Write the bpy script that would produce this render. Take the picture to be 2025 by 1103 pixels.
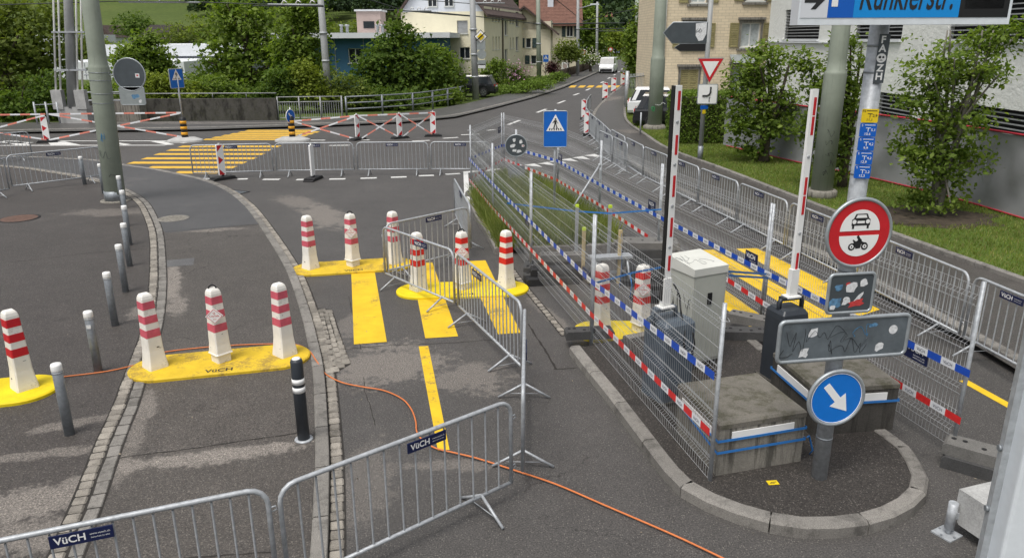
import bpy, bmesh, math, random
import numpy as np
from mathutils import Vector, Matrix
R = math.radians
random.seed(7)
for o in list(bpy.data.objects): bpy.data.objects.remove(o)
SC = bpy.context.scene
C = SC.collection

# ---------------------------------------------------------------- camera
CAM_H, FPX, PITCH, ROLL = 4.4, 1500.0, R(17.6), R(-0.25)
PW, PH = 2025.0, 1103.0
FWD = Vector((0, math.cos(PITCH), -math.sin(PITCH)))
_u = Vector((0, math.sin(PITCH), math.cos(PITCH))); _x = Vector((1, 0, 0))
RGT = _x*math.cos(ROLL) + _u*math.sin(ROLL)
UPV = -_x*math.sin(ROLL) + _u*math.cos(ROLL)
cd = bpy.data.cameras.new('camera'); cam = bpy.data.objects.new('camera', cd); C.objects.link(cam)
cd.sensor_width = 36.0; cd.lens = 36.0*FPX/PW; cd.clip_start = 0.05; cd.clip_end = 3000
cam.matrix_world = Matrix(((RGT.x, UPV.x, -FWD.x, 0), (RGT.y, UPV.y, -FWD.y, 0), (RGT.z, UPV.z, -FWD.z, CAM_H), (0, 0, 0, 1)))
SC.camera = cam

# ---------------------------------------------------------------- world, sun, exposure
SUN_EL, SUN_AZ = R(66), R(215)
w = bpy.data.worlds.new('World'); SC.world = w; w.use_nodes = True
nt = w.node_tree; bg = nt.nodes['Background']
sky = nt.nodes.new('ShaderNodeTexSky'); sky.sky_type = 'NISHITA'; sky.sun_disc = False
sky.sun_elevation = SUN_EL; sky.sun_rotation = SUN_AZ; sky.air_density = 1.0; sky.dust_density = 4.0; sky.ozone_density = 1.0
hs = nt.nodes.new('ShaderNodeHueSaturation'); hs.inputs['Saturation'].default_value = 0.25
nt.links.new(sky.outputs[0], hs.inputs['Color']); nt.links.new(hs.outputs[0], bg.inputs['Color'])
bg.inputs['Strength'].default_value = 0.10
sd = bpy.data.lights.new('sun', 'SUN'); sun = bpy.data.objects.new('sun', sd); C.objects.link(sun)
sd.energy = 1.5; sd.angle = R(26); sd.color = (1.0, 0.96, 0.9)
# sky sun_rotation is measured from +Y towards +X
sdir = Vector((math.sin(SUN_AZ)*math.cos(SUN_EL), math.cos(SUN_AZ)*math.cos(SUN_EL), math.sin(SUN_EL)))
sun.rotation_euler = sdir.to_track_quat('Z', 'Y').to_euler(); sun.location = (0, 0, 60)
vs = SC.view_settings; vs.view_transform = 'Standard'; vs.look = 'None'; vs.gamma = 1; vs.exposure = 0.66; vs.use_curve_mapping = False
SC.render.engine = 'CYCLES'

# ---------------------------------------------------------------- pixel helpers (a pixel gives a direction only)
def ray(px, py): return FWD + RGT*((px-PW/2)/FPX) - UPV*((py-PH/2)/FPX)
def G(px, py, z=0.0):
    d = ray(px, py); t = (z-CAM_H)/d.z
    return Vector((d.x*t, d.y*t, z))
def AT(px, py, Y):
    d = ray(px, py); t = Y/d.y
    return Vector((d.x*t, Y, CAM_H+d.z*t))
def HZ(base, py):                      # height of the point on the vertical through base seen at row py
    lo, hi = -5.0, min(60.0, CAM_H+base[1]*2.2)
    for _ in range(50):
        m = (lo+hi)/2; X = Vector((base[0], base[1], m-CAM_H)); y = PH/2-FPX*X.dot(UPV)/X.dot(FWD)
        if y > py: lo = m
        else: hi = m
    return lo

# ---------------------------------------------------------------- materials
MATS = {}
def nodes(name):
    m = bpy.data.materials.new(name); m.use_nodes = True; MATS[name] = m
    n = m.node_tree; return m, n, n.nodes['Principled BSDF'], n.nodes, n.links
def NN(n, t, **k):
    x = n.nodes.new(t)
    for a, b in k.items(): setattr(x, a, b)
    return x
def rgb(c, f=1.0): return (min(1, c[0]*f), min(1, c[1]*f), min(1, c[2]*f), 1)
def noise(n, scale, detail=4, rough=.6, coord='Object', vec=None, dist=0):
    t = NN(n, 'ShaderNodeTexNoise'); t.inputs['Scale'].default_value = scale; t.inputs['Detail'].default_value = detail
    t.inputs['Roughness'].default_value = rough; t.inputs['Distortion'].default_value = dist
    if vec is None:
        tc = n.nodes.get('TC') or NN(n, 'ShaderNodeTexCoord', name='TC'); vec = tc.outputs[coord]
    n.links.new(vec, t.inputs['Vector']); return t.outputs['Fac']
def ramp(n, fac, stops):
    r = NN(n, 'ShaderNodeValToRGB'); e = r.color_ramp.elements
    while len(e) < len(stops): e.new(.5)
    for i, (p, c) in enumerate(stops):
        e[i].position = p; e[i].color = c if len(c) == 4 else (*c, 1)
    n.links.new(fac, r.inputs[0]); return r.outputs[0]
def mix(n, f, a, b, mode='MIX'):
    x = NN(n, 'ShaderNodeMix', data_type='RGBA', blend_type=mode)
    if isinstance(f, (int, float)): x.inputs[0].default_value = f
    else: n.links.new(f, x.inputs[0])
    for i, v in ((6, a), (7, b)):
        if isinstance(v, tuple): x.inputs[i].default_value = v if len(v) == 4 else (*v, 1)
        else: n.links.new(v, x.inputs[i])
    return x.outputs[2]
def mth(n, op, a, b=None, clamp=False):
    x = NN(n, 'ShaderNodeMath', operation=op, use_clamp=clamp)
    for i, v in ((0, a), (1, b)):
        if v is None: continue
        if isinstance(v, (int, float)): x.inputs[i].default_value = v
        else: n.links.new(v, x.inputs[i])
    return x.outputs[0]
def sstep(n, v, a, b):
    x = NN(n, 'ShaderNodeMapRange', interpolation_type='SMOOTHSTEP'); n.links.new(v, x.inputs[0])
    x.inputs[1].default_value = a; x.inputs[2].default_value = b; return x.outputs[0]
def bump(n, h, strength=.3, dist=.01):
    b = NN(n, 'ShaderNodeBump'); b.inputs['Strength'].default_value = strength; b.inputs['Distance'].default_value = dist
    n.links.new(h, b.inputs['Height']); return b.outputs[0]
def M(name, col, rough=.6, metal=0, var=.12, scale=6, bmp=0, bscale=80, spec=.4, rnd=0.0, dirt=0.0):
    m, n, P, N, L = nodes(name)
    f = noise(n, scale)
    c = ramp(n, f, [(.3, rgb(col, 1-var)), (.7, rgb(col, 1+var))])
    if dirt:
        d = noise(n, scale*.6, 6, .75); dm = sstep(n, d, .56, .72)
        c = mix(n, mth(n, 'MULTIPLY', dm, dirt), c, (.07, .06, .045))
    if rnd:
        oi = NN(n, 'ShaderNodeObjectInfo'); rr = NN(n, 'ShaderNodeMapRange'); L.new(oi.outputs['Random'], rr.inputs[0])
        rr.inputs[3].default_value = 1-rnd; rr.inputs[4].default_value = 1+rnd
        hv = NN(n, 'ShaderNodeHueSaturation'); L.new(rr.outputs[0], hv.inputs['Value']); L.new(c, hv.inputs['Color']); c = hv.outputs[0]
    L.new(c, P.inputs['Base Color'])
    rf = noise(n, scale*2.3, 3); rm = NN(n, 'ShaderNodeMapRange'); L.new(rf, rm.inputs[0])
    rm.inputs[3].default_value = max(0.02, rough-.12); rm.inputs[4].default_value = min(1, rough+.12); L.new(rm.outputs[0], P.inputs['Roughness'])
    P.inputs['Metallic'].default_value = metal; P.inputs['Specular IOR Level'].default_value = spec
    if bmp: L.new(bump(n, noise(n, bscale, 5), bmp, .01), P.inputs['Normal'])
    return m
M('galv', (.40, .42, .44), .5, .3, .2, 22, .05, 90, dirt=.2)
M('galv_dark', (.24, .26, .28), .5, .4, .2, 12, .1, 60, dirt=.3)
M('wire', (.55, .56, .57), .45, .5, .1, 20)
def painted(name, col, dk=.5):
    m, n, P, N, L = nodes(name); tc = NN(n, 'ShaderNodeTexCoord', name='TC'); mp = NN(n, 'ShaderNodeMapping'); mp.inputs['Scale'].default_value = (9, 9, .45); L.new(tc.outputs['Object'], mp.inputs[0])
    c = ramp(n, noise(n, 1.3, 6, .7), [(.3, rgb(col, .86)), (.7, rgb(col, 1.12))]); s = sstep(n, noise(n, 1.5, 7, .75, vec=mp.outputs[0]), .52, .72)
    c = mix(n, mth(n, 'MULTIPLY', s, dk), c, rgb(col, .45)); sp = sstep(n, noise(n, 24, 4, .8), .66, .74); c = mix(n, mth(n, 'MULTIPLY', sp, .5), c, (.12, .085, .06))
    L.new(c, P.inputs['Base Color']); P.inputs['Roughness'].default_value = .55; L.new(bump(n, noise(n, 30, 3), .06, .01), P.inputs['Normal'])
painted('post_green', (.235, .265, .215))
painted('post_grey', (.30, .31, .31))
M('white', (.78, .78, .76), .5, 0, .05, 6, dirt=.12)
M('white_clean', (.8, .8, .79), .4, 0, .03, 6)
M('cream_white', (.74, .72, .67), .7, 0, .06, 7, .2, 60, dirt=.6)
M('red', (.52, .016, .024), .45, 0, .08, 8)
M('red_faded', (.56, .10, .14), .55, 0, .14, 9, dirt=.12)
M('red_bright', (.62, .025, .02), .45, 0, .08, 8)
M('blue', (.006, .12, .50), .4, 0, .06, 8)
M('tape_blue', (.012, .075, .46), .45, 0, .12, 14)
M('tape_red', (.64, .03, .03), .45, 0, .12, 14)
M('tape_white', (.74, .75, .77), .45, 0, .06, 14)
M('tape_pink', (.72, .25, .19), .5, 0, .2, 18)
M('black', (.012, .012, .013), .5, 0, .1, 8)
M('navy', (.008, .014, .062), .4, 0, .1, 10)
M('anthracite', (.032, .038, .047), .42, 0, .08, 6, dirt=.05)
M('housing_grey', (.095, .118, .145), .45, 0, .08, 5, dirt=.12)
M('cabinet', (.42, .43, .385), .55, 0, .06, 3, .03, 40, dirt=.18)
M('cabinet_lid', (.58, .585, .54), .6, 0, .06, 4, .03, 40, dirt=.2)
M('sign_back', (.075, .088, .098), .45, .2, .12, 5, dirt=.15)
M('sign_back_light', (.30, .33, .33), .5, .3, .12, 6, dirt=.2)
M('sign_rim', (.36, .39, .41), .45, .5, .12, 10)
M('rubber', (.02, .02, .021), .75, 0, .2, 14, .3, 60)
M('strap', (.03, .18, .5), .55, 0, .1, 20)
M('orange', (.58, .17, .05), .5, 0, .08, 12)
M('yellow_plate', (.72, .52, .012), .55, 0, .08, 8)
M('sticker_white', (.66, .67, .68), .5, 0, .2, 30, dirt=.4)
M('sticker_red', (.5, .05, .05), .5, 0, .2, 30, dirt=.3)
M('sticker_blue', (.10, .22, .36), .5, 0, .4, 30, dirt=.3)
M('ink', (.018, .018, .02), .6, 0, .1, 20)
M('ink_blue', (.03, .22, .45), .6, 0, .2, 20)
M('glass', (.025, .03, .035), .16, 0, .2, 2, spec=.35)
M('screen', (.012, .013, .015), .2, 0, .1, 2)
M('sign_sky', (.006, .25, .66), .4, 0, .03, 2)
M('sign_blue', (.004, .10, .47), .4, 0, .03, 2)
M('alu', (.70, .74, .78), .4, .1, .06, 14)
M('board_grey', (.62, .64, .68), .4, 0, .03, 3)
M('stake', (.52, .42, .24), .8, 0, .2, 14, .2, 60)
M('stake_tip', (.55, .72, .05), .6, 0, .1, 10)
M('bark', (.075, .06, .045), .9, 0, .35, 8, .6, 30)
M('bark_grey', (.14, .13, .11), .9, 0, .3, 8, .5, 30)
M('soil', (.05, .038, .026), .95, 0, .5, 5, .8, 30)
M('shutter_green', (.02, .05, .05), .6, 0, .15, 6)
M('shutter_olive', (.25, .22, .10), .75, 0, .2, 9, dirt=.4)
M('window_white', (.68, .69, .68), .5, 0, .04, 4)
M('curtain', (.42, .46, .47), .8, 0, .2, 6)
M('louvre', (.33, .34, .35), .5, .2, .1, 5)
M('dark', (.012, .012, .013), .8, 0, .2, 4)
M('red_trim', (.45, .03, .05), .6, 0, .1, 6)
M('car_black', (.012, .013, .015), .15, 0, .1, 2, spec=.7)
M('car_white', (.72, .73, .74), .2, 0, .03, 2, spec=.6)
M('car_blue', (.05, .08, .16), .2, 0, .05, 2, spec=.6)
M('tyre', (.018, .018, .018), .85, 0, .15, 10)
M('rim', (.3, .31, .32), .3, .8, .1, 6)
M('lamp_red', (.5, .01, .015), .2, 0, .05, 4)
M('lamp_clear', (.6, .62, .64), .1, 0, .05, 4)
M('orange_band', (.75, .36, .02), .5, 0, .05, 5)
M('hair_dark', (.02, .016, .013), .8)
M('skin', (.45, .28, .2), .6)
M('cloth_dark', (.025, .027, .035), .85, 0, .2, 10)

def worn(name, col, under, scale=3.0, amount=.5, thr=.58):      # paint worn through to what lies under it
    m, n, P, N, L = nodes(name)
    a = noise(n, scale, 8, .72); b = noise(n, scale*14, 5, .8)
    s = mth(n, 'ADD', mth(n, 'MULTIPLY', a, .65), mth(n, 'MULTIPLY', b, .35))
    f = sstep(n, s, thr, thr+.1)
    c = ramp(n, noise(n, scale*2.5, 5), [(.3, rgb(col, .86)), (.7, rgb(col, 1.08))])
    sp = sstep(n, noise(n, 130, 2, .5), .62, .7)
    c = mix(n, mth(n, 'MULTIPLY', sp, .35), c, rgb(col, .45))
    L.new(mix(n, mth(n, 'MULTIPLY', f, amount), c, (*under, 1)), P.inputs['Base Color'])
    P.inputs['Roughness'].default_value = .65; P.inputs['Specular IOR Level'].default_value = .3
    L.new(bump(n, noise(n, 220, 3), .25, .004), P.inputs['Normal']); return m
worn('yellow_paint', (.72, .47, .02), (.12, .10, .07), 1.3, .75, .53)
worn('yellow_far', (.66, .40, .05), (.16, .13, .09), 1.5, .5, .6)
worn('yellow_base', (.66, .45, .025), (.24, .16, .05), 2.2, .75, .50)
worn('yellow_fresh', (.76, .58, .01), (.4, .3, .04), 2.0, .3, .6)
worn('white_paint', (.62, .62, .6), (.15, .145, .14), 2.0, .6, .55)

def granite(name, col, var=.2):
    m, n, P, N, L = nodes(name)
    oi = NN(n, 'ShaderNodeObjectInfo')
    tc = NN(n, 'ShaderNodeTexCoord', name='TC')
    va = NN(n, 'ShaderNodeVectorMath', operation='ADD'); L.new(tc.outputs['Object'], va.inputs[0]); L.new(oi.outputs['Location'], va.inputs[1])
    sp = noise(n, 150, 3, .7, vec=va.outputs[0]); c = ramp(n, sp, [(.36, rgb(col, .55)), (.5, rgb(col, 1)), (.66, rgb(col, 1.35))])
    d = sstep(n, noise(n, 3.2, 8, .8, vec=va.outputs[0]), .45, .66); c = mix(n, mth(n, 'MULTIPLY', d, .7), c, rgb(col, .28))
    rr = NN(n, 'ShaderNodeMapRange'); L.new(oi.outputs['Random'], rr.inputs[0]); rr.inputs[3].default_value = 1-var; rr.inputs[4].default_value = 1+var
    hv = NN(n, 'ShaderNodeHueSaturation'); L.new(rr.outputs[0], hv.inputs['Value']); L.new(c, hv.inputs['Color']); L.new(hv.outputs[0], P.inputs['Base Color'])
    P.inputs['Roughness'].default_value = .75; P.inputs['Specular IOR Level'].default_value = .3
    L.new(bump(n, noise(n, 55, 5, .7, vec=va.outputs[0]), .5, .008), P.inputs['Normal']); return m
granite('sett', (.275, .252, .218), .25)
granite('kerb', (.215, .203, .185), .16)

def concrete(name, col, streak=True, moss=.0, dark=.6, ss=9):
    m, n, P, N, L = nodes(name)
    a = noise(n, 3, 8, .7); b = noise(n, 60, 4, .7)
    c = ramp(n, a, [(.3, rgb(col, .62)), (.55, rgb(col, 1)), (.75, rgb(col, 1.2))])
    c = mix(n, .35, c, ramp(n, b, [(.35, rgb(col, .5)), (.65, rgb(col, 1.3))]))
    if streak:
        tc = n.nodes.get('TC'); mp = NN(n, 'ShaderNodeMapping'); mp.inputs['Scale'].default_value = (ss, ss, .7); L.new(tc.outputs['Object'], mp.inputs[0])
        s = sstep(n, noise(n, 1.6, 6, .7, vec=mp.outputs[0]), .46, .66); c = mix(n, mth(n, 'MULTIPLY', s, dark), c, rgb(col, .16))
    if moss:
        s = sstep(n, noise(n, 4, 7, .75), .45, .62); c = mix(n, mth(n, 'MULTIPLY', s, moss), c, (.045, .045, .02))
    L.new(c, P.inputs['Base Color']); P.inputs['Roughness'].default_value = .85; P.inputs['Specular IOR Level'].default_value = .25
    L.new(bump(n, b, .5, .006), P.inputs['Normal']); return m
concrete('concrete', (.24, .225, .195), True, 0, .75)
concrete('concrete_mossy', (.17, .158, .135), False, .6)
concrete('concrete_dark', (.075, .07, .062), True, 0, .5)  # low tone puts the second block's shade into the colour; plinths share it
concrete('concrete_light', (.42, .42, .41), False)
concrete('concrete_wall', (.085, .08, .072), True, .3, .8, 1.6)
concrete('foot_dark', (.075, .075, .075), False)
concrete('foot_grey', (.17, .165, .155), False)

def plaster(name, col, sc=30, st=.4, var=.07):
    m, n, P, N, L = nodes(name)
    L.new(ramp(n, noise(n, .7, 6, .65), [(.3, rgb(col, 1-var)), (.7, rgb(col, 1+var))]), P.inputs['Base Color'])
    P.inputs['Roughness'].default_value = .9; P.inputs['Specular IOR Level'].default_value = .2
    L.new(bump(n, noise(n, sc, 4, .6), st, .03), P.inputs['Normal']); return m
plaster('plaster_cream', (.74, .69, .52)); plaster('plaster_ivory', (.68, .62, .48)); plaster('plaster_pale', (.62, .65, .70))
plaster('plaster_white', (.68, .69, .66), 7, 1.0); plaster('plaster_smooth', (.58, .60, .57), 30, .2); plaster('plaster_blue', (.045, .12, .20), 20, .1)
plaster('metal_white', (.62, .64, .66), 5, .05); plaster('metal_grey', (.27, .29, .33), 5, .05); plaster('plaster_pinkish', (.45, .36, .33)); plaster('roof_dark', (.045, .038, .038), 12, .4)
def brickwall(name, col):
    m, n, P, N, L = nodes(name)
    tc = NN(n, 'ShaderNodeTexCoord', name='TC'); sep = NN(n, 'ShaderNodeSeparateXYZ'); cb = NN(n, 'ShaderNodeCombineXYZ')
    L.new(tc.outputs['Object'], sep.inputs[0]); L.new(mth(n, 'ADD', sep.outputs[0], sep.outputs[1]), cb.inputs[0]); L.new(sep.outputs[2], cb.inputs[1])
    br = NN(n, 'ShaderNodeTexBrick'); L.new(cb.outputs[0], br.inputs['Vector']); br.inputs['Scale'].default_value = 1.0
    br.inputs['Brick Width'].default_value = .42; br.inputs['Row Height'].default_value = .16; br.inputs['Mortar Size'].default_value = .012
    br.inputs['Color1'].default_value = rgb(col, 1.05); br.inputs['Color2'].default_value = rgb(col, .93); br.inputs['Mortar'].default_value = rgb(col, .72)
    c = mix(n, mth(n, 'MULTIPLY', sstep(n, noise(n, .9, 7, .7), .5, .75), .35), br.outputs['Color'], rgb(col, .6))
    L.new(c, P.inputs['Base Color']); P.inputs['Roughness'].default_value = .9
    L.new(bump(n, noise(n, 14, 5), .5, .02), P.inputs['Normal'])
brickwall('brick_yellow', (.66, .56, .40))
def rooftile(name, col, sc):
    m, n, P, N, L = nodes(name)
    c = ramp(n, noise(n, 2.6, 6, .8), [(.3, rgb(col, .55)), (.5, rgb(col, 1)), (.7, rgb(col, 1.35))])
    L.new(c, P.inputs['Base Color']); P.inputs['Roughness'].default_value = .9
    L.new(bump(n, noise(n, 9, 4), .8, .05), P.inputs['Normal'])
rooftile('tile_red', (.15, .074, .054), 1); rooftile('tile_brown', (.085, .058, .052), 1); rooftile('tile_far', (.22, .10, .07), 1)

def asphalt(name, col, blobs, dry=(.20, .182, .165), wet=.55, speck=.85, cracks=()):
    m, n, P, N, L = nodes(name)
    tc = NN(n, 'ShaderNodeTexCoord', name='TC'); ob = tc.outputs['Object']
    sep = NN(n, 'ShaderNodeSeparateXYZ'); L.new(ob, sep.inputs[0])
    big = noise(n, .35, 6, .65); mid = noise(n, 2.2, 8, .78); fine = noise(n, 62, 3, .8); rag = noise(n, 9, 6, .8)
    c = ramp(n, big, [(.3, rgb(col, .82)), (.7, rgb(col, 1.18))])
    c = mix(n, .4, c, ramp(n, mid, [(.3, rgb(col, .68)), (.7, rgb(col, 1.32))]))
    dm = sstep(n, mth(n, 'ADD', mth(n, 'MULTIPLY', big, .6), mth(n, 'MULTIPLY', mid, .4)), .57, .68)
    dm = mth(n, 'MULTIPLY', dm, .22)
    for (bx, by, sx, sy, rz, k) in blobs:
        a = mth(n, 'SUBTRACT', sep.outputs[0], bx); b = mth(n, 'SUBTRACT', sep.outputs[1], by)
        cr, sr = math.cos(R(rz)), math.sin(R(rz))
        u = mth(n, 'DIVIDE', mth(n, 'ADD', mth(n, 'MULTIPLY', a, cr), mth(n, 'MULTIPLY', b, sr)), sx)
        v = mth(n, 'DIVIDE', mth(n, 'SUBTRACT', mth(n, 'MULTIPLY', b, cr), mth(n, 'MULTIPLY', a, sr)), sy)
        q = mth(n, 'SQRT', mth(n, 'ADD', mth(n, 'MULTIPLY', u, u), mth(n, 'MULTIPLY', v, v)))
        q = mth(n, 'ADD', q, mth(n, 'ADD', mth(n, 'MULTIPLY', mth(n, 'SUBTRACT', mid, .5), 3.2), mth(n, 'ADD', mth(n, 'MULTIPLY', mth(n, 'SUBTRACT', rag, .5), 2.4), mth(n, 'MULTIPLY', mth(n, 'SUBTRACT', fine, .5), 1.3))))
        s = mth(n, 'SUBTRACT', 1.0, sstep(n, q, .78, 1.05)); dm = mth(n, 'MAXIMUM', dm, mth(n, 'MULTIPLY', s, k))
    c = mix(n, dm, c, (*dry, 1))
    oil = sstep(n, noise(n, 1.7, 3, .55), .66, .73); c = mix(n, mth(n, 'MULTIPLY', oil, .45), c, rgb(col, .5))
    sp = ramp(n, fine, [(.36, (.4,)*3), (.47, (.95,)*3), (.56, (1.05, 1.05, 1.05)), (.66, (2.6, 2.5, 2.35))])
    c = mix(n, speck, c, mix(n, 1.0, c, sp, 'MULTIPLY'))
    vs_ = NN(n, 'ShaderNodeTexVoronoi'); vs_.inputs['Scale'].default_value = 52; L.new(ob, vs_.inputs['Vector'])
    sc_ = NN(n, 'ShaderNodeSeparateColor'); L.new(vs_.outputs['Color'], sc_.inputs[0])
    pk = mth(n, 'MULTIPLY', mth(n, 'SUBTRACT', 1.0, sstep(n, vs_.outputs['Distance'], .22, .42)), sstep(n, sc_.outputs[0], .70, .78))
    c = mix(n, mth(n, 'MULTIPLY', pk, speck*.6), c, (.27, .25, .225))
    pk2 = mth(n, 'MULTIPLY', mth(n, 'SUBTRACT', 1.0, sstep(n, vs_.outputs['Distance'], .3, .5)), sstep(n, sc_.outputs[1], .55, .62))
    c = mix(n, mth(n, 'MULTIPLY', pk2, speck*.5), c, rgb(col, .35))
    if cracks:
        ck = None
        vor = NN(n, 'ShaderNodeTexVoronoi', feature='DISTANCE_TO_EDGE'); vor.inputs['Scale'].default_value = cracks[0]
        dv = NN(n, 'ShaderNodeVectorMath', operation='ADD'); nz = NN(n, 'ShaderNodeTexNoise'); nz.inputs['Scale'].default_value = 3; nz.inputs['Detail'].default_value = 6
        L.new(ob, nz.inputs['Vector']); sc2 = NN(n, 'ShaderNodeVectorMath', operation='SCALE'); sc2.inputs['Scale'].default_value = .5
        L.new(nz.outputs['Color'], sc2.inputs[0]); L.new(ob, dv.inputs[0]); L.new(sc2.outputs[0], dv.inputs[1]); L.new(dv.outputs[0], vor.inputs['Vector'])
        ck = mth(n, 'SUBTRACT', 1.0, sstep(n, vor.outputs['Distance'], .0, .004))
        ck = mth(n, 'MULTIPLY', ck, sstep(n, noise(n, .22, 3), .5, .58))
        c = mix(n, mth(n, 'MULTIPLY', ck, cracks[1]), c, (.015, .014, .013))
    L.new(c, P.inputs['Base Color'])
    rm = NN(n, 'ShaderNodeMapRange'); L.new(dm, rm.inputs[0]); rm.inputs[3].default_value = wet; rm.inputs[4].default_value = .92
    L.new(rm.outputs[0], P.inputs['Roughness']); P.inputs['Specular IOR Level'].default_value = .22
    L.new(bump(n, fine, .55, .006), P.inputs['Normal']); return m

def foliage(name, cols, trans=.35):
    m = bpy.data.materials.new(name); m.use_nodes = True; MATS[name] = m; n = m.node_tree
    for x in list(n.nodes): n.nodes.remove(x)
    L = n.links; out = NN(n, 'ShaderNodeOutputMaterial'); geo = NN(n, 'ShaderNodeNewGeometry')
    k = len(cols); c = ramp(n, geo.outputs['Random Per Island'], [(i/(k-1), cc) for i, cc in enumerate(cols)])
    nz = noise(n, .9, 3); c = mix(n, 1.0, c, ramp(n, nz, [(.28, (.68, .72, .66)), (.5, (1.0, 1.0, 1.0)), (.72, (1.35, 1.3, 1.15))]), 'MULTIPLY')
    d = NN(n, 'ShaderNodeBsdfPrincipled'); L.new(c, d.inputs['Base Color']); d.inputs['Roughness'].default_value = .6; d.inputs['Specular IOR Level'].default_value = .15
    t = NN(n, 'ShaderNodeBsdfTranslucent'); L.new(mix(n, 1.0, c, (1.3, 1.35, .6), 'MULTIPLY'), t.inputs['Color'])
    x = NN(n, 'ShaderNodeMixShader'); x.inputs[0].default_value = trans; L.new(d.outputs[0], x.inputs[1]); L.new(t.outputs[0], x.inputs[2]); L.new(x.outputs[0], out.inputs[0]); return m
foliage('leaf_mid', [(.066, .112, .018), (.115, .178, .028), (.17, .24, .046), (.235, .31, .08)], .47)
foliage('leaf_dark', [(.05, .092, .018), (.088, .145, .026), (.145, .21, .045)], .45)
foliage('leaf_fresh', [(.09, .15, .025), (.13, .20, .035), (.18, .26, .05)])
foliage('leaf_olive', [(.088, .125, .026), (.14, .185, .04), (.205, .25, .06)], .47)
foliage('leaf_yellow', [(.13, .17, .02), (.17, .22, .03), (.23, .28, .045)])
foliage('leaf_purple', [(.05, .02, .025), (.07, .025, .03), (.09, .04, .045)], .2)
foliage('leaf_wood', [(.028, .05, .02), (.04, .07, .028), (.06, .095, .035)], .15)
foliage('leaf_wood_dark', [(.02, .036, .018), (.028, .05, .024), (.04, .065, .03)], .1)
foliage('blade', [(.11, .165, .025), (.155, .215, .035), (.22, .26, .07), (.25, .22, .10)], .35)
foliage('blade_tall', [(.11, .16, .03), (.18, .23, .055), (.29, .30, .12)], .4)
foliage('petal_pink', [(.4, .22, .35), (.5, .3, .42)], .2); foliage('petal_white', [(.6, .6, .55), (.7, .7, .66)], .2)

def grassmat(name, a, b, c3, sc=3):
    m, n, P, N, L = nodes(name)
    c = ramp(n, noise(n, sc, 6, .7), [(.3, rgb(a)), (.5, rgb(b)), (.72, rgb(c3))])
    c = mix(n, .5, c, ramp(n, noise(n, sc*20, 4, .8), [(.3, rgb(a, .5)), (.7, rgb(b, 1.5))]))
    L.new(c, P.inputs['Base Color']); P.inputs['Roughness'].default_value = .95; P.inputs['Specular IOR Level'].default_value = .15
    L.new(bump(n, noise(n, sc*25, 5), .9, .03), P.inputs['Normal'])
grassmat('lawn', (.055, .085, .018), (.085, .13, .025), (.12, .16, .04), 1.2)
grassmat('meadow', (.055, .082, .02), (.078, .108, .026), (.115, .135, .04), .022)
grassmat('earth', (.05, .06, .025), (.07, .08, .03), (.09, .10, .045), .5)

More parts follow.
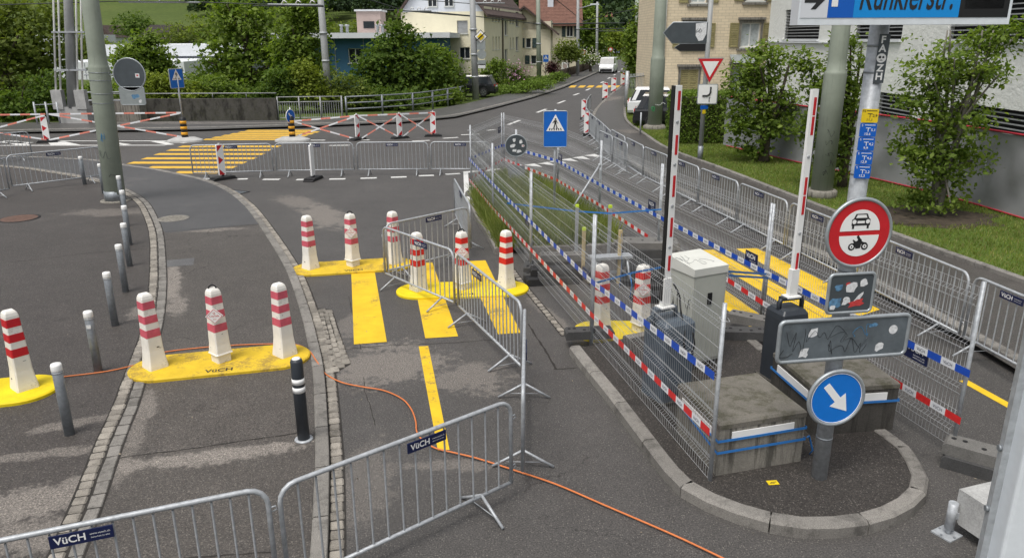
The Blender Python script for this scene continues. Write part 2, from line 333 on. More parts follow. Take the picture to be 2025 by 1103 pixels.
# ---------------------------------------------------------------- mesh builder
class MB:
    def __init__(s): s.v = []; s.f = []; s.m = []; s.s = []
    def add(s, vs, fs, mi=0, sm=False):
        o = len(s.v); s.v += [tuple(v) for v in vs]
        for f in fs: s.f.append([i+o for i in f]); s.m.append(mi); s.s.append(sm)
        return s
    def box(s, c, d, rz=0, mi=0, mat=None):
        x, y, z = d[0]/2, d[1]/2, d[2]/2; cr, sr = math.cos(rz), math.sin(rz)
        vs = []
        for a, b, e in ((-x, -y, -z), (x, -y, -z), (x, y, -z), (-x, y, -z), (-x, -y, z), (x, -y, z), (x, y, z), (-x, y, z)):
            p = Vector((a, b, e))
            if mat is not None: p = mat @ p
            vs.append((c[0]+p.x*cr-p.y*sr, c[1]+p.x*sr+p.y*cr, c[2]+p.z))
        return s.add(vs, [(3, 2, 1, 0), (4, 5, 6, 7), (0, 1, 5, 4), (1, 2, 6, 5), (2, 3, 7, 6), (3, 0, 4, 7)], mi)
    def prism(s, poly, z0, z1, mi=0, mi_side=None, inset=0):
        n = len(poly); a = sum(poly[i][0]*poly[(i+1) % n][1]-poly[(i+1) % n][0]*poly[i][1] for i in range(n))
        if a < 0: poly = poly[::-1]
        vs = [(p[0], p[1], z0) for p in poly]+[(p[0], p[1], z1) for p in poly]
        s.add(vs, [list(range(n, 2*n)), list(range(n-1, -1, -1))], mi)
        return s.add(vs, [(i, (i+1) % n, n+(i+1) % n, n+i) for i in range(n)], mi if mi_side is None else mi_side)
    def plate(s, poly, O, U, V, t0, t1, mi=0, mi_side=None):       # polygon in (u,v) on plane O,U,V extruded along N = UxV from t0 to t1
        N = U.cross(V); n = len(poly)
        a = sum(poly[i][0]*poly[(i+1) % n][1]-poly[(i+1) % n][0]*poly[i][1] for i in range(n))
        if a < 0: poly = poly[::-1]
        vs = [O+U*p[0]+V*p[1]+N*t0 for p in poly]+[O+U*p[0]+V*p[1]+N*t1 for p in poly]
        s.add(vs, [list(range(n, 2*n)), list(range(n-1, -1, -1))], mi)
        return s.add(vs, [(i, (i+1) % n, n+(i+1) % n, n+i) for i in range(n)], mi if mi_side is None else mi_side)
    def tube(s, pts, r, n=8, mi=0, closed=False, cap=True, sm=True):
        P = [Vector(p) for p in pts]; k = len(P); rs = r if isinstance(r, (list, tuple)) else [r]*k
        prev = None; rings = []
        for i in range(k):
            if closed: t = (P[(i+1) % k]-P[i-1])
            else: t = (P[min(i+1, k-1)]-P[max(i-1, 0)])
            t = t.normalized() if t.length > 1e-9 else Vector((0, 0, 1))
            if prev is None:
                u = t.orthogonal().normalized()
            else:
                u = prev-t*prev.dot(t); u = u.normalized() if u.length > 1e-6 else t.orthogonal().normalized()
            prev = u; v = t.cross(u)
            rings.append([P[i]+(u*math.cos(2*math.pi*j/n)+v*math.sin(2*math.pi*j/n))*rs[i] for j in range(n)])
        vs = [p for q in rings for p in q]; fs = []
        for i in range(k if closed else k-1):
            a = i*n; b = ((i+1) % k)*n
            fs += [(a+j, a+(j+1) % n, b+(j+1) % n, b+j) for j in range(n)]
        s.add(vs, fs, mi, sm)
        if cap and not closed:
            o = len(s.v)-len(vs)
            s.f.append([o+j for j in range(n-1, -1, -1)]); s.m.append(mi); s.s.append(False)
            s.f.append([o+(k-1)*n+j for j in range(n)]); s.m.append(mi); s.s.append(False)
        return s
    def lathe(s, prof, n=20, c=(0, 0, 0), mi=0, sm=True):          # prof: (r,z) bottom to top
        vs = [(c[0]+r*math.cos(2*math.pi*j/n), c[1]+r*math.sin(2*math.pi*j/n), c[2]+z) for r, z in prof for j in range(n)]; k = len(prof)
        s.add(vs, [(i*n+j, i*n+(j+1) % n, (i+1)*n+(j+1) % n, (i+1)*n+j) for i in range(k-1) for j in range(n)], mi, sm)
        o = len(s.v)-len(vs)
        s.f.append([o+(k-1)*n+j for j in range(n)]); s.m.append(mi); s.s.append(False)
        s.f.append([o+j for j in range(n-1, -1, -1)]); s.m.append(mi); s.s.append(False); return s
    def mesh(s, name, mats):
        me = bpy.data.meshes.new(name); me.from_pydata(s.v, [], s.f)
        for m in (mats if isinstance(mats, (list, tuple)) else [mats]): me.materials.append(MATS[m])
        me.polygons.foreach_set('material_index', s.m); me.polygons.foreach_set('use_smooth', s.s); me.update(); return me
    def build(s, name, mats, parent=None, off=None, label=None, kind=None):
        if off is not None: s.v = [(a-off[0], b-off[1], c-off[2]) for a, b, c in s.v]
        return ob(name, s.mesh(name, mats), parent, label=label, kind=kind)
def ob(name, me, parent=None, loc=None, rz=0, label=None, kind=None):
    o = bpy.data.objects.new(name, me); C.objects.link(o)
    if parent is not None: o.parent = parent
    if loc is not None: o.location = loc
    if rz: o.rotation_euler.z = rz
    if label: o['label'] = label
    if kind: o['kind'] = kind
    return o
def tag(o, label, cat, group=None):
    o['label'] = label; o['category'] = cat
    if group: o['group'] = group
    return o
def thing(name, label, cat, loc=(0, 0, 0), rz=0, group=None):
    o = bpy.data.objects.new(name, None); C.objects.link(o); o.location = loc; o.rotation_euler.z = rz; o.empty_display_size = .2
    return tag(o, label, cat, group)
def structure(name, me, label=None):
    o = ob(name, me); o['kind'] = 'structure'
    if label: o['label'] = label
    return o
def dup(src, loc, rz=None, label=None):
    r = src.copy(); C.objects.link(r); r.location = loc
    if rz is not None: r.rotation_euler.z = rz
    if label: r['label'] = label
    for ch in src.children:
        c = ch.copy(); C.objects.link(c); c.parent = r
        for g in ch.children:
            d = g.copy(); C.objects.link(d); d.parent = c
    return r
_tc = {}
def text_data(s, italic=0, bold=0):
    k = (s, italic, bold)
    if k in _tc: return _tc[k]
    cu = bpy.data.curves.new('txt', 'FONT'); cu.body = s; cu.size = 1; cu.align_x = 'CENTER'; cu.shear = italic; cu.offset = bold; cu.resolution_u = 3
    o = bpy.data.objects.new('txt', cu); C.objects.link(o); bpy.context.view_layer.update()
    me = bpy.data.meshes.new_from_object(o.evaluated_get(bpy.context.evaluated_depsgraph_get()))
    vs = [v.co.copy() for v in me.vertices]; fs = [tuple(p.vertices) for p in me.polygons]
    bpy.data.objects.remove(o); bpy.data.curves.remove(cu); bpy.data.meshes.remove(me)
    x0 = min(v.x for v in vs); x1 = max(v.x for v in vs); y0 = min(v.y for v in vs); y1 = max(v.y for v in vs)
    _tc[k] = (vs, fs, x0, x1, y0, y1); return _tc[k]
def text(mb, s, O, U, V, w=None, h=None, lift=.002, mi=0, italic=0, bold=.0, squeeze=1.0):   # text centred on O, fitted to width w or height h
    vs, fs, x0, x1, y0, y1 = text_data(s, italic, bold); N = U.cross(V)
    k = (w/(x1-x0)) if w else h/(y1-y0); kx = k if not (w and h) else w/(x1-x0); ky = k if not (w and h) else h/(y1-y0)
    mb.add([O+U*((v.x-(x0+x1)/2)*kx*squeeze)+V*((v.y-(y0+y1)/2)*ky)+N*lift for v in vs], fs, mi); return mb
def circ(n, r, a0=0, a1=360, ry=None): return [(r*math.cos(R(a0+(a1-a0)*i/(n if a1-a0 == 360 else n-1))), (ry or r)*math.sin(R(a0+(a1-a0)*i/(n if a1-a0 == 360 else n-1)))) for i in range(n)]
def rrect(w, h, r, n=5):
    P = []
    for cx, cy, a in ((w/2-r, h/2-r, 0), (-w/2+r, h/2-r, 90), (-w/2+r, -h/2+r, 180), (w/2-r, -h/2+r, 270)):
        P += [(cx+r*math.cos(R(a+90*i/n)), cy+r*math.sin(R(a+90*i/n))) for i in range(n+1)]
    return P
def frame_ring(mb, poly, O, U, V, r, mi=0, n=8): return mb.tube([O+U*p[0]+V*p[1] for p in poly], r, n, mi, closed=True)
def smooth_path(pts, n=6):
    P = [Vector(p) for p in pts]; out = []
    for i in range(len(P)-1):
        p0, p1, p2, p3 = P[max(i-1, 0)], P[i], P[i+1], P[min(i+2, len(P)-1)]
        for j in range(n):
            t = j/n; out.append(.5*((2*p1)+(p2-p0)*t+(2*p0-5*p1+4*p2-p3)*t*t+(3*p1-p0-3*p2+p3)*t**3))
    out.append(P[-1]); return out
def resample(pts, step):
    P = [Vector(p) for p in pts]; out = [P[0]]; d = 0
    for a, b in zip(P, P[1:]):
        L = (b-a).length
        while d+L >= step*len(out)-1e-9 and L > 0:
            t = (step*len(out)-d)/L
            if t > 1+1e-9: break
            out.append(a.lerp(b, min(t, 1)))
        d += L
    return out
def leafmesh(name, P, S, mat, rng, flat=.5, aspect=.55, out=None):          # many small folded leaf faces at points P with sizes S
    n = len(P); P = np.asarray(P); S = np.asarray(S)[:, None]
    a = rng.normal(size=(n, 3)); a[:, 2] *= (1-flat*.6); a /= np.linalg.norm(a, axis=1)[:, None]
    nn = rng.normal(size=(n, 3)); nn[:, 2] = np.abs(nn[:, 2])+flat*1.5
    if out is not None: nn += out*1.0
    b = np.cross(nn, a); b /= np.linalg.norm(b, axis=1)[:, None]+1e-9
    k = np.cross(a, b)
    v = np.empty((n, 4, 3)); v[:, 0] = P-a*S*.5; v[:, 1] = P+b*S*aspect*.5+k*S*.08; v[:, 2] = P+a*S*.5; v[:, 3] = P-b*S*aspect*.5+k*S*.08
    return npmesh(name, v.reshape(-1, 3), np.arange(n*4).reshape(-1, 4), mat)
def npmesh(name, V, F, mat, smooth=False):
    me = bpy.data.meshes.new(name); k = F.shape[1]; me.vertices.add(len(V)); me.vertices.foreach_set('co', V.astype(np.float32).ravel())
    me.loops.add(F.size); me.loops.foreach_set('vertex_index', F.astype(np.int32).ravel()); me.polygons.add(len(F))
    me.polygons.foreach_set('loop_start', np.arange(0, F.size, k, dtype=np.int32)); me.polygons.foreach_set('loop_total', np.full(len(F), k, dtype=np.int32))
    me.update(calc_edges=True); me.materials.append(MATS[mat])
    if smooth: me.polygons.foreach_set('use_smooth', np.ones(len(F), dtype=bool))
    return me
# ================================================================ GROUND
ZP = 0.06                                    # plaza and footpath level above the carriageway
def gl(pts, z=0): return [G(x, y, z) for x, y in pts]
K1 = [(560, 1400), (590, 1240), (606, 1150), (614, 1069), (621, 937), (622, 871), (618, 740), (607, 673), (593, 614), (569, 542), (541, 490), (503, 432), (480, 404), (452, 381), (424, 366), (390, 354), (354, 346), (299, 335), (243, 327), (204, 320), (163, 316), (109, 313), (62, 311), (0, 309), (-90, 306), (-400, 300)]
K2 = [(0, 1400), (60, 1250), (95, 1180), (130, 1103), (155, 1042), (187, 960), (222, 865), (246, 811), (267, 750), (301, 650), (312, 575), (313, 520), (309, 460), (294, 420), (279, 398), (252, 380), (212, 362), (163, 350), (109, 341), (54, 333), (0, 328), (-90, 320), (-400, 312)]
k1 = smooth_path(gl(K1, ZP), 4); k2 = smooth_path(gl(K2, ZP), 4)
def bl(px, py, rx, ry, rot, k, z=0):
    p = G(px, py, z); return (p.x, p.y, rx, ry, rot, k)
asphalt('asphalt_road', (.077, .073, .070), [bl(760, 720, .9, .75, 20, .75), bl(930, 745, .6, .5, 0, .6), bl(640, 425, .55, 1.7, 25, .8), bl(590, 400, .5, 1.2, 40, .6), bl(900, 920, .6, .12, 0, .5), bl(1090, 625, .12, 1.2, 20, .6), bl(700, 640, .25, .6, 0, .5), bl(720, 960, .3, .9, 0, .35)], cracks=(.45, .6))
asphalt('asphalt_path', (.078, .071, .065), [bl(390, 905, 1.15, .16, 13, 1, ZP), bl(480, 890, .7, .10, 13, .9, ZP), bl(338, 560, .2, 1.5, 24, 1, ZP), bl(350, 600, .2, .6, 24, .8, ZP), bl(400, 455, 1.1, .18, 8, .7, ZP), bl(290, 800, .12, .5, 20, .7, ZP), bl(270, 850, .1, .5, 20, .6, ZP), bl(240, 920, .1, .4, 20, .5, ZP)], cracks=(.35, .8))
asphalt('asphalt_plaza', (.063, .057, .0535), [bl(80, 990, .8, .35, 15, .85, ZP), bl(40, 1060, 1.2, .3, 10, .7, ZP), bl(180, 830, .7, .12, 25, .6, ZP), bl(290, 610, .25, .5, 0, .6, ZP), bl(210, 420, 1.2, .5, 0, .5, ZP), bl(60, 900, .9, .1, 15, .6, ZP)])
asphalt('asphalt_island', (.043, .039, .036), [], wet=.6)
asphalt('asphalt_walk', (.072, .067, .063), [bl(1205, 195, 1.0, 2.5, -20, .7, .1), bl(1250, 260, .8, .8, 0, .5, .1)], wet=.4)
asphalt('asphalt_far', (.088, .085, .082), [bl(500, 247, 6, .35, 0, .6), bl(300, 246, 4, .35, 0, .5)], wet=.4, speck=.2)

# terrain: flat valley floor, rising into the hillside behind
def hill(x, y):
    d = y+.12*abs(x)-.25*x*(x < 0)*.2
    t = max(0.0, (d-185-110*math.exp(-((x-.148*y)/26.0)**2))/100.0)
    z = 2.4*t+1.9*t*t+1.6*math.sin(x*.013+1)*t+1.2*math.sin(x*.03+y*.011)*min(t, 1.5)
    return min(z, 190)
xs = np.concatenate([np.linspace(-700, -80, 32), np.linspace(-70, 90, 33), np.linspace(110, 700, 28)]); ys = np.concatenate([np.linspace(-40, 180, 23), np.linspace(188, 900, 90)])
V = np.array([(x, y, hill(x, y)-.06) for y in ys for x in xs]); nx = len(xs)
F = np.array([(j*nx+i, j*nx+i+1, (j+1)*nx+i+1, (j+1)*nx+i) for j in range(len(ys)-1) for i in range(nx-1)])
gm = npmesh('ground', V, F, 'meadow', True); structure('ground', gm)

FARK = [(-500, 272), (-200, 266), (0, 262), (230, 258), (400, 256), (650, 248), (800, 241), (900, 231), (977, 213), (1054, 192.6), (1116, 172.5), (1183, 143), (1205, 128), (1219, 118)]
RK = [(1233, 119), (1243, 132), (1243, 145), (1238, 160), (1228, 172), (1212, 184), (1194, 200), (1172, 226), (1176, 252), (1205, 290), (1265, 338), (1343, 382), (1387, 402), (1487, 450), (1561, 486), (1640, 521), (1960, 700), (2040, 748), (2300, 900)]
fark = gl(FARK); rk = gl(RK)
poly = [Vector((-60, -6, 0))]+[Vector((-60, fark[0].y, 0))]+fark+rk+[Vector((9.5, -6, 0))]
b = MB(); n = len(poly); b.add([(p.x, p.y, 0) for p in poly], [list(range(n))[::-1]]); structure('road', b.mesh('road', 'asphalt_road'))
# plaza, footpath
def sheet(name, pts, z, mat):
    b = MB(); n = len(pts); a = sum(pts[i][0]*pts[(i+1) % n][1]-pts[(i+1) % n][0]*pts[i][1] for i in range(n))
    q = list(range(n)) if a > 0 else list(range(n))[::-1]
    b.add([(p[0], p[1], z) for p in pts], [q]); return structure(name, b.mesh(name, mat))
sheet('plaza', [Vector((-60, -6, 0)), Vector((k2[0].x, -6, 0))]+k2+[Vector((-60, k2[-1].y, 0))], ZP, 'asphalt_plaza')
sheet('footpath', [Vector((k1[0].x, -6, 0))]+k1+[Vector((-60, k1[-1].y, 0)), Vector((-60, k2[-1].y, 0))]+k2[::-1]+[Vector((k2[0].x, -6, 0))], ZP, 'asphalt_path')
# far pavement behind the road, and the pavement beside the verge
FARW = [(-500, 245), (0, 243), (230, 241), (550, 238), (690, 231), (800, 222), (860, 216), (915, 206), (946, 199), (992, 188), (1054, 173), (1116, 154), (1168, 132), (1205, 117)]
farw = gl(FARW, .1); f1 = gl(FARK[:-1], .1)
sheet('far_pavement', f1+farw[::-1], .1, 'asphalt_far')
KR = [(1247, 140), (1246, 160), (1238, 190), (1233, 210), (1234, 234), (1244, 248), (1270, 266), (1316, 296), (1420, 335), (1560, 390), (1770, 470), (2025, 562), (2300, 670)]
kr = gl(KR, .1)+[Vector((11.6, 2, .1)), Vector((12.4, -6, .1))]; rk1 = gl(RK[1:], .1)+[Vector((7.0, 1, .1)), Vector((7.6, -6, .1))]
sheet('verge_pavement', rk1+kr[::-1], .1, 'asphalt_walk')

# ---------------------------------------------------------------- kerbs and setts, stone by stone
def bevbox(name, d, bev, mat, jit=0, seed=0):
    bm = bmesh.new(); bmesh.ops.create_cube(bm, size=1); rr = random.Random(seed)
    for v in bm.verts:
        v.co.x *= d[0]; v.co.y *= d[1]; v.co.z *= d[2]
        if jit: v.co.x += rr.uniform(-jit, jit)*d[0]; v.co.y += rr.uniform(-jit, jit)*d[1]
    bmesh.ops.bevel(bm, geom=list(bm.edges)+list(bm.verts), offset=bev, segments=1, affect='EDGES', profile=.5)
    me = bpy.data.meshes.new(name); bm.to_mesh(me); bm.free(); me.materials.append(MATS[mat]); return me
SETTS = [bevbox('sett', (.136, .146, .10), .016, 'sett', .05, i) for i in range(5)]
def kerb_run(path, width, z0, z1, step, parent, mat='kerb', side=1, gap=.006, cham=.02, name='kerbstone', limit=300):
    P = resample(path, step/3); k = 0; i = 0
    while i+3 < len(P) and k < limit:
        q = [P[i].copy(), P[i+1].copy(), P[i+2].copy(), P[i+3].copy()]
        q[0] = q[0].lerp(q[1], gap/(step/3)); q[3] = q[3].lerp(q[2], gap/(step/3))
        ctr = (q[0]+q[3])/2; ctr.z = z0; b = MB(); prof = [(0, z0), (0, z1-cham), (cham, z1), (width-cham*.4, z1), (width, z1-cham*.4), (width, z0)]
        vs = []
        for j in range(4):
            t = (q[min(j+1, 3)]-q[max(j-1, 0)]); t.z = 0; t.normalize(); nrm = Vector((-t.y, t.x, 0))*side
            vs += [(q[j]+nrm*a).xy.to_tuple()+(zz,) for a, zz in prof]
        m = len(prof); fs = [(j*m+a, j*m+(a+1) % m, (j+1)*m+(a+1) % m, (j+1)*m+a) for j in range(3) for a in range(m)]
        fs += [tuple(range(m))[::-1], tuple(range(3*m, 4*m))]
        if side > 0: fs = [f[::-1] for f in fs]
        b.add(vs, fs); o = b.build(name, mat, parent, off=ctr); o.location = ctr; i += 3; k += 1
def sett_run(path, off, parent, size=.15, w=.15, z=0.0, limit=300, seed=1, mat_meshes=SETTS):
    rr = random.Random(seed); P = resample(path, size); rest = []
    for i in range(len(P)-1):
        a, c = P[i], P[i+1]; t = c-a; t.z = 0; L = t.length; t.normalize(); nrm = Vector((-t.y, t.x, 0)); m = (a+c)/2+nrm*off
        ang = math.atan2(t.y, t.x)
        if i < limit:
            o = ob('sett', rr.choice(mat_meshes), parent, (m.x, m.y, z-.044+rr.uniform(-.003, .003)), ang+rr.uniform(-.05, .05))
            s = L/size; o.scale = (s*rr.uniform(.86, .97), w/.15*rr.uniform(.88, .99), 1)
        else: rest.append((m, ang, L))
    if rest:
        b = MB()
        for m, a, L in rest: b.box((m.x, m.y, z-.042), (L*.93, w*.96, .1), a)
        b.build('setts', 'sett', parent, kind='stuff')
kb = structure('footpath_kerb', None); vis1 = smooth_path(gl(K1[2:], ZP), 6); vis1 = [p for p in vis1 if p.y > 4.2 and p.x > -26]
kerb_run(vis1, .155, -.15, ZP+.012, .9, kb, side=-1, gap=.009)
def offset(path, d):
    o = []
    for i, p in enumerate(path):
        t = path[min(i+1, len(path)-1)]-path[max(i-1, 0)]; t.z = 0; t.normalize(); o.append(p+Vector((-t.y, t.x, 0))*d)
    return o
gut = structure('gutter_setts', None); gp = [p for p in offset(vis1, -.155) if p.y < 26]
sett_run(gp, -.075, gut, .15, .14, .016, 220, 3)
def joint_strip(path, o0, o1, z, name):
    a, c = offset(path, o0), offset(path, o1); b = MB(); n = len(path); b.add([(p.x, p.y, z) for p in a]+[(p.x, p.y, z) for p in c], [(i, i+1, n+i+1, n+i) if o1 > o0 else (n+i, n+i+1, i+1, i) for i in range(n-1)]); return structure(name, b.mesh(name, 'joint'))
M('joint', (.03, .027, .024), .95, 0, .3, 12, .5, 60)
joint_strip(gp, -.16, .0, .005, 'gutter_bed')
# the widened sett patch beside the kerb
A = [G(622, 612), G(655, 614), G(688, 716), G(650, 742), G(626, 690)]
pt = structure('sett_patch', None); rr = random.Random(5)
b = MB(); b.add([(p.x, p.y, .0045) for p in (G(618, 608), G(657, 612), G(693, 720), G(651, 746), G(630, 700))], [(4, 3, 2, 1, 0)]); b.build('bed', 'joint', pt)
for r_ in range(13):
    t = (r_+.5)/13; L0 = G(628, 610).lerp(G(656, 742), t); L0 += Vector((.0, 0, 0)); R0 = G(655, 614).lerp(G(690, 718), t)
    ncol = 3 if t > .08 else 2
    for c_ in range(ncol):
        u = (c_+.6)/ncol; p = L0.lerp(R0, u); ang = math.atan2((G(688, 716)-G(655, 614)).y, (G(688, 716)-G(655, 614)).x)
        o = ob('sett', rr.choice(SETTS), pt, (p.x, p.y, -.026+rr.uniform(-.003, .004)), ang+rr.uniform(-.06, .06)); o.scale = (1.25*rr.uniform(.84, .96), ((R0-L0).length/ncol)/.15*rr.uniform(.86, .94), 1)
vis2 = smooth_path(gl(K2[2:], ZP), 6); vis2 = [p for p in vis2 if p.x > -24]
joint_strip(vis2, -.16, .17, ZP+.003, 'sett_row_bed'); dr = structure('sett_double_row', None)
sett_run(vis2, .082, dr, .15, .15, ZP+.014, 150, 11)
SETTW = [bevbox('sett', (.24, .14, .10), .008, 'kerb', .04, i) for i in range(4)]
rr = random.Random(9); P = resample(vis2, .25)
for i in range(min(len(P)-1, 140)):
    a, c = P[i], P[i+1]; t = (c-a); t.z = 0; t.normalize(); m = (a+c)/2+Vector((t.y, -t.x, 0))*.075
    o = ob('sett', rr.choice(SETTW), dr, (m.x, m.y, ZP-.038), math.atan2(t.y, t.x)+rr.uniform(-.03, .03)); o.scale = (rr.uniform(.9, .99), rr.uniform(.86, .97), 1)
# kerb of far pavement and of the verge
fk = structure('far_pavement_kerb', None)
kerb_run([p for p in smooth_path(gl(FARK, 0), 4) if p.x > -32 and p.y < 110], .25, -.15, .112, 1.5, fk, side=1)
vk = structure('verge_pavement_kerb', None); kerb_run([p for p in smooth_path(rk[4:], 4)], .2, -.15, .112, 1.2, vk, side=1)
gk = structure('lawn_kerb', None); kerb_run([p for p in smooth_path(kr[3:], 4)], .14, -.05, .19, 1.2, gk, side=1, cham=.015)
ln = offset(kr[2:], .12)
WALLP = [(9.4, 33.0), (9.6, 31), (10.15, 25), (10.6, 20.5), (11.0, 15.5), (11.4, 8)]
sheet('lawn', ln+[Vector((20, -6, 0)), Vector((16, 6, 0)), Vector((14.5, 15, 0)), Vector((12.2, 24, 0)), Vector((10.2, 32, 0)), Vector((9.0, 40, 0))], .15, 'lawn')

# ---------------------------------------------------------------- traffic island with kerb
IS = [(1154, 720), (1203, 780), (1261, 857), (1309, 921), (1349, 962), (1397, 988), (1462, 1013), (1522, 1030), (1582, 1040), (1638, 1041), (1701, 1036), (1757, 1023), (1809, 997), (1833, 973), (1837, 941), (1821, 909), (1797, 877), (1765, 855)]
isl = [G(1126, 684, .13)]+[G(x, y, .13) for x, y in IS]+[Vector((4.05, 8.6, .13)), Vector((3.72, 9.9, .13)), Vector((3.45, 10.9, .13)), Vector((2.4, 10.95, .13))]
ipath = smooth_path(isl+[isl[0]], 5)
it = structure('traffic_island', None)
b = MB(); inn = offset(ipath[:-1], .1); nI = len(inn); b.add([(p.x, p.y, .118) for p in inn], [list(range(nI))])
b.build('surface', 'asphalt_island', it)
kerb_run(ipath, .16, -.12, .135, .93, it, side=1, gap=.008, cham=.03)
# planted island
PL = [Vector((-.36, 15.55, 0)), Vector((-.62, 17.2, 0)), Vector((-.95, 18.9, 0)), Vector((-1.18, 20.6, 0)), Vector((-1.0, 22.2, 0)), Vector((-.4, 23.6, 0)), Vector((.5, 23.4, 0)), Vector((1.2, 21.6, 0)), Vector((1.9, 18.6, 0)), Vector((2.5, 16.4, 0)), Vector((2.2, 15.9, 0))]
pp = PL+[PL[0]]; pl = structure('planted_island', None)
b = MB(); inn = offset(PL, -.1); b.add([(p.x, p.y, .12) for p in inn], [list(range(len(inn)))[::-1]]); b.build('soil', 'soil', pl)
kerb_run(pp, .15, -.1, .15, 1.0, pl, side=-1, cham=.02)

# ---------------------------------------------------------------- painted markings
def quad(b, pts, z=.004, mi=0): b.add([(p[0], p[1], z) for p in pts], [list(range(len(pts)))], mi)
def stripe(a, c, w, z=.004, mat='white_paint', name='line_marking', parent=None):
    t = (c-a); t.z = 0; t.normalize(); nn = Vector((-t.y, t.x, 0))*w/2; b = MB()
    quad(b, [a-nn, c-nn, c+nn, a+nn], z); return b.build(name, mat, parent)
mk = structure('near_crossing_marking', None)
for pq in ([(694, 522), (738, 520), (765, 676), (700, 681)], [(812, 520), (855, 519), (906, 665), (841, 669)], [(915, 517), (960, 515), (1030, 658), (985, 661)],
           [(1371, 495), (1412, 494), (1665, 634), (1612, 640)], [(1456, 492), (1499, 491), (1740, 612), (1690, 628)], [(1285, 498), (1325, 497), (1540, 648), (1490, 652)]):
    b = MB(); quad(b, [G(*p) for p in pq][::-1]); b.build('stripe', 'yellow_paint', mk)
b = MB(); quad(b, [G(828, 685), G(847, 684), G(889, 889), G(866, 891)][::-1]); structure('yellow_line_marking', b.mesh('yellow_line_marking', 'yellow_paint'))
o = stripe(G(1905, 752), G(2060, 838), .13, .004, 'yellow_paint', 'yellow_edge_marking'); o['kind'] = 'structure'
fc = structure('far_crossing_marking', None)
for x0, x1, y in ((356, 553, 290), (333, 535, 297), (309, 521, 305), (284, 505, 313.5), (257, 485, 322), (295, 465, 331), (348, 434, 341), (403, 562, 276), (422, 600, 272), (440, 608, 268.3), (457, 619, 265), (473, 630, 261.6), (487, 622, 258.3)):
    stripe(G(x0, y), G(x1, y), .52, .004, 'yellow_far', 'stripe', fc)
sc = structure('street_crossing_marking', None)
for a, c in ((1124, 1136), (1142, 1154), (1159, 1171), (1177, 1189), (1195, 1206), (1213, 1222)):
    b = MB(); quad(b, [G(a, 173.6), G(c, 173.6), G(c+5, 169.4), G(a+6, 169.4)]); b.build('stripe', 'yellow_far', sc)
dm = structure('lane_dash_marking', None)
for x0, y0, x1, y1, w_ in ((912, 267, 948, 265.5, .2), (963, 258.5, 979, 256.5, .2), (1005, 247, 1028, 238, .2), (1062, 223, 1080, 216, .2), (1103, 205, 1117, 199.5, .2), (1134, 189, 1145, 185, .2), (1159, 179, 1167, 175.5, .2), (1188, 164.5, 1194, 161.5, .2), (1202, 156, 1207, 153.5, .2), (1213, 149.5, 1217, 147.5, .2), (1222, 143.5, 1225, 141.5, .2), (1229, 138, 1231, 136, .2),
        (396, 353.5, 418, 353.5, .22), (470, 354.5, 490, 354, .22), (520, 355, 553, 355, .22), (586, 355.5, 600, 355.3, .22), (651, 354.5, 683, 354, .22), (713, 353, 745, 352, .22), (773, 351, 804, 350, .22), (828, 348, 858, 347, .22), (881, 345, 910, 343.5, .22),
        (612, 277.5, 643, 277.5, .22), (687, 277, 731, 277, .22), (651, 288, 692, 287.5, .22), (815, 279.5, 850, 278, .22), (876, 274, 906, 272, .22),
        (0, 288, 328, 287.5, .2), (118, 279, 330, 279, .2), (330, 279, 368, 283, .3), (0, 281, 60, 283, .4)):
    stripe(G(x0, y0), G(x1, y1), w_, .004, 'white_paint', 'dash', dm)
for pq in ([(5, 279), (35, 279), (62, 287), (30, 287)], [(95, 282), (128, 280), (160, 287), (100, 287)], [(190, 280), (215, 280), (260, 286), (245, 287)], [(298, 280), (320, 279), (345, 286), (330, 287)]):
    b = MB(); quad(b, [G(*p) for p in pq][::-1]); b.build('hatch', 'white_paint', dm)
st = structure('give_way_marking', None)
for cx, cy in ((1079, 325), (1101, 321), (1124, 317.5), (1148, 313.5), (1172, 309), (1053, 328)):
    b = MB(); quad(b, [G(cx-17, cy-1), G(cx+20, cy+2.5), G(cx+4, cy-4.5)], .005); b.build('triangle', 'white_paint', st)
ie = structure('island_edge_marking', None)
stripe(G(921, 341), G(925, 416), .16, .005, 'white_paint', 'edge_line', ie); stripe(G(918, 341), G(1000, 334), .3, .004, 'white_paint', 'edge_line', ie)
stripe(G(935, 370), G(972, 358), .35, .004, 'white_paint', 'edge_line', ie)

sm_ = structure('asphalt_seams', None)
def seam(pts, z, w=.014):
    P = smooth_path([G(x, y, z) for x, y in pts], 6); rr = random.Random(len(pts)); b = MB(); n = len(P); L = []; R_ = []
    for i, p in enumerate(P):
        t = P[min(i+1, n-1)]-P[max(i-1, 0)]; t.normalize(); nn = Vector((-t.y, t.x, 0)); k = w*rr.uniform(.3, 1); j = nn*rr.uniform(-.006, .006); L.append(p+j-nn*k); R_.append(p+j+nn*k)
    b.add([(p.x, p.y, z) for p in L+R_], [(i, i+1, n+i+1, n+i) for i in range(n-1)]); b.build('seam', 'joint', sm_)
seam([(648, 692), (700, 688), (760, 683), (830, 680), (900, 677), (960, 672), (1010, 668)], .0035, .009); seam([(690, 585), (697, 620), (706, 660), (714, 690)], .0035, .007); seam([(1045, 640), (1062, 668), (1080, 695), (1100, 730)], .0035, .02); seam([(1095, 730), (1140, 727)], .0035, .015)
seam([(232, 905), (290, 897), (350, 890), (420, 880), (500, 868), (560, 860), (612, 850)], ZP+.0035, .011); seam([(300, 462), (360, 455), (430, 449), (512, 443)], ZP+.0035, .012); seam([(720, 745), (722, 775), (733, 805), (742, 840)], .0035, .006); seam([(0, 520), (80, 512), (180, 500), (290, 492)], ZP+.0035, .008); seam([(540, 1090), (400, 1100), (300, 1108)], ZP+.0035, .012)
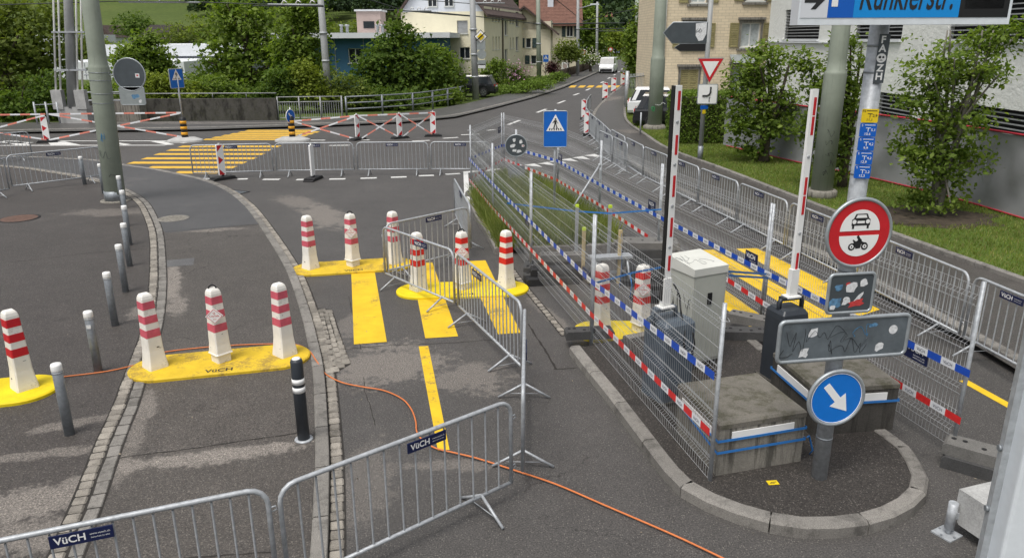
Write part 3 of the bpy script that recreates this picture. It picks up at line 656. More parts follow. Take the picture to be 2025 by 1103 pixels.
rl_ = structure('road_sett_line', None); rsl = [G(1010, 530), G(1040, 570), G(1080, 618), G(1118, 664)]; joint_strip(smooth_path(rsl, 4), -.07, .07, .004, 'road_sett_bed'); sett_run(smooth_path(rsl, 4), 0, rl_, .17, .11, .012, 100, 17)
asphalt('asphalt_new', (.072, .071, .072), [], speck=.4, wet=.45); asphalt('asphalt_patch', (.11, .11, .112), [], speck=.5)
sa, sb = G(330, 461, ZP), G(511, 443, ZP); q1 = [p for p in vis1 if p.y > sb.y and p.x > -25]; q2 = [p for p in offset(vis2, -.16) if p.y > sa.y and p.x > -24]
sheet('footpath_new_asphalt', [sb]+q1+q2[::-1]+[sa], ZP+.0025, 'asphalt_new')
sheet('footpath_patch', [G(329, 515, ZP), G(385, 510, ZP), G(382, 524, ZP), G(330, 528, ZP)], ZP+.0025, 'asphalt_patch')
rng_ = np.random.default_rng(77); LP_ = np.array([(rng_.uniform(-8, 5), rng_.uniform(4.5, 14), .0) for _ in range(90)])
M('litter', (.32, .27, .2), .8, 0, .5, 3); LP_[:, 2] = [(ZP if any(abs(p[1]-k.y) < .4 and p[0] < k.x for k in k1) else 0)+.008 for p in LP_]
lt = ob('ground_litter', leafmesh('ground_litter', LP_, .012+.02*rng_.random(90), 'litter', rng_, 3.0, .6), kind='stuff'); lt['label'] = 'tiny fallen petals and crumbs scattered over the asphalt'
# covers in the ground
def cover(px, py, r, mat, rim, label, z):
    p = G(px, py, z); t = thing('manhole_cover', label, 'manhole cover', (p.x, p.y, z))
    MB().lathe([(r*1.14, .0), (r*1.14, .005), (r*1.02, .006)], 32).build('frame', rim, t)
    b = MB(); b.lathe([(r, .003), (r, .009)], 32)
    for i in range(-3, 4):
        for j in range(-3, 4):
            if i*i+j*j < 10: b.box((i*r*.24, j*r*.24, .0095), (r*.13, r*.13, .004))
    b.build('lid', mat, t)
M('cover_rust', (.13, .078, .06), .8, .2, .3, 12, .4, 40)
cover(38, 432, .42, 'cover_rust', 'rubber', 'round rust-brown manhole cover in the plaza asphalt', ZP+.003)
cover(343, 432, .34, 'concrete', 'kerb', 'round pale concrete manhole cover beside the sett row', ZP+.003)
p = G(468, 381); t = thing('drain_grate', 'slotted cast iron drain grate in the gutter', 'drain', (p.x, p.y, .004), R(-25))
b = MB()
for s in (-1, 1): b.box((0, s*.24, .006), (.56, .05, .012)); b.box((s*.27, 0, .006), (.04, .43, .012))
b.build('frame', 'rubber', t); MB().box((0, 0, .001), (.5, .43, .002)).build('pit', 'dark', t)
for i in range(8): MB().box((-.22+i*.063, 0, .006), (.028, .43, .008)).build('slat', 'galv_dark', t)
p = G(1528, 954, .12); b = MB(); b.box((0, 0, .003), (.11, .075, .004), .1); b.box((.01, .005, .0062), (.06, .01, .001), .15, 1); b.box((-.01, -.018, .0062), (.05, .008, .001), .0, 1)
o = ob('paper_tag', b.mesh('paper_tag', ['yellow_plate', 'ink']), None, p); tag(o, 'small yellow paper tag lying on the island asphalt', 'tag')
# ================================================================ STREET OBJECTS
X, Y, Z = Vector((1, 0, 0)), Vector((0, 1, 0)), Vector((0, 0, 1))
# ---------------------------------------------------------------- crowd barriers
BAR = MB().tube([(0, 0, .2), (0, 0, 1.07)], .0095, 6, cap=False).mesh('bar', 'galv')
def foot_mesh():
    b = MB(); b.tube([(0, 0, .21), (.0, -.2, .09), (0, -.33, .015)], .016, 6); b.tube([(0, 0, .21), (0, .2, .09), (0, .33, .015)], .016, 6)
    b.tube([(0, -.24, .07), (0, .24, .07)], .005, 4); return b.mesh('foot', 'galv')
FOOT = foot_mesh(); _fr = {}; HOOK = MB().tube([(-.01, 0, .38), (.05, 0, .39), (.06, 0, .36), (.02, 0, .345)], .007, 5).mesh('hook', 'galv')
def plate_mesh():
    b = MB(); b.box((0, 0, 0), (.40, .012, .095)); return b.mesh('name_plate', 'navy')
def plate_text(two):
    b = MB()
    for O, U in ((Vector((0, -.0062, 0)), X), (Vector((0, .0062, 0)), -X)):
        text(b, 'VüCH', O-U*.075+Z*.004, U, Z, h=.058, lift=.0012, bold=.02)
        for i, wd in ((.014, .13), (-.014, .12)): text(b, 'www.vuech.ch' if i > 0 else 'Sicherheit ist alles', O+U*.115+Z*i, U, Z, w=wd, lift=.0012)
    return b.mesh('lettering', 'white_clean')
PLATE = plate_mesh(); PTXT = plate_text(True)
def barrier(p0, p1, label, group=None, z=0.0, pos=.42, bars=None, feet=(.16, .84), lean=0.0):
    p0 = Vector((p0[0], p0[1], z)); p1 = Vector((p1[0], p1[1], z)); d = p1-p0; L = round(d.length, 2)-.05
    t = thing('crowd_barrier', label, 'barrier', p0, math.atan2(d.y, d.x), group)
    t.rotation_euler.x = lean+random.uniform(-.012, .012)
    if L not in _fr:
        r = .14; pts = [(0, 0, .2), (0, 0, 1.1-r)]+[(r-r*math.cos(R(a)), 0, 1.1-r+r*math.sin(R(a))) for a in (22, 45, 68, 90)]
        pts += [(L-x, y, zz) for x, y, zz in pts[::-1]]
        pts = [(a[0], a[1], a[2]) for a in pts]
        b = MB(); b.tube(pts, .021, 8); b.tube([(0, 0, .2), (L, 0, .2)], .019, 8); _fr[L] = b.mesh('frame', 'galv')

    ob('frame', _fr[L], t); ob('hook', HOOK, t, (L, 0, .54)); ob('hook', HOOK, t, (L, 0, 0))
    n = bars or max(6, int(round(L/.135)))
    for i in range(1, n): ob('bar', BAR, t, (L*i/n, 0, 0))
    for f in feet: ob('foot', FOOT, t, (L*f, 0, 0))
    if pos is not None:
        sgn = -1 if d.cross(Vector((-p0.x, -p0.y, 0))).z < 0 else 1; q = ob('name_plate', PLATE, t, (L*pos, .027*sgn, 1.02)); ob('lettering', PTXT, q)
    return t
barrier((-1.81, 5.1), (.02, 6.6), 'galvanised crowd barrier with blue name plate across the orange cable', pos=.58, bars=15)
barrier((-4.2, 4.1), (-1.82, 5.02), 'galvanised crowd barrier crossing the sett double row', z=ZP, pos=.50)
barrier((.10, 6.78), (.16, 9.25), 'galvanised crowd barrier seen end-on beside the yellow line', pos=.5)
barrier((.13, 9.35), (-.9, 11.85), 'galvanised crowd barrier standing over the end of the yellow crossing stripe', pos=.62)
barrier((-.96, 11.95), (-2.42, 13.68), 'galvanised crowd barrier in front of the pair of bright red bollards', pos=.42)
barrier((-2.36, 13.8), (-.86, 15.32), 'galvanised crowd barrier between the yellow bollard bases and the grass bed', pos=.55)
barrier((-.86, 15.45), (-1.42, 18.7), 'galvanised crowd barrier running along the grass bed kerb', pos=.5)
gR = 'crowd barriers across the side road'
J = [G(373, 288, 1.1), G(541, 284, 1.1), G(703, 282, 1.1), G(850, 281, 1.1), G(973, 281, 1.1)]
for i, (a, c) in enumerate(zip(J, J[1:])):
    barrier(a.lerp(c, .01), a.lerp(c, .985), ['galvanised crowd barrier in front of the far yellow crossing', 'galvanised crowd barrier behind the plain white beacon', 'galvanised crowd barrier behind the dashed give-way line', 'galvanised crowd barrier ending at the mesh fence corner'][i], gR, pos=.5)
barrier(G(12, 308, 1.16), G(200, 290, 1.16), 'galvanised crowd barrier beside the green lamp post on the plaza', z=ZP, pos=.48)
barrier(G(-150, 335, 1.16), G(9, 312, 1.16), 'galvanised crowd barrier hooked to the plaza barrier, away from the lamp post', z=ZP)
barrier(G(-85, 272, 1.1), G(57, 260, 1.1), 'galvanised crowd barrier standing on the main road by hatched marking', pos=None)
gV = 'crowd barriers in the row along the verge pavement'
lab = 'galvanised crowd barrier in the long row along the verge pavement'
JR = [(2125, 628), (1926, 545), (1705, 455), (1563, 400), (1464, 361.5), (1385, 332), (1274, 290), (1238, 272), (1209, 256)]
jr = [G(x, y, 1.2) for x, y in JR]
chain = [jr[0]]
for a, c in zip(jr, jr[1:]):
    k = max(1, round((c-a).length/2.5)); chain += [a.lerp(c, (i+1)/k) for i in range(k)]
for a, c in zip(chain, chain[1:]): barrier(c.lerp(a, .012), a.lerp(c, .012), lab, gV, z=.1, pos=.45)
far = [jr[-1]]+[G(x, y, 1.1) for x, y in ((1190, 243), (1176, 232), (1164, 222), (1159, 211), (1161, 198), (1168, 188), (1176, 182))]
far = resample(smooth_path(far, 6), 2.45)
for a, c in zip(far, far[1:]): barrier(c.lerp(a, .012), a.lerp(c, .012), 'galvanised crowd barrier in the curved row bulging onto the street', 'crowd barriers curving onto the street', pos=.45)
for a, c in (((1200, 258), (1228, 270)), ((1228, 270), (1259, 285))):
    p, q = G(*a, 1.1), G(*c, 1.1); barrier(q.lerp(p, .02)+Vector((-.28, 0, 0)), p+Vector((-.28, 0, 0)), 'galvanised crowd barrier doubled up in front of the long row', 'doubled crowd barriers')

# ---------------------------------------------------------------- mesh fence panels
_fm = {}
def fence_mesh(L):
    L = round(L, 2)
    if L in _fm: return _fm[L]
    b = MB(); zs = [.12]; prof = [(.0, .12)]
    for zc in (.30, .80, 1.30, 1.80): prof += [(0, zc-.06), (-.045, zc-.03), (-.045, zc+.03), (0, zc+.06)]
    prof += [(0, 1.95)]
    n = int(L/.052)
    for i in range(1, n): b.tube([(L*i/n, y, z) for y, z in prof], .0022, 3, cap=False)
    for y, z in prof+[(0, .55), (0, 1.05), (0, 1.55)]:
        b.tube([(.02, y+.003, z), (L-.02, y+.003, z)], .0022, 4, cap=False)
    _fm[L] = b.mesh('wire_mesh', 'wire'); return _fm[L]
POST = MB().tube([(0, 0, .03), (0, 0, 2.02)], .022, 10).mesh('post', 'galv')
def bigplate():
    b = MB(); b.box((0, 0, 0), (.36, .008, .2)); return b.mesh('name_plate', 'navy')
def bigtext():
    b = MB()
    for O, U in ((Vector((0, -.0042, 0)), X), (Vector((0, .0042, 0)), -X)):
        text(b, 'VüCH', O-U*.02+Z*.035, U, Z, w=.26, lift=.001, bold=.02); text(b, 'Sicherheit ist alles', O+U*.05-Z*.035, U, Z, w=.18, lift=.001); text(b, 'www.vuech.ch', O+U*.05-Z*.065, U, Z, w=.18, lift=.001)
    return b.mesh('lettering', 'white_clean')
BP, BT = bigplate(), bigtext()
def fence(p0, p1, label, plate=.1, pz=1.0, z=.0):
    p0 = Vector((p0[0], p0[1], z)); p1 = Vector((p1[0], p1[1], z)); d = p1-p0; L = round(d.length-.06, 2)
    t = thing('site_fence', label, 'fence', p0, math.atan2(d.y, d.x), 'wire mesh site fence panels')
    ob('post', POST, t, (0, 0, 0)); ob('post', POST, t, (L, 0, 0)); ob('wire_mesh', fence_mesh(L), t, kind='stuff')
    if plate is not None:
        q = ob('name_plate', BP, t, (L*plate, -.02, pz)); ob('lettering', BT, q)
    h = MB(); h.tube([(L*.0, .0, 1.88), (.0, .05, 1.88), (-.1, .06, 1.88), (-.12, .0, 1.88), (-.02, -.03, 1.88)], .004, 4); h.build('wire_tie', 'wire', t)
    return t
LP = [Vector((2.0, 6.72, 0)), Vector((1.17, 10.5, 0)), Vector((.36, 14.12, 0)), Vector((-.46, 18.2, 0)), Vector((-1.19, 22.1, 0))]
RP = [Vector((4.82, 7.28, 0)), Vector((3.93, 11.15, 0)), Vector((3.0, 14.95, 0)), Vector((2.2, 18.55, 0)), Vector((1.38, 22.2, 0)), Vector((-.25, 25.9, 0))]
ll = ['wire mesh fence panel beside the concrete block with straps', 'wire mesh fence panel behind the front pair of bollards and yellow base', 'wire mesh fence panel across the front of the grass bed', 'wire mesh fence panel along the tall grass beside the round sign back']
for i in range(4): fence(LP[i], LP[i+1], ll[i], plate=[None, .1, .1, .93][i], pz=1.0)
rl = ['wire mesh fence panel with free end post beside the round car ban sign', 'wire mesh fence panel over the yellow stripes behind the grey cabinet', 'wire mesh fence panel with the leaning brace tube', 'wire mesh fence panel behind the pedestrian crossing sign', 'wire mesh fence panel facing the white triangle marking']
for i in range(5): fence(RP[i+1], RP[i], rl[i], plate=[.82, .9, .9, .06, None][i], pz=[.95, 1.05, 1.1, 1.1, 1][i])
# panels are built from far post to near post, so the right edge of the plate is near
fence(LP[4]+Vector((.0, .06, 0)), RP[5]+Vector((-.06, 0, 0)), 'wire mesh fence panel closing the far end of the enclosure', plate=.9, pz=1.5)
b = MB(); a, c = Vector((2.14, 18.4, 1.45)), Vector((1.25, 17.9, .14)); b.tube([a, c], .022, 8); b.box((c.x, c.y, c.z-.01), (.12, .12, .02)); b.lathe([(.035, -.04), (.035, .04)], 10, a)
o = b.build('brace_tube', 'galv', off=c); o.location = c; tag(o, 'leaning galvanised brace tube from fence post into the grass', 'brace')
def foot_block(p, rz, mat, label, group=None, z=0, L=.72, w=.23, h=.13):
    b = MB(); prof = [(-L/2, 0), (L/2, 0), (L/2, h-.03), (L/2-.03, h), (-L/2+.03, h), (-L/2, h-.03)]
    b.plate(prof, Vector((0, 0, 0)), X, Z, -w/2, w/2)
    for sx in (-.3, -.22, -.08, .08, .22, .3):
        b.lathe([(.026, 0), (.026, .004)], 10, (sx*L/.72, .035 if abs(sx) > .2 else -.03, h), 1)
    t = ob('ballast_block', b.mesh('ballast_block', [mat, 'dark']), None, (p[0], p[1], z), rz); return tag(t, label, 'fence foot', group)
ang = R(12)
foot_block((LP[1].x-.02, LP[1].y+.05), R(5), 'foot_dark', 'dark fence foot at the tip of the island kerb', z=.14)
foot_block((LP[2].x, LP[2].y), R(85), 'foot_dark', 'dark fence foot beside the white corner bollard', z=0)
foot_block((LP[2].x, LP[2].y+.0), R(84), 'foot_dark', 'dark fence foot lying on top of another one', z=.131, L=.5, h=.11)
foot_block((5.05, 7.0), R(-38), 'foot_grey', 'pale worn fence foot under the free end fence post', z=.14, L=.95, w=.27)
foot_block((5.12, 6.9), R(-38), 'foot_dark', 'black fence foot lying under the pale one', z=0, L=1.15, w=.3, h=.139)
foot_block((RP[1].x-.12, RP[1].y-.15), R(-35), 'foot_grey', 'pale fence foot bridging the island edge near the grey cabinet', z=.15, L=.95, w=.25)
foot_block((RP[1].x-.45, RP[1].y-.6), R(-5), 'foot_dark', 'dark fence foot lying on island asphalt behind the cabinet', z=.12, L=.7, w=.25)
foot_block((RP[2].x-.2, RP[2].y+.05), R(-5), 'foot_grey', 'upper pale slab of the stack between the fences', z=.33, L=1.2, w=.5)
foot_block((RP[2].x-.2, RP[2].y), R(3), 'foot_dark', 'middle dark slab of the stack between the fences', z=.16, L=1.1, w=.5, h=.165)
foot_block((RP[2].x-.25, RP[2].y-.05), R(-3), 'foot_dark', 'lowest dark slab of the stack between the fences', z=0, L=1.2, w=.55, h=.155)
foot_block((1.0, 14.7), R(4), 'foot_grey', 'grey fence foot on the pile before the grass bed', z=.14, L=.9, w=.3)
foot_block((1.0, 14.75), R(-4), 'foot_dark', 'lower dark fence foot of the pile before the grass bed', z=0, L=.95, w=.32, h=.139)
foot_block((1.6, 14.4), R(80), 'foot_dark', 'dark fence foot lying beside the steel trestle', z=0, L=.95, w=.3)
foot_block((RP[3].x, RP[3].y), R(78), 'foot_grey', 'grey fence foot under the braced fence post')
foot_block((RP[4].x, RP[4].y), R(75), 'foot_grey', 'grey fence foot behind the pedestrian crossing sign')
foot_block((RP[5].x, RP[5].y), R(60), 'foot_grey', 'grey fence foot at the far corner of the enclosure')
foot_block((LP[4].x, LP[4].y), R(80), 'foot_grey', 'grey fence foot at the white edge line', L=.6)

# ---------------------------------------------------------------- barrier tapes along the fences
def tape(pts, w, mats, label, seg=.2, words=False, out=.03, sag=.0):
    P = resample([Vector(p) for p in pts], seg/2); b = MB(); tx = MB(); k = 0
    for i in range(0, len(P)-1, 2):
        q = P[i:i+3]
        if len(q) < 2: break
        vs = []
        for p in q:
            vs += [p-Z*w/2, p+Z*w/2]
        b.add(vs, [(2*j, 2*j+2, 2*j+3, 2*j+1) for j in range(len(q)-1)], (i//2) % 2)
        if words and (i//2) % 2 == 1 and len(q) == 3:
            U = (q[2]-q[0]).normalized(); V = (Z-U*Z.dot(U)).normalized(); nrm = U.cross(V)
            if nrm.y > 0: U = -U
            text(tx, 'VüCH', q[1], U, V, w=min((q[2]-q[0]).length*.62, .15), lift=.004)
    c = P[0].copy()
    if words and tx.v: o = b.build('barrier_tape', mats, off=c); tx.build('lettering', 'navy', o, off=c)
    else: o = b.build('barrier_tape', mats, off=c)
    o.location = c; return tag(o, label, 'tape', 'striped barrier tapes')
def on_posts(posts, ys, dx): return [Vector((p.x+dx[0], p.y+dx[1], HZ(p, y))) for p, y in zip(posts, ys)]
tape(on_posts(LP, (742, 552, 433, 359, 313), (-.05, -.02)), .085, ['tape_blue', 'tape_white'], 'blue and white tape along the fence beside the boom barrier housing', .2, True)
tape(on_posts(LP, (853, 615, 487, 408, 355), (-.05, -.02)), .085, ['tape_red', 'tape_white'], 'red and white tape low along the fence beside the boom barrier housing', .2, True)
tape(on_posts(RP, (737, 538, 428, 364, 318, 287), (-.04, -.03)), .085, ['tape_blue', 'tape_white'], 'blue and white tape on the fence facing the verge pavement', .2, True)
tape(on_posts(RP[:2], (830, 597), (-.04, -.03))+[Vector((3.35, 13.4, HZ((3.35, 13.4), 510)))], .085, ['tape_red', 'tape_white'], 'red and white tape low behind the car ban sign', .22, True)
tape([Vector((2.85, 15.4, HZ((2.85, 15.4), 468)))]+on_posts(RP[3:], (404, 356, 314), (-.04, -.03)), .085, ['tape_red', 'tape_white'], 'red and white tape on the fence with the leaning brace', .2)
tape([Vector((-1.19, 22.1, HZ(LP[4], 313))), Vector((-.29, 25.85, HZ(RP[5], 287)))], .085, ['tape_blue', 'tape_white'], 'blue and white tape across the far end of the enclosure', .2)
tape([Vector((-1.19, 22.1, HZ(LP[4], 352))), Vector((-.29, 25.85, HZ(RP[5], 315)))], .085, ['tape_red', 'tape_white'], 'red and white tape across the far end of the enclosure', .2)

# ---------------------------------------------------------------- galvanised posts with white caps
def gal_post(px, py, label='galvanised steel bollard with white cap along the sett row'):
    p = G(px, py, ZP); t = thing('steel_bollard', label, 'bollard', p, 0, 'steel bollards along the plaza edge'); return t
pm = MB().lathe([(.056, 0), (.056, .8), (.05, .805)], 16).mesh('post', 'galv_dark'); cm = MB().lathe([(.058, .80), (.06, .81), (.06, .865), (.052, .885), (.0, .888)], 16).mesh('cap', 'white'); rm_ = MB().lathe([(.059, .775), (.059, .792)], 16).mesh('collar', 'galv')
for i, (px, py) in enumerate(((138, 858), (195, 735), (228, 643), (249, 577), (257, 526), (257, 484), (252, 447), (244, 412), (206, 383), (168, 365))):
    lb = {0: 'galvanised steel bollard beside the lone bollard on yellow base', 1: 'galvanised steel bollard with white sticker near the orange cable', 8: 'galvanised steel bollard at the end of the plaza barrier', 9: 'galvanised steel bollard in front of the plaza barrier'}.get(i, 'galvanised steel bollard with white cap in the row along the setts')
    t = gal_post(px, py, lb); ob('post', pm, t); ob('cap', cm, t); ob('collar', rm_, t)
    if i == 1: MB().box((.01, -.057, .68), (.06, .006, .05)).build('sticker', 'sticker_white', t)
p = G(601, 868, ZP); t = thing('dark_bollard', 'anthracite bollard with two white reflective bands beside the kerb', 'bollard', p)
MB().lathe([(.068, 0), (.068, .96), (.06, .985), (.03, .995)], 24).build('post', 'anthracite', t)
for z0, z1 in ((.70, .765), (.60, .665)): MB().lathe([(.0695, z0), (.0695, z1)], 24).build('reflective_band', 'white_clean', t)
MB().lathe([(.05, .992), (.04, 1.003), (.0, 1.004)], 20).build('cap', 'white', t); MB().lathe([(.105, .0), (.1, .012), (.069, .016)], 24).build('ground_ring', 'galv', t)

# ---------------------------------------------------------------- concrete bollards on yellow base plates
def octa(hw, z, ch=.13): 
    c = hw*(1-ch); return [(hw, -c, z), (hw, c, z), (c, hw, z), (-c, hw, z), (-hw, c, z), (-hw, -c, z), (-c, -hw, z), (c, -hw, z)]
def loft(b, rings, mi=0, sm=False):
    n = len(rings[0]); vs = [p for r in rings for p in r]; fs = [(i*n+j, i*n+(j+1) % n, (i+1)*n+(j+1) % n, (i+1)*n+j) for i in range(len(rings)-1) for j in range(n)]
    b.add(vs, fs+[tuple(range(n))[::-1], tuple(range((len(rings)-1)*n, len(rings)*n))], mi, sm)
PRF = [(0, .132), (.04, .130), (.15, .116), (.27, .104), (.42, .100), (1.0, .080), (1.04, .070), (1.065, .052)]
def hw_at(z):
    for (a, x), (c, y) in zip(PRF, PRF[1:]):
        if a <= z <= c: return x+(y-x)*(z-a)/(c-a)
b = MB(); loft(b, [octa(h, z) for z, h in PRF]); BOL = b.mesh('bollard', 'cream_white')
b = MB(); loft(b, [octa(.1, 0), octa(.1, .12), octa(.127, .13)]+[octa(h, z) for z, h in PRF[2:]]); BOLN = b.mesh('bollard', 'cream_white')
def bands(mat):
    out = []
    for z0, z1 in ((.86, .965), (.665, .77), (.465, .575)):
        b = MB(); loft(b, [octa(hw_at(z0)+.002, z0), octa(hw_at(z1)+.002, z1)]); out.append(b.mesh('band', mat))
    return out
BF, BB, BD = bands('red_faded'), bands('red_bright'), bands('red')
b = MB(); b.tube([(math.cos(R(a))*.05, 0, 1.06+math.sin(R(a))*.055) for a in range(-20, 201, 20)], .011, 6); EYE = b.mesh('lifting_eye', 'rubber')
b = MB(); b.plate([(0, -.115), (.115, 0), (0, .115), (-.115, 0)], Vector((0, -.128, .71)), X, Vector((0, .02, 1)).normalized(), 0, .01); DIA = b.mesh('badge', 'white')
b = MB(); O = Vector((0, -.1385, .71)); V_ = Vector((0, .02, 1)).normalized(); text(b, 'CitySafe', O, X, V_, w=.13); text(b, 'CH', O-Z*.045, X, V_, w=.04); text(b, 'o', O+Z*.045, X, V_, w=.03)
for k in range(4):
    c4 = [(0, -.1), (.1, 0), (0, .1), (-.1, 0)]; p4, q4 = c4[k], c4[(k+1) % 4]; b.tube([O+X*p4[0]+V_*p4[1], O+X*q4[0]+V_*q4[1]], .003, 4)
DTX = b.mesh('lettering', 'red')
def scuff(parent, rr):
    f = rr.randrange(4); z = rr.uniform(.03, .5) if rr.random() < .75 else rr.uniform(.5, .95); a = f*math.pi/2; Nn = Vector((math.cos(a), math.sin(a), 0)); Uu = Vector((-Nn.y, Nn.x, 0)); w_ = rr.uniform(.008, .045); h_ = rr.uniform(.004, .02); sk = rr.uniform(-.6, .6)
    x0 = rr.uniform(-.06, .05); h0 = hw_at(z)+.0012; h1 = hw_at(min(z+h_, 1.0))+.0012; b = MB()
    b.add([Nn*h0+Uu*x0+Z*z, Nn*h0+Uu*(x0+w_)+Z*(z+sk*.0), Nn*h1+Uu*(x0+w_*.8+sk*.02)+Z*(z+h_), Nn*h1+Uu*(x0+sk*.02)+Z*(z+h_*.9)], [(0, 1, 2, 3)]); b.build('scuff', rr.choice(['rubber', 'galv_dark', 'bark']), parent)
def bollard_group(c, rz, spots, bnd, base, label, z=0, L=2.42, W=.86, words=True, cut=None):
    t = thing('bollard_barrier', label, 'bollard', (c[0], c[1], z), rz, 'concrete bollards on yellow base plates')
    r = W/2; poly = [(L/2-r+r*math.cos(R(a)), r*math.sin(R(a))) for a in range(-90, 91, 12)]+[(-L/2+r+r*math.cos(R(a)), r*math.sin(R(a))) for a in range(90, 271, 12)]
    b = MB(); loft(b, [[(x, y, .0) for x, y in poly], [(x, y, .035) for x, y in poly], [(x*.985, y*.965, .05) for x, y in poly]]); o = b.build('base_plate', base, t)
    if words:
        b = MB(); text(b, 'VüCH', Vector((0, -.33, .05)), X, Y, w=.36, bold=.02); b.build('lettering', 'ink', o)
    for i, sx in enumerate(spots):
        q = ob('bollard', BOLN if abs(sx) < .1 else BOL, t, (sx, .02, .045), R(38)+random.uniform(-.06, .06))
        for m in bnd: ob('band', m, q)
        rs_ = random.Random(int(c[0]*100)+i*7)
        for _ in range(7): scuff(q, rs_)
        if abs(sx) < .1: ob('lifting_eye', EYE, q, rz=-q.rotation_euler.z); ob('badge', DIA, q, rz=-q.rotation_euler.z)
        if abs(sx) < .1: ob('lettering', DTX, q, rz=-q.rotation_euler.z)
    return t
def mid(a, c): return ((a[0]+c[0])/2, (a[1]+c[1])/2)
bollard_group((-4.08, 9.80), math.atan2(.42, 1.7), (-.86, 0, .86), BF, 'yellow_base', 'three faded pink-banded concrete bollards on a yellow base on the footpath', z=ZP)
bollard_group((-3.20, 14.66), math.atan2(.34, 1.61), (-.83, 0, .83), BF, 'yellow_base', 'three concrete bollards on a yellow base at the kerb above the first crossing stripe')
bollard_group((-.90, 13.16), math.atan2(.12, 1.58), (-.8, 0, .8), BB, 'yellow_fresh', 'three bright red-banded concrete bollards on a yellow base beside the fence')
bollard_group((-7.1, 8.75), R(15), (-.8, 0, .8), BD, 'yellow_fresh', 'red-banded concrete bollard group on a yellow base on the plaza', z=ZP)
bollard_group((2.0, 11.03), R(-4), (-.62, .0, .6), BB, 'yellow_fresh', 'red-banded concrete bollards on a yellow base inside the fence', words=False, L=2.1)

# ---------------------------------------------------------------- orange cable
cab = [(-200, 800), (0, 764), (70, 752), (130, 744), (210, 734), (268, 721), (300, 708)]
pts = [G(x, y, ZP+.012) for x, y in cab]; pts += [G(330, 695, ZP+.012), G(450, 683, ZP+.012), G(570, 680, ZP+.012), G(607, 690, ZP+.012), G(625, 712, ZP+.02)]
pts += [G(x, y, .03) for x, y in ((640, 735), (655, 746), (680, 757), (720, 765), (760, 772), (795, 788), (813, 808), (822, 832), (824, 852), (834, 868), (860, 885), (900, 895), (945, 906), (1020, 930), (1100, 957), (1200, 1000), (1330, 1056), (1430, 1103), (1560, 1165))]
b = MB(); b.tube(smooth_path(pts, 5), .0095, 8); o = b.build('power_cable', 'orange', off=pts[0]); o.location = pts[0]; tag(o, 'orange power cable snaking over the plaza, kerb and road', 'cable')
# ================================================================ ISLAND FURNITURE
ZI = .118
# sign post with parking board
SP = Vector((3.13, 6.78, ZI)); ya = R(9); U = Vector((math.cos(ya), math.sin(ya), 0)); N = Vector((math.sin(ya), -math.cos(ya), 0))
t = thing('sign_post', 'tall galvanised post with car ban sign, keep-right arrow and blue parking board', 'traffic sign', SP)
def L_(p): return p-SP
MB().lathe([(.078, 0), (.078, 4.75)], 24).build('post', 'galv', t)
for zz in (.45, 1.45, 2.2, 3.1, 3.98, 4.2): MB().lathe([(.0805, zz), (.0805, zz+.018)], 24).build('clamp_band', 'galv_dark', t)
def ring_disc(parent, name, c, r, face, rim='sign_rim', rr=.018):
    o = MB().plate(circ(48, r), c, U, Z, 0, .012).build(name, face, parent); f = MB(); frame_ring(f, circ(48, r), c+N*.004, U, Z, rr); f.build('rim', rim, o); return o
def off_c(z, d=.1): return Vector((0, 0, z-ZI))+N*d
# car ban sign
c = off_c(2.705); s = ring_disc(t, 'ban_sign', c, .312, 'red')
w_ = MB()
up = [(x, y+.022) for x, y in circ(25, .195, 0, 180)]; dn = [(x, y-.022) for x, y in circ(25, .195, 180, 360)]
w_.plate(up, c, U, Z, .0125, .0145); w_.plate(dn, c, U, Z, .0125, .0145); w_.build('white_field', 'white_clean', s)
g = MB()
def pl(poly, dx=0, dy=0, k=1.0, mi=0, t0=.0150, t1=.0162): g.plate([(x*k+dx, y*k+dy) for x, y in poly], c, U, Z, t0, t1, mi)
pl([(-.09, .0), (-.09, .055), (-.075, .065), (-.055, .108), (.055, .108), (.075, .065), (.09, .055), (.09, .0), (.082, -.002), (.082, -.03), (.062, -.03), (.062, 0), (-.062, 0), (-.062, -.03), (-.082, -.03), (-.082, -.002)], 0, .072)
pl([(-.055, .07), (-.042, .098), (.042, .098), (.055, .07)], 0, .072, 1, 1, .0164, .0172)
for sx in (-.066, .066): pl(circ(14, .02), sx, .107, 1, 1, .0164, .0172)
pl([(-.035, .02), (-.035, .042), (.035, .042), (.035, .02)], 0, .072, 1, 1, .0164, .0172)
for sx in (-.062, .066):
    pl(circ(18, .034), sx, -.125); pl(circ(14, .019), sx, -.125, 1, 1, .0164, .0172); pl(circ(10, .008), sx, -.125, 1, 0, .0174, .018)
pl([(-.062, -.125), (-.045, -.085), (-.06, -.065), (-.05, -.058), (-.025, -.078), (.0, -.06), (.015, -.055), (.02, -.07), (.055, -.085), (.085, -.09), (.07, -.1), (.03, -.105), (.025, -.14), (-.02, -.145), (-.035, -.11)])
pl([(.0, -.075), (-.012, -.05), (-.022, -.035), (-.016, -.022), (-.002, -.02), (.004, -.032), (.012, -.045), (.03, -.06), (.034, -.08)])
g.build('pictogram', ['ink', 'white_clean'], s)
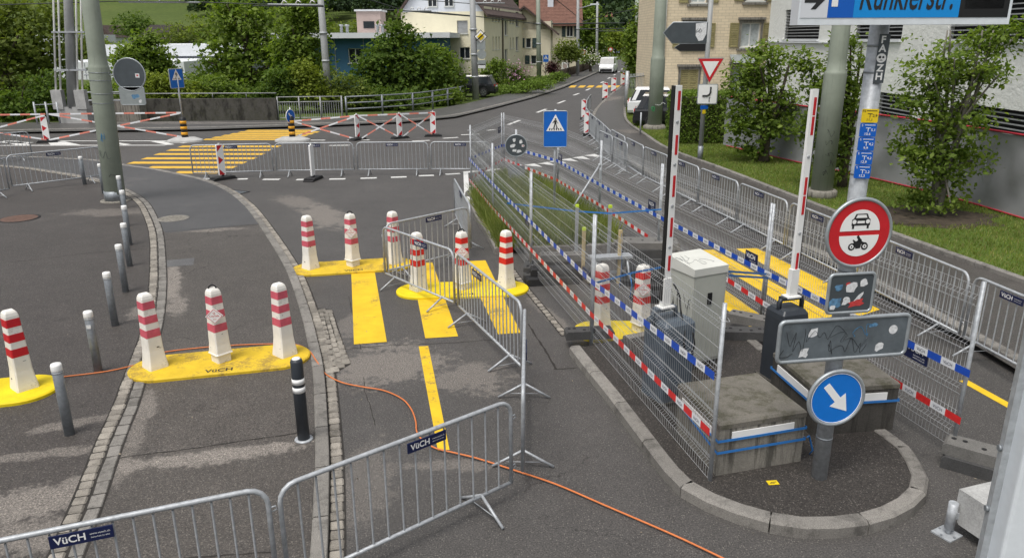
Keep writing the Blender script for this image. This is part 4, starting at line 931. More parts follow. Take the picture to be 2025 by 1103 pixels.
# plate back with stickers
c = off_c(2.13); o = MB().plate(rrect(.45, .375, .04), c, U, Z, 0, .01).build('small_panel', 'sign_back', t); f = MB(); frame_ring(f, rrect(.45, .375, .04), c+N*.004, U, Z, .016); f.build('rim', 'sign_rim', o)
def stickers(parent, c, items, seed=3):
    rr = random.Random(seed)
    for x, y, w1, h1, a, m in items:
        poly = []
        for i in range(10):
            th = 2*math.pi*(i+.25)/10; k = 1/max(abs(math.cos(th)), abs(math.sin(th)))*rr.uniform(.6, 1.02); q = (math.cos(th)*k*w1/2, math.sin(th)*k*h1/2); poly.append((x+q[0]*math.cos(R(a))-q[1]*math.sin(R(a)), y+q[0]*math.sin(R(a))+q[1]*math.cos(R(a))))
        MB().plate(poly, c, U, Z, .0105+.0005*rr.random(), .0118+.0005*rr.random()).build('sticker', m, parent)
stickers(o, c, [(-.13, .06, .1, .07, 5, 'sticker_blue'), (.0, .06, .12, .11, 0, 'sticker_white'), (.12, .1, .08, .08, 5, 'sticker_white'), (-.03, .07, .05, .12, 20, 'sticker_red'), (-.15, -.09, .12, .1, 0, 'sticker_blue'), (-.04, -.07, .09, .08, 3, 'sticker_white'), (.06, -.1, .17, .07, 8, 'sticker_red'), (.075, -.06, .05, .2, -35, 'sticker_white'), (-.17, -.13, .06, .05, 0, 'sticker_white')])
# long board back
c = off_c(1.675, .09); o = MB().plate(rrect(1.30, .39, .05), c, U, Z, 0, .012).build('long_panel', 'sign_back_light', t); f = MB(); frame_ring(f, rrect(1.32, .405, .05), c+N*.004, U, Z, .021); f.build('rim', 'sign_rim', o)
M('panel_face', (.115, .135, .15), .5, .2, .35, 4, dirt=.5)
o.data.materials[0] = MATS['panel_face']
stickers(o, c, [(-.33, .08, .1, .1, 0, 'sticker_white'), (-.1, .02, .16, .11, 8, 'sticker_white'), (-.4, -.12, .11, .1, 0, 'sticker_white'), (.38, .05, .08, .12, 10, 'sticker_white'), (.38, -.11, .12, .09, 30, 'sticker_white'), (.29, .12, .1, .05, 0, 'sticker_blue')], 6)
MB().plate([(x+.5, y+.06) for x, y in circ(20, .045)], c, U, Z, .012, .0135).build('sticker', 'sticker_white', o)
SCN = [0]
def scrib(parent, c, x0, y0, sx, sy, n, seed, mat='ink', r=.004, Uv=None, Vv=None, off=.0135, name='graffiti'):
    rr = random.Random(seed); P = []; x, y = x0, y0
    for i in range(n):
        x += sx/n*rr.uniform(-1.2, 3.0); P.append((x, y0+sy*rr.uniform(-1, 1)))
    uu, vv = Uv or U, Vv or Z; nn = uu.cross(vv)
    MB().tube([q for q in smooth_path([c+uu*p+vv*q+nn*off for p, q in P], 5)], r*.55, 4).build(name, mat, parent)
scrib(o, c, -.58, .02, .2, .12, 9, 1); scrib(o, c, -.45, .06, .4, .08, 12, 2, 'ink', .003); scrib(o, c, -.15, -.07, .35, .09, 14, 3, 'ink', .004); scrib(o, c, .1, .07, .25, .07, 9, 4, 'ink_blue', .003); scrib(o, c, -.2, -.02, .3, .1, 8, 5, 'sign_back', .006); scrib(o, c, -.6, -.12, .15, .05, 6, 8, 'ink', .005)
# keep right arrow
c = off_c(1.055); s = ring_disc(t, 'arrow_sign', c, .285, 'sign_blue', rr=.02)
M('arrow_blue', (.005, .16, .58), .35, 0, .05, 8); s.data.materials[0] = MATS['arrow_blue']
f = MB(); f.tube([c+U*x+Z*y+N*.0135 for x, y in circ(40, .262)], .004, 4, closed=True); f.build('border', 'white_clean', s)
ar = [(-.05, -.16), (.0, -.16), (.18, -.16)]
d = 45; arrow = [(-.2, .032), (.05, .032), (.05, .105), (.2, 0), (.05, -.105), (.05, -.032), (-.2, -.032)]; a_ = R(-50)
arrow = [(-.19, .035), (.02, .035), (.02, .1), (.19, .0), (.02, -.1), (.02, -.035), (-.19, -.035)]
MB().plate([(x*math.cos(a_)-y*math.sin(a_), x*math.sin(a_)+y*math.cos(a_)) for x, y in arrow], c, U, Z, .0128, .0145).build('arrow', 'white_clean', s)
# utility location plates and sticker on the pole
zz = 3.80; n2 = Vector((-.22, -.975, 0)).normalized(); u2 = Vector((.975, -.22, 0)).normalized()
for i, (m, lines) in enumerate((('yellow_plate', ('F5', '2,9', '11,1')), ('sign_blue', ('S', '5,1', '10,6')), ('sign_blue', ('S', '4,2', '9,9')), ('sign_blue', ('S', '4,2', '12,9')), ('sign_blue', ('S', '3,2', '12,3')))):
    c = Vector((0, 0, zz-.055-ZI-i*.122))+n2*.084; o = MB().plate(rrect(.135, .116, .01), c, u2, Z, 0, .006).build('utility_plate', m, t)
    b = MB(); q = c+n2*.0062; text(b, lines[0], q-u2*.05+Z*.04, u2, Z, h=.02); text(b, lines[1], q+u2*.04-Z*.0, u2, Z, h=.026, bold=.01); text(b, lines[2], q-u2*.0-Z*.035, u2, Z, h=.026, bold=.01)
    b.plate([(-.02, .015), (.02, .015), (.02, .02), (-.02, .02)], q, u2, Z, 0, .002); b.plate([(-.002, -.015), (.003, -.015), (.003, .018), (-.002, .018)], q, u2, Z, 0, .0025); b.plate([(-.03, .04), (.055, .04), (.055, .045), (-.03, .045)], q, u2, Z, 0, .002)
    b.build('lettering', 'ink' if i == 0 else 'white_clean', o)
c = Vector((0, 0, 4.22-ZI))+n2*.083+u2*.028; o = MB().plate([(-.04, -.2), (.042, -.2), (.05, .2), (-.035, .2)], c, u2, Z, -.012, .004).build('sticker', 'sign_back', t)
b = MB()
for ch, dz in (('F', .155), ('A', .085), ('Z', -.075), ('H', -.145)): text(b, ch, c+Z*dz+n2*.0045, u2, Z, h=.06, bold=.03)
b.plate([(x, y+.005) for x, y in circ(20, .038)], c, u2, Z, .0045, .006); b.build('lettering', 'white_clean', o)
b = MB(); b.plate([(x-.012, y+.012) for x, y in circ(10, .011)], c, u2, Z, .0065, .0072); b.plate([(x+.014, y+.012) for x, y in circ(10, .009)], c, u2, Z, .0065, .0072); b.plate([(-.015, -.015), (.015, -.015), (.0, -.008)], c, u2, Z, .0065, .0072); b.build('pictogram', 'ink', o)
# parking board
ub = Vector((1, .02, 0)).normalized(); W0, H0 = 1.74, .56; c = Vector((.065, -.27, 4.49+H0/2-ZI)); nb = ub.cross(Z)
b = MB(); b.plate([(-W0/2, -H0/2), (W0/2, -H0/2), (W0/2, H0/2), (-W0/2, H0/2)], c, ub, Z, -.17, 0, 0, 1); board = b.build('parking_board', ['alu', 'board_grey'], t)
def fld(x0, x1, m, name, z0=-.225, z1=.25): return MB().plate([(x0, z0), (x1, z0), (x1, z1), (x0, z1)], c, ub, Z, .001, .004).build(name, m, board)
fld(-.855, -.635, 'board_grey', 'arrow_field'); fld(-.634, -.425, 'sign_blue', 'parking_field'); fld(-.424, .44, 'sign_sky', 'name_field'); fld(.441, .845, 'black', 'display_surround'); fld(.48, .80, 'screen', 'display', -.16, .22)
b = MB(); b.plate([(-.83, .015), (-.735, .015), (-.76, .075), (-.72, .075), (-.66, -.005), (-.735, -.085), (-.775, -.085), (-.735, -.035), (-.83, -.035)][::-1], c+Z*-.075, ub, Z, .0045, .006); b.build('arrow', 'ink', board)
b = MB(); text(b, 'P', c-ub*.53+Z*-.02, ub, Z, h=.24, lift=.006, bold=.03); b.build('lettering', 'white_clean', board)
b = MB(); text(b, 'Kunklerstr.', c+ub*.0+Z*-.05, ub, Z, w=.76, h=.235, lift=.006, italic=.22, bold=.01); b.build('lettering', 'ink', board)
MB().box((0, -.13, 4.62-ZI), (.09, .2, .06)).build('bracket', 'galv', t)

# ---------------------------------------------------------------- concrete ballast blocks
def ballast(corners, h, label, sides, mats):
    cx = sum(p[0] for p in corners)/4; cy = sum(p[1] for p in corners)/4; t = thing('concrete_block', label, 'concrete block', (cx, cy, ZI))
    P = [(p[0]-cx, p[1]-cy) for p in corners]; b = MB(); k = .97
    loft(b, [[(x, y, 0) for x, y in P], [(x, y, h-.03) for x, y in P]]); b.build('body', mats[0], t)
    b = MB(); loft(b, [[(x*1.012, y*1.012, h-.075) for x, y in P], [(x*1.012, y*1.012, h-.025) for x, y in P], [(x*k, y*k, h) for x, y in P]]); b.build('cap', mats[1], t)
    for a, c_ in sides:
        p, q = Vector((*P[a], 0)), Vector((*P[c_], 0)); u = (q-p).normalized(); Ld = (q-p).length; m = (p+q)/2; nn = u.cross(Z)
        o = MB().plate([(-Ld*.36, -.045), (Ld*.36, -.045), (Ld*.36, .045), (-Ld*.36, .045)], m+Z*(h-.16), u, Z, .004, .014).build('reflective_strip', 'white_clean', t)
        b = MB()
        for i in range(9): b.plate([(-Ld*.34+i*Ld*.08, -.047), (-Ld*.34+i*Ld*.08+.006, -.047), (-Ld*.34+i*Ld*.08+.006, .047), (-Ld*.34+i*Ld*.08, .047)], m+Z*(h-.16), u, Z, .0145, .0152)
        if False: b.build('seam', 'sign_rim', o)
    return t
B1 = [(1.86, 7.74), (2.08, 6.80), (3.05, 7.08), (2.83, 8.02)]; ballast(B1, .60, 'mossy concrete block with two blue straps inside the fence corner', ((0, 1), (1, 2)), ('concrete', 'concrete_mossy'))
B2 = [(3.22, 8.62), (3.36, 7.62), (4.34, 7.74), (4.2, 8.78)]; ballast(B2, .60, 'shade-toned concrete block behind the keep-right arrow sign', ((0, 1), (1, 2)), ('concrete_dark', 'concrete_mossy'))  # second block's shade is painted in through its darker concrete
def strap(pts, w, label, tail=None):
    P = [Vector(p) for p in pts]; b = MB(); n = len(P)
    vs = [q for p in P for q in (p-Z*w/2, p+Z*w/2)]; b.add(vs, [(2*i, 2*i+2, 2*i+3, 2*i+1) for i in range(n-1)])
    if tail: b.tube([Vector(q) for q in tail], .008, 4)
    c = P[0].copy(); o = b.build('lashing_strap', 'strap', off=c); o.location = c; md = o.modifiers.new('thick', 'SOLIDIFY'); md.thickness = .004; md.offset = 0
    return tag(o, label, 'strap', 'blue lashing straps')
def around(B, z, g=.016):
    cx = sum(p[0] for p in B)/4; cy = sum(p[1] for p in B)/4
    return [(cx+(x-cx)*(1+g*2), cy+(y-cy)*(1+g*2), ZI+z) for x, y in B]
a_ = around(B1, .40); strap(a_+[a_[0]], .028, 'upper blue strap round the mossy concrete block'); a_ = around(B1, .27)
a_[0] = (a_[0][0], a_[0][1], a_[0][2]+.12); strap(a_+[a_[0]], .028, 'lower blue strap round the mossy concrete block', tail=[(3.1, 7.1, .39), (3.16, 7.2, .35), (3.2, 7.16, .2), (3.19, 7.2, .13)])
a_ = around(B2, .38); strap(a_+[a_[0]], .028, 'blue strap round the shade-toned concrete block behind the arrow sign')

# ---------------------------------------------------------------- boom barriers
def boom(loc, rz, body, label, arm_x, arm_y, top, lid_clear, Wd=.46, Dp=.36, h=1.02, graf=False, tilt=0):
    t = thing('boom_barrier', label, 'boom barrier', (*loc, ZI), rz)
    b = MB(); loft(b, [[(-Wd/2-.03, -Dp/2-.03, 0), (Wd/2+.03, -Dp/2-.03, 0), (Wd/2+.03, Dp/2+.03, 0), (-Wd/2-.03, Dp/2+.03, 0)], [(-Wd/2-.03, -Dp/2-.03, .04), (Wd/2+.03, -Dp/2-.03, .04), (Wd/2+.03, Dp/2+.03, .04), (-Wd/2-.03, Dp/2+.03, .04)]]); b.build('plinth', 'concrete_dark', t)
    rr2 = rrect(Wd, Dp, .04, 3); b = MB(); loft(b, [[(x, y, .04) for x, y in rr2], [(x, y, h-.12) for x, y in rr2], [(x*.97, y*.97, h-.05) for x, y in rr2], [(x*.8, y*.8, h) for x, y in rr2]]); b.build('housing', body, t)
    b = MB(); b.plate([(-Wd*.4, .15), (Wd*.4, .15), (Wd*.4, h-.2), (-Wd*.4, h-.2)], Vector((0, -Dp/2, 0)), X, Z, .001, .006); o = b.build('door', body, t); MB().lathe([(.018, 0), (.018, .012)], 10, (0, 0, 0)).build('lock', 'galv', o).location = (Wd*.3, -Dp/2-.012, h*.6)
    b = MB(); hp = h+.13
    for s in (-1, 1):
        b.tube([(arm_x+s*.17, arm_y, h-.1), (arm_x+s*.17, arm_y, hp-.05), (arm_x+s*.14, arm_y, hp)], .03, 4)
    b.box((arm_x, arm_y, hp), (.30, .1, .04)); b.build('arm_bracket', 'anthracite' if body == 'anthracite' else body, t)
    # arm: white box profile with black rubber edge, raised upright
    b = MB(); b.box((arm_x, arm_y, (hp+top)/2), (.085, .045, top-hp)); arm = b.build('arm', 'white_clean', t)
    MB().box((arm_x-.053 if arm_x < 0.01 else arm_x+.05, arm_y+.01, (hp+.1+top)/2), (.02, .05, top-hp-.1)).build('rubber_edge', 'black', arm)
    MB().box((arm_x, arm_y, hp+.19), (.11, .075, .38)).build('arm_sleeve', 'white', t)
    b = MB(); b.box((arm_x, arm_y, hp+.02), (.2, .14, .02)); b.build('arm_flange', 'white', t)
    return t, arm, hp
def stripes(arm, ax, ay, segs, refl, mat='red'):
    for z0, z1 in segs: MB().box((ax+.008, ay-.0235, (z0+z1)/2), (.036, .004, z1-z0)).build('red_reflector', mat, arm)
    for z_ in refl: MB().lathe([(.02, 0), (.018, .006), (.01, .008)], 12).build('round_reflector', 'galv', arm).matrix_basis = Matrix.Translation((ax, ay-.0235, z_)) @ Matrix.Rotation(R(90), 4, 'X')
bl_ = (1.92, 8.62); t, arm, hp = boom(bl_, R(28), 'housing_grey', 'grey boom barrier housing with raised arm inside the taped fence', -.1, .0, 3.78, True, .48, .42, 1.06)
def zpx(base, ys): return [HZ(base, y)-ZI for y in ys]
q = Vector((bl_[0]-.09, bl_[1]-.05, 0)); s_ = []
for y0, y1 in ((180, 218), (267, 306), (347, 389), (430, 468), (535, 505)): a1, a2 = zpx(q, (y0, y1)); s_.append((min(a1, a2), max(a1, a2)))
stripes(arm, -.1, 0, s_, zpx(q, (241, 325, 407, 488)), 'red')
b = MB(); b.tube(smooth_path([(-.03, -.05, 1.5), (.03, -.1, 1.35), (.05, -.12, 1.15), (.06, -.2, .95), (.04, -.23, .75), (.12, -.235, .62), (.2, -.23, .72), (.17, -.22, .9)], 5), .012, 6); b.build('cable', 'black', t)
br = (3.52, 9.12); t, arm, hp = boom(br, R(18), 'anthracite', 'anthracite boom barrier housing with raised arm behind the signs', .02, -.02, 3.70, True, .40, .38, 1.0)
q = Vector((br[0]+.02, br[1]-.02, 0)); s_ = []
for y0, y1 in ((192, 229), (230, 268), (350, 386), (387, 425), (499, 533)): a1, a2 = zpx(q, (y0, y1)); s_.append((a2+.004, a1-.004))
stripes(arm, .02, -.02, s_, zpx(q, (310, 461)), 'red')
# ---------------------------------------------------------------- grey cabinet
cc = [(2.12, 9.85), (2.36, 9.35), (2.84, 9.58), (2.60, 10.10)]; cx = sum(p[0] for p in cc)/4; cy = sum(p[1] for p in cc)/4
t = thing('electrical_cabinet', 'pale grey electrical cabinet with graffiti and sloping lid', 'cabinet', (cx, cy, ZI)); P = [(p[0]-cx, p[1]-cy) for p in cc]
b = MB(); loft(b, [[(x*.96, y*.96, .0) for x, y in P], [(x*.96, y*.96, .1) for x, y in P]]); b.build('plinth', 'concrete_dark', t)
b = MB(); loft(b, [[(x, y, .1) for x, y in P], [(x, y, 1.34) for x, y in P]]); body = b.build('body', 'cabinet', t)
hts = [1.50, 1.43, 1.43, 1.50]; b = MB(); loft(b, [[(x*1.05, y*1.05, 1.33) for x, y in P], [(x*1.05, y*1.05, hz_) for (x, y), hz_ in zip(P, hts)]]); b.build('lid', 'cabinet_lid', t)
p1, p2 = Vector((*P[1], 0)), Vector((*P[2], 0)); uu = (p2-p1).normalized(); m = (p1+p2)/2
d_ = MB().plate([(-.24, .14), (.24, .14), (.24, 1.3), (-.24, 1.3)], m, uu, Z, .001, .008).build('door', 'cabinet', t)
MB().plate(rrect(.07, .16, .01), m+uu*.0+Z*1.0, uu, Z, .009, .02).build('handle', 'black', d_)
for i in range(5): MB().plate([(-.18+i*.09, .2), (-.176+i*.09, .2), (-.176+i*.09, .85), (-.18+i*.09, .85)], m, uu, Z, .009, .013).build('rib', 'cabinet', d_)
p0 = Vector((*P[0], 0)); u0 = (p1-p0).normalized(); m0 = (p0+p1)/2+Z*.85
scrib(body, m0, -.22, .1, .2, .2, 7, 21, 'ink', .006, u0, Z, .004); scrib(body, m0, -.1, -.05, .25, .22, 8, 22, 'ink', .007, u0, Z, .004); scrib(body, m0, .0, .1, .18, .1, 6, 23, 'ink', .005, u0, Z, .004)
Vl = (Vector((*P[3], 1.50))-Vector((*P[2], 1.43))).normalized(); cl = Vector((0, 0, 1.467)); lid = t.children[-1]
for i, (sx, sy) in enumerate(((-.2, .08), (-.2, -.08))): scrib(body, cl, sx, sy, .4, .09, 12, 31+i, 'sign_back', .0025, uu, Vl, .003)
# blue straps of the cabinet and the stakes
strap([(2.87, 9.62, 1.44), (3.9, 11.1, HZ(RP[1], 540))], .03, 'upper blue strap from the grey cabinet to the fence post')
strap([(2.88, 9.6, 1.39), (3.93, 11.08, HZ(RP[1], 547))], .03, 'lower blue strap from the grey cabinet to the fence post')
def stake(px, py, top, label, mat='stake', tip=True):
    p = G(px, py, 0); h_ = HZ(p, top); t = thing('wooden_stake', label, 'stake', p, .3, 'wooden stakes between the fences')
    MB().box((0, 0, h_/2), (.06, .05, h_)).build('shaft', mat, t)
    if tip: MB().box((0, 0, h_-.025), (.066, .056, .06)).build('painted_tip', 'stake_tip', t)
    return p, h_
stake(1139, 515, 405, 'yellow-tipped grey stake in front of the tall grass', 'galv'); stake(1153, 535, 450, 'pale wooden stake with lime tip behind the fence tape'); stake(1203, 515, 406, 'lime-tipped stake under the blue strap knot', 'galv'); stake(1223, 560, 455, 'bare wooden stake wrapped with blue strap', tip=False)
S0 = G(1080, 440, .9)
strap([(-.1, 15.9, 1.05), (1.32, 15.3, 1.0), (2.0, 15.0, 1.02)], .03, 'blue strap stretched across the grass bed'); strap([(2.0, 15.0, 1.02), (3.0, 14.9, 1.12)], .03, 'blue strap from the stake to the fence post')
strap([(1.98, 13.3, 1.02), (2.0, 13.25, .5), (1.97, 13.2, .05)], .035, 'blue strap hanging down the bare stake')
strap([(1.2, 10.55, .98), (1.8, 10.75, 1.08), (2.45, 11.0, 1.12)], .03, 'blue strap tied between the inner bollards', tail=[(1.75, 10.74, 1.07), (1.78, 10.7, .9), (1.76, 10.72, .7)])
for i, (x_, y_, r_, z_, l_, w_, lb_) in enumerate(((.75, 13.6, 8, 0, 1.0, .3, 'black ballast slab lying along the fence behind the dark double foot'), (.85, 13.95, -6, 0, 1.1, .32, 'black ballast slab beside the grey pile before the grass bed'), (.8, 13.75, 2, .131, .9, .3, 'black ballast slab stacked across two others'), (2.35, 13.9, 70, 0, 1.1, .34, 'black ballast slab lying beside the bare wooden stake'), (2.75, 13.6, 82, 0, 1.1, .34, 'black ballast slab next to the slab stack'), (2.6, 13.75, 76, .131, 1.0, .4, 'black ballast slab on top before the slab stack'), (2.55, 12.6, 10, 0, .9, .3, 'black ballast slab behind the inner bollards'))):
    foot_block((x_, y_), R(r_), 'rubber', lb_, z=z_, L=l_, w=w_)
# steel trestle
p = G(1205, 560); t = thing('steel_trestle', 'small galvanised steel trestle between the fences', 'trestle', p, .2)
for sx in (-.3, .3):
    for sy in (-.2, .2): MB().tube([(sx*1.1, sy*1.2, 0), (sx, sy*.4, .5)], .02, 6).build('leg', 'galv', t)
MB().box((0, 0, .52), (.8, .25, .05)).build('top', 'galv', t); MB().box((0, 0, .22), (.62, .04, .04)).build('stretcher', 'galv', t)

# ---------------------------------------------------------------- precast block on screw foot
A0 = G(1897, 966, .46); A1 = G(1990, 944, .46); uu = (A1-A0); uu.z = 0; uu.normalize(); vv = Vector((uu.y, -uu.x, 0))
t = thing('precast_barrier', 'pale precast concrete barrier block raised on a steel screw foot', 'concrete barrier', (A0.x, A0.y, 0))
prof = [(0, .46), (.10, .46), (.20, .40), (.42, .40), (.50, .33), (.5, .05), (.42, .0), (.06, .0), (0, .06)]
prof = [(0, .46), (.3, .46), (.36, .41), (.42, .30), (.52, .26), (.52, .12), (.06, .12), (0, .18)]
b = MB(); pts0 = [vv*a+Z*z_ for a, z_ in prof]; n = len(prof); vs = pts0+[p+uu*2.4 for p in pts0]
b.add(vs, [tuple(range(n)), tuple(range(2*n-1, n-1, -1))]+[((i+1) % n, i, n+i, n+(i+1) % n) for i in range(n)]); b.build('body', 'concrete_light', t)
b = MB(); b.tube([vv*.12+uu*.35+Z*.462, vv*.1+uu*.6+Z*.462], .01, 5); b.build('lifting_loop', 'black', t)
q = G(1872, 1056)-Vector((A0.x, A0.y, 0)); b = MB(); b.box((q.x, q.y, .008), (.19, .19, .014), .5); b.build('foot_plate', 'galv', t)
b = MB(); b.lathe([(.02, .015), (.02, .08)], 10, (q.x+.01, q.y, 0)); b.build('spindle', 'galv', t); b = MB(); b.lathe([(.042, .07), (.042, .34)], 14, (q.x+.01, q.y, 0)); b.build('sleeve', 'galv', t)
for sx, sy in ((-.07, -.03), (.07, .03), (.03, -.07), (-.03, .07)): MB().lathe([(.012, .015), (.012, .022)], 6, (q.x+sx, q.y+sy, 0)).build('bolt', 'galv_dark', t)
MB().box((q.x+.09, q.y+.02, .2), (.16, .06, .06)).build('foot_arm', 'galv', t)
# steel column close to the viewpoint
p = AT(2006, 900, 2.35); t = thing('steel_column', 'galvanised steel column with slotted face rising beside the precast block', 'column', (p.x+.1, p.y, 0), R(-8))
b = MB(); prof = rrect(.2, .14, .012, 3); loft(b, [[(x, y, 0) for x, y in prof], [(x, y, 3.6) for x, y in prof]]); b.build('profile', 'alu', t)
MB().box((-.112, .03, 1.8), (.024, .03, 3.6)).build('flange', 'galv', t); MB().box((0, 0, .01), (.36, .3, .02)).build('base_plate', 'galv', t)
for z_ in (2.5, 2.75, 3.0): MB().lathe([(.012, 0), (.012, .01)], 8).build('bolt', 'galv_dark', t).matrix_basis = Matrix.Translation((-.124, .03, z_)) @ Matrix.Rotation(R(-90), 4, 'Y')

# ================================================================ SIGNS ELSEWHERE
def simple_post(t, h, r=.03, mat='galv'): return MB().lathe([(r, 0), (r, h)], 14).build('post', mat, t)
def ped_symbol(parent, c, u, k, lift):
    tri = [(-.5, -.42), (.5, -.42), (0, .48)]
    o = MB().plate([(x*k, y*k) for x, y in tri], c, u, Z, lift, lift+.002).build('triangle', 'white_clean', parent)
    g = MB()
    for i in range(6): g.plate([((-.36+i*.13)*k, -.38*k), ((-.30+i*.13)*k, -.38*k), ((-.27+i*.115)*k, -.26*k), ((-.32+i*.115)*k, -.26*k)], c, u, Z, lift+.003, lift+.004)
    g.plate([(x*k*.05+.0*k, y*k*.05+.22*k) for x, y in circ(10, 1)], c, u, Z, lift+.003, lift+.004)
    for poly in ([(-.07, .16), (.07, .16), (.05, -.05), (-.06, -.05)], [(-.06, -.04), (.0, -.04), (-.06, -.3), (-.13, -.3)], [(.0, -.04), (.05, -.04), (.13, -.28), (.07, -.3)], [(.05, .15), (.07, .1), (.16, .0), (.13, -.02)], [(-.07, .15), (-.05, .1), (-.14, -.0), (-.17, .02)]):
        g.plate([(x*k, y*k) for x, y in poly], c, u, Z, lift+.003, lift+.004)
    g.build('pictogram', 'ink', parent); return o
p = Vector((1.06, 18.55, .12)); t = thing('crossing_sign', 'blue pedestrian crossing sign on a post in the tall grass', 'traffic sign', p)
simple_post(t, 2.65); u = X; ztop = HZ(p, 220)-.12; zbot = HZ(p, 290)-.12; hh = ztop-zbot; c = Vector((0, -.05, (ztop+zbot)/2))
o = MB().plate(rrect(.56, hh, .04), c, u, Z, 0, .01).build('panel', 'blue', t); f = MB(); frame_ring(f, rrect(.57, hh+.01, .04), c, u, Z, .015); f.build('rim', 'sign_rim', o); ped_symbol(o, c+Z*.14+Vector((0, -.002, 0)), u, .44, .011)
p = Vector((.14, 22.3, .12)); t = thing('round_sign', 'dark back of a round sign with stickers among the grass', 'traffic sign', p); simple_post(t, 1.75); c = Vector((0, -.04, HZ(p, 288)-.12))
o = MB().plate(circ(36, .31), c, X, Z, 0, .01).build('disc', 'sign_back', t); f = MB(); frame_ring(f, circ(36, .315), c, X, Z, .016); f.build('rim', 'sign_rim', o)
U = X; stickers(o, c, [(-.06, .16, .11, .12, 5, 'sticker_white'), (-.1, .0, .17, .11, 6, 'sticker_white'), (.14, .12, .1, .12, 0, 'sticker_white'), (.2, 0, .09, .09, 0, 'sticker_white'), (-.05, -.14, .12, .08, 0, 'sticker_white'), (.08, -.16, .16, .09, 0, 'sticker_white'), (.2, 0, .04, .04, 0, 'sticker_red')])
MB().plate(rrect(.5, .38, .04), Vector((0, -.03, HZ(p, 340)-.12)), X, Z, 0, .01).build('lower_panel', 'galv_dark', t)

# give way sign on the lawn
p = G(1384, 316, .15); t = thing('give_way_sign', 'give way triangle, priority road plate and direction arrows on a grey lawn post', 'traffic sign', p)
simple_post(t, 6.4, .085, 'post_grey'); MB().lathe([(.095, 0), (.095, .5)], 16).build('sleeve', 'galv_dark', t)
def zz_(y): return HZ(p, y)-.15
d_ = -.1; k = (p.y*.953+1)/1500; c = Vector((.11, d_, zz_(140))); hh = zz_(119)-zz_(166); wv = hh*1.08
tri = [(-wv/2, hh/2), (wv/2, hh/2), (0, -hh/2)]
def rtri(s): return [(-wv/2*s, hh*(s-.67)*1.0 if False else hh/2*s), (wv/2*s, hh/2*s), (0, -hh/2*s)]
o = MB().plate([(x*1.08, y*1.08+.0) for x, y in tri], c, X, Z, 0, .012).build('triangle', 'sign_rim', t); MB().plate([(x*1.0, y) for x, y in tri], c, X, Z, .0125, .015).build('border', 'red', o)
MB().plate([(x*.66, y*.66+.05) for x, y in tri], c, X, Z, .0155, .018).build('field', 'white_clean', o)
c = Vector((.08, d_, zz_(186))); o = MB().plate(rrect(.72, .70, .05), c, X, Z, 0, .012).build('priority_plate', 'sign_rim', t); MB().plate(rrect(.66, .64, .04), c, X, Z, .0125, .015).build('field', 'white_clean', o)
g = MB(); g.tube([c+X*x+Z*y+Vector((0, -.017, 0)) for x, y in ((-.18, -.06), (-.02, -.06), (.06, -.02), (.1, .06), (.1, .25))], .032, 6); g.tube([c+X*x+Z*y+Vector((0, -.017, 0)) for x, y in ((.07, -.27), (.07, -.14), (.1, -.1))], .014, 5); g.build('route', 'ink', o)
b = MB(); hh2 = zz_(45)-zz_(85); c = Vector((-.7, -.02, zz_(65))); o = MB().plate([(-.86, 0), (-.55, hh2/2), (.7, hh2/2), (.7, -hh2/2), (-.55, -hh2/2)], c, X, Z, 0, .03, 0).build('direction_arrow', 'sign_back', t)
frame_ring(b, [(-.88, 0), (-.56, hh2/2+.01), (.7, hh2/2+.01), (.7, -hh2/2-.01), (-.56, -hh2/2-.01)], c, X, Z, .02); b.build('rim', 'sign_rim', o); MB().plate([(.22, .3), (.6, .34), (.6, -.05), (.5, -.25), (.35, -.28), (.24, -.1)], c, X, Z, .031, .034).build('sticker', 'sticker_white', o); scrib(o, c, .26, .05, .28, .1, 7, 40, 'ink', .012, X, Z, .036)
hh2 = zz_(87)-zz_(101); c = Vector((-.55, -.02, zz_(94))); o = MB().plate([(-.6, 0), (-.42, hh2/2), (.45, hh2/2), (.45, -hh2/2), (-.42, -hh2/2)], c, X, Z, 0, .03).build('direction_arrow', 'black', t); b = MB(); frame_ring(b, [(-.62, 0), (-.43, hh2/2), (.46, hh2/2), (.46, -hh2/2), (-.43, -hh2/2)], c, X, Z, .015); b.build('rim', 'sign_rim', o)
for y_, m in ((212, 'sign_blue'), (221, 'yellow_plate')): MB().box((0, -.1, zz_(y_)), (.3 if m == 'sign_blue' else .12, .02, .13), .3).build('utility_plate', m, t)

# ---------------------------------------------------------------- lamp posts
def lamp(px, py, prof, label, top_px=None, base=None, mat='post_green', z=0.0):
    p = G(px, py, z); t = thing('lamp_post', label, 'lamp post', p)
    q = MB(); q.lathe(prof, 28); o = q.build('pole', mat, t)
    if top_px:                                   # real lean of the pole
        T = AT(top_px[0], top_px[1], p.y); h_ = T.z-p.z; o.rotation_euler.y = math.atan2(T.x-p.x, h_)
    if base: MB().lathe(base, 28).build('footing', 'concrete', t)
    return t, p, o
t, p, o = lamp(229, 397, [(.25, 0), (.27, .02), (.265, 3.62), (.25, 3.68), (.235, 3.72), (.225, 4.0), (.17, 9)], 'sea green lamp post with round sign backs and graffiti on the plaza', (178, 0), [(.4, -.02), (.4, .02), (.3, .03)], z=ZP)
MB().lathe([(.275, .02), (.275, .3)], 28).build('sleeve', 'galv_dark', t)
for z_ in (3.5, 3.3, 2.95, 2.7): MB().lathe([(.272, z_), (.272, z_+.015)], 28).build('clamp_band', 'galv_dark', o)
c = AT(256, 148, p.y)-p; q = MB(); b = MB().plate(circ(36, .42), c, X, Z, 0, .012).build('round_sign_back', 'sign_back', t); f = MB(); frame_ring(f, circ(36, .425), c, X, Z, .018); f.build('rim', 'sign_rim', b)
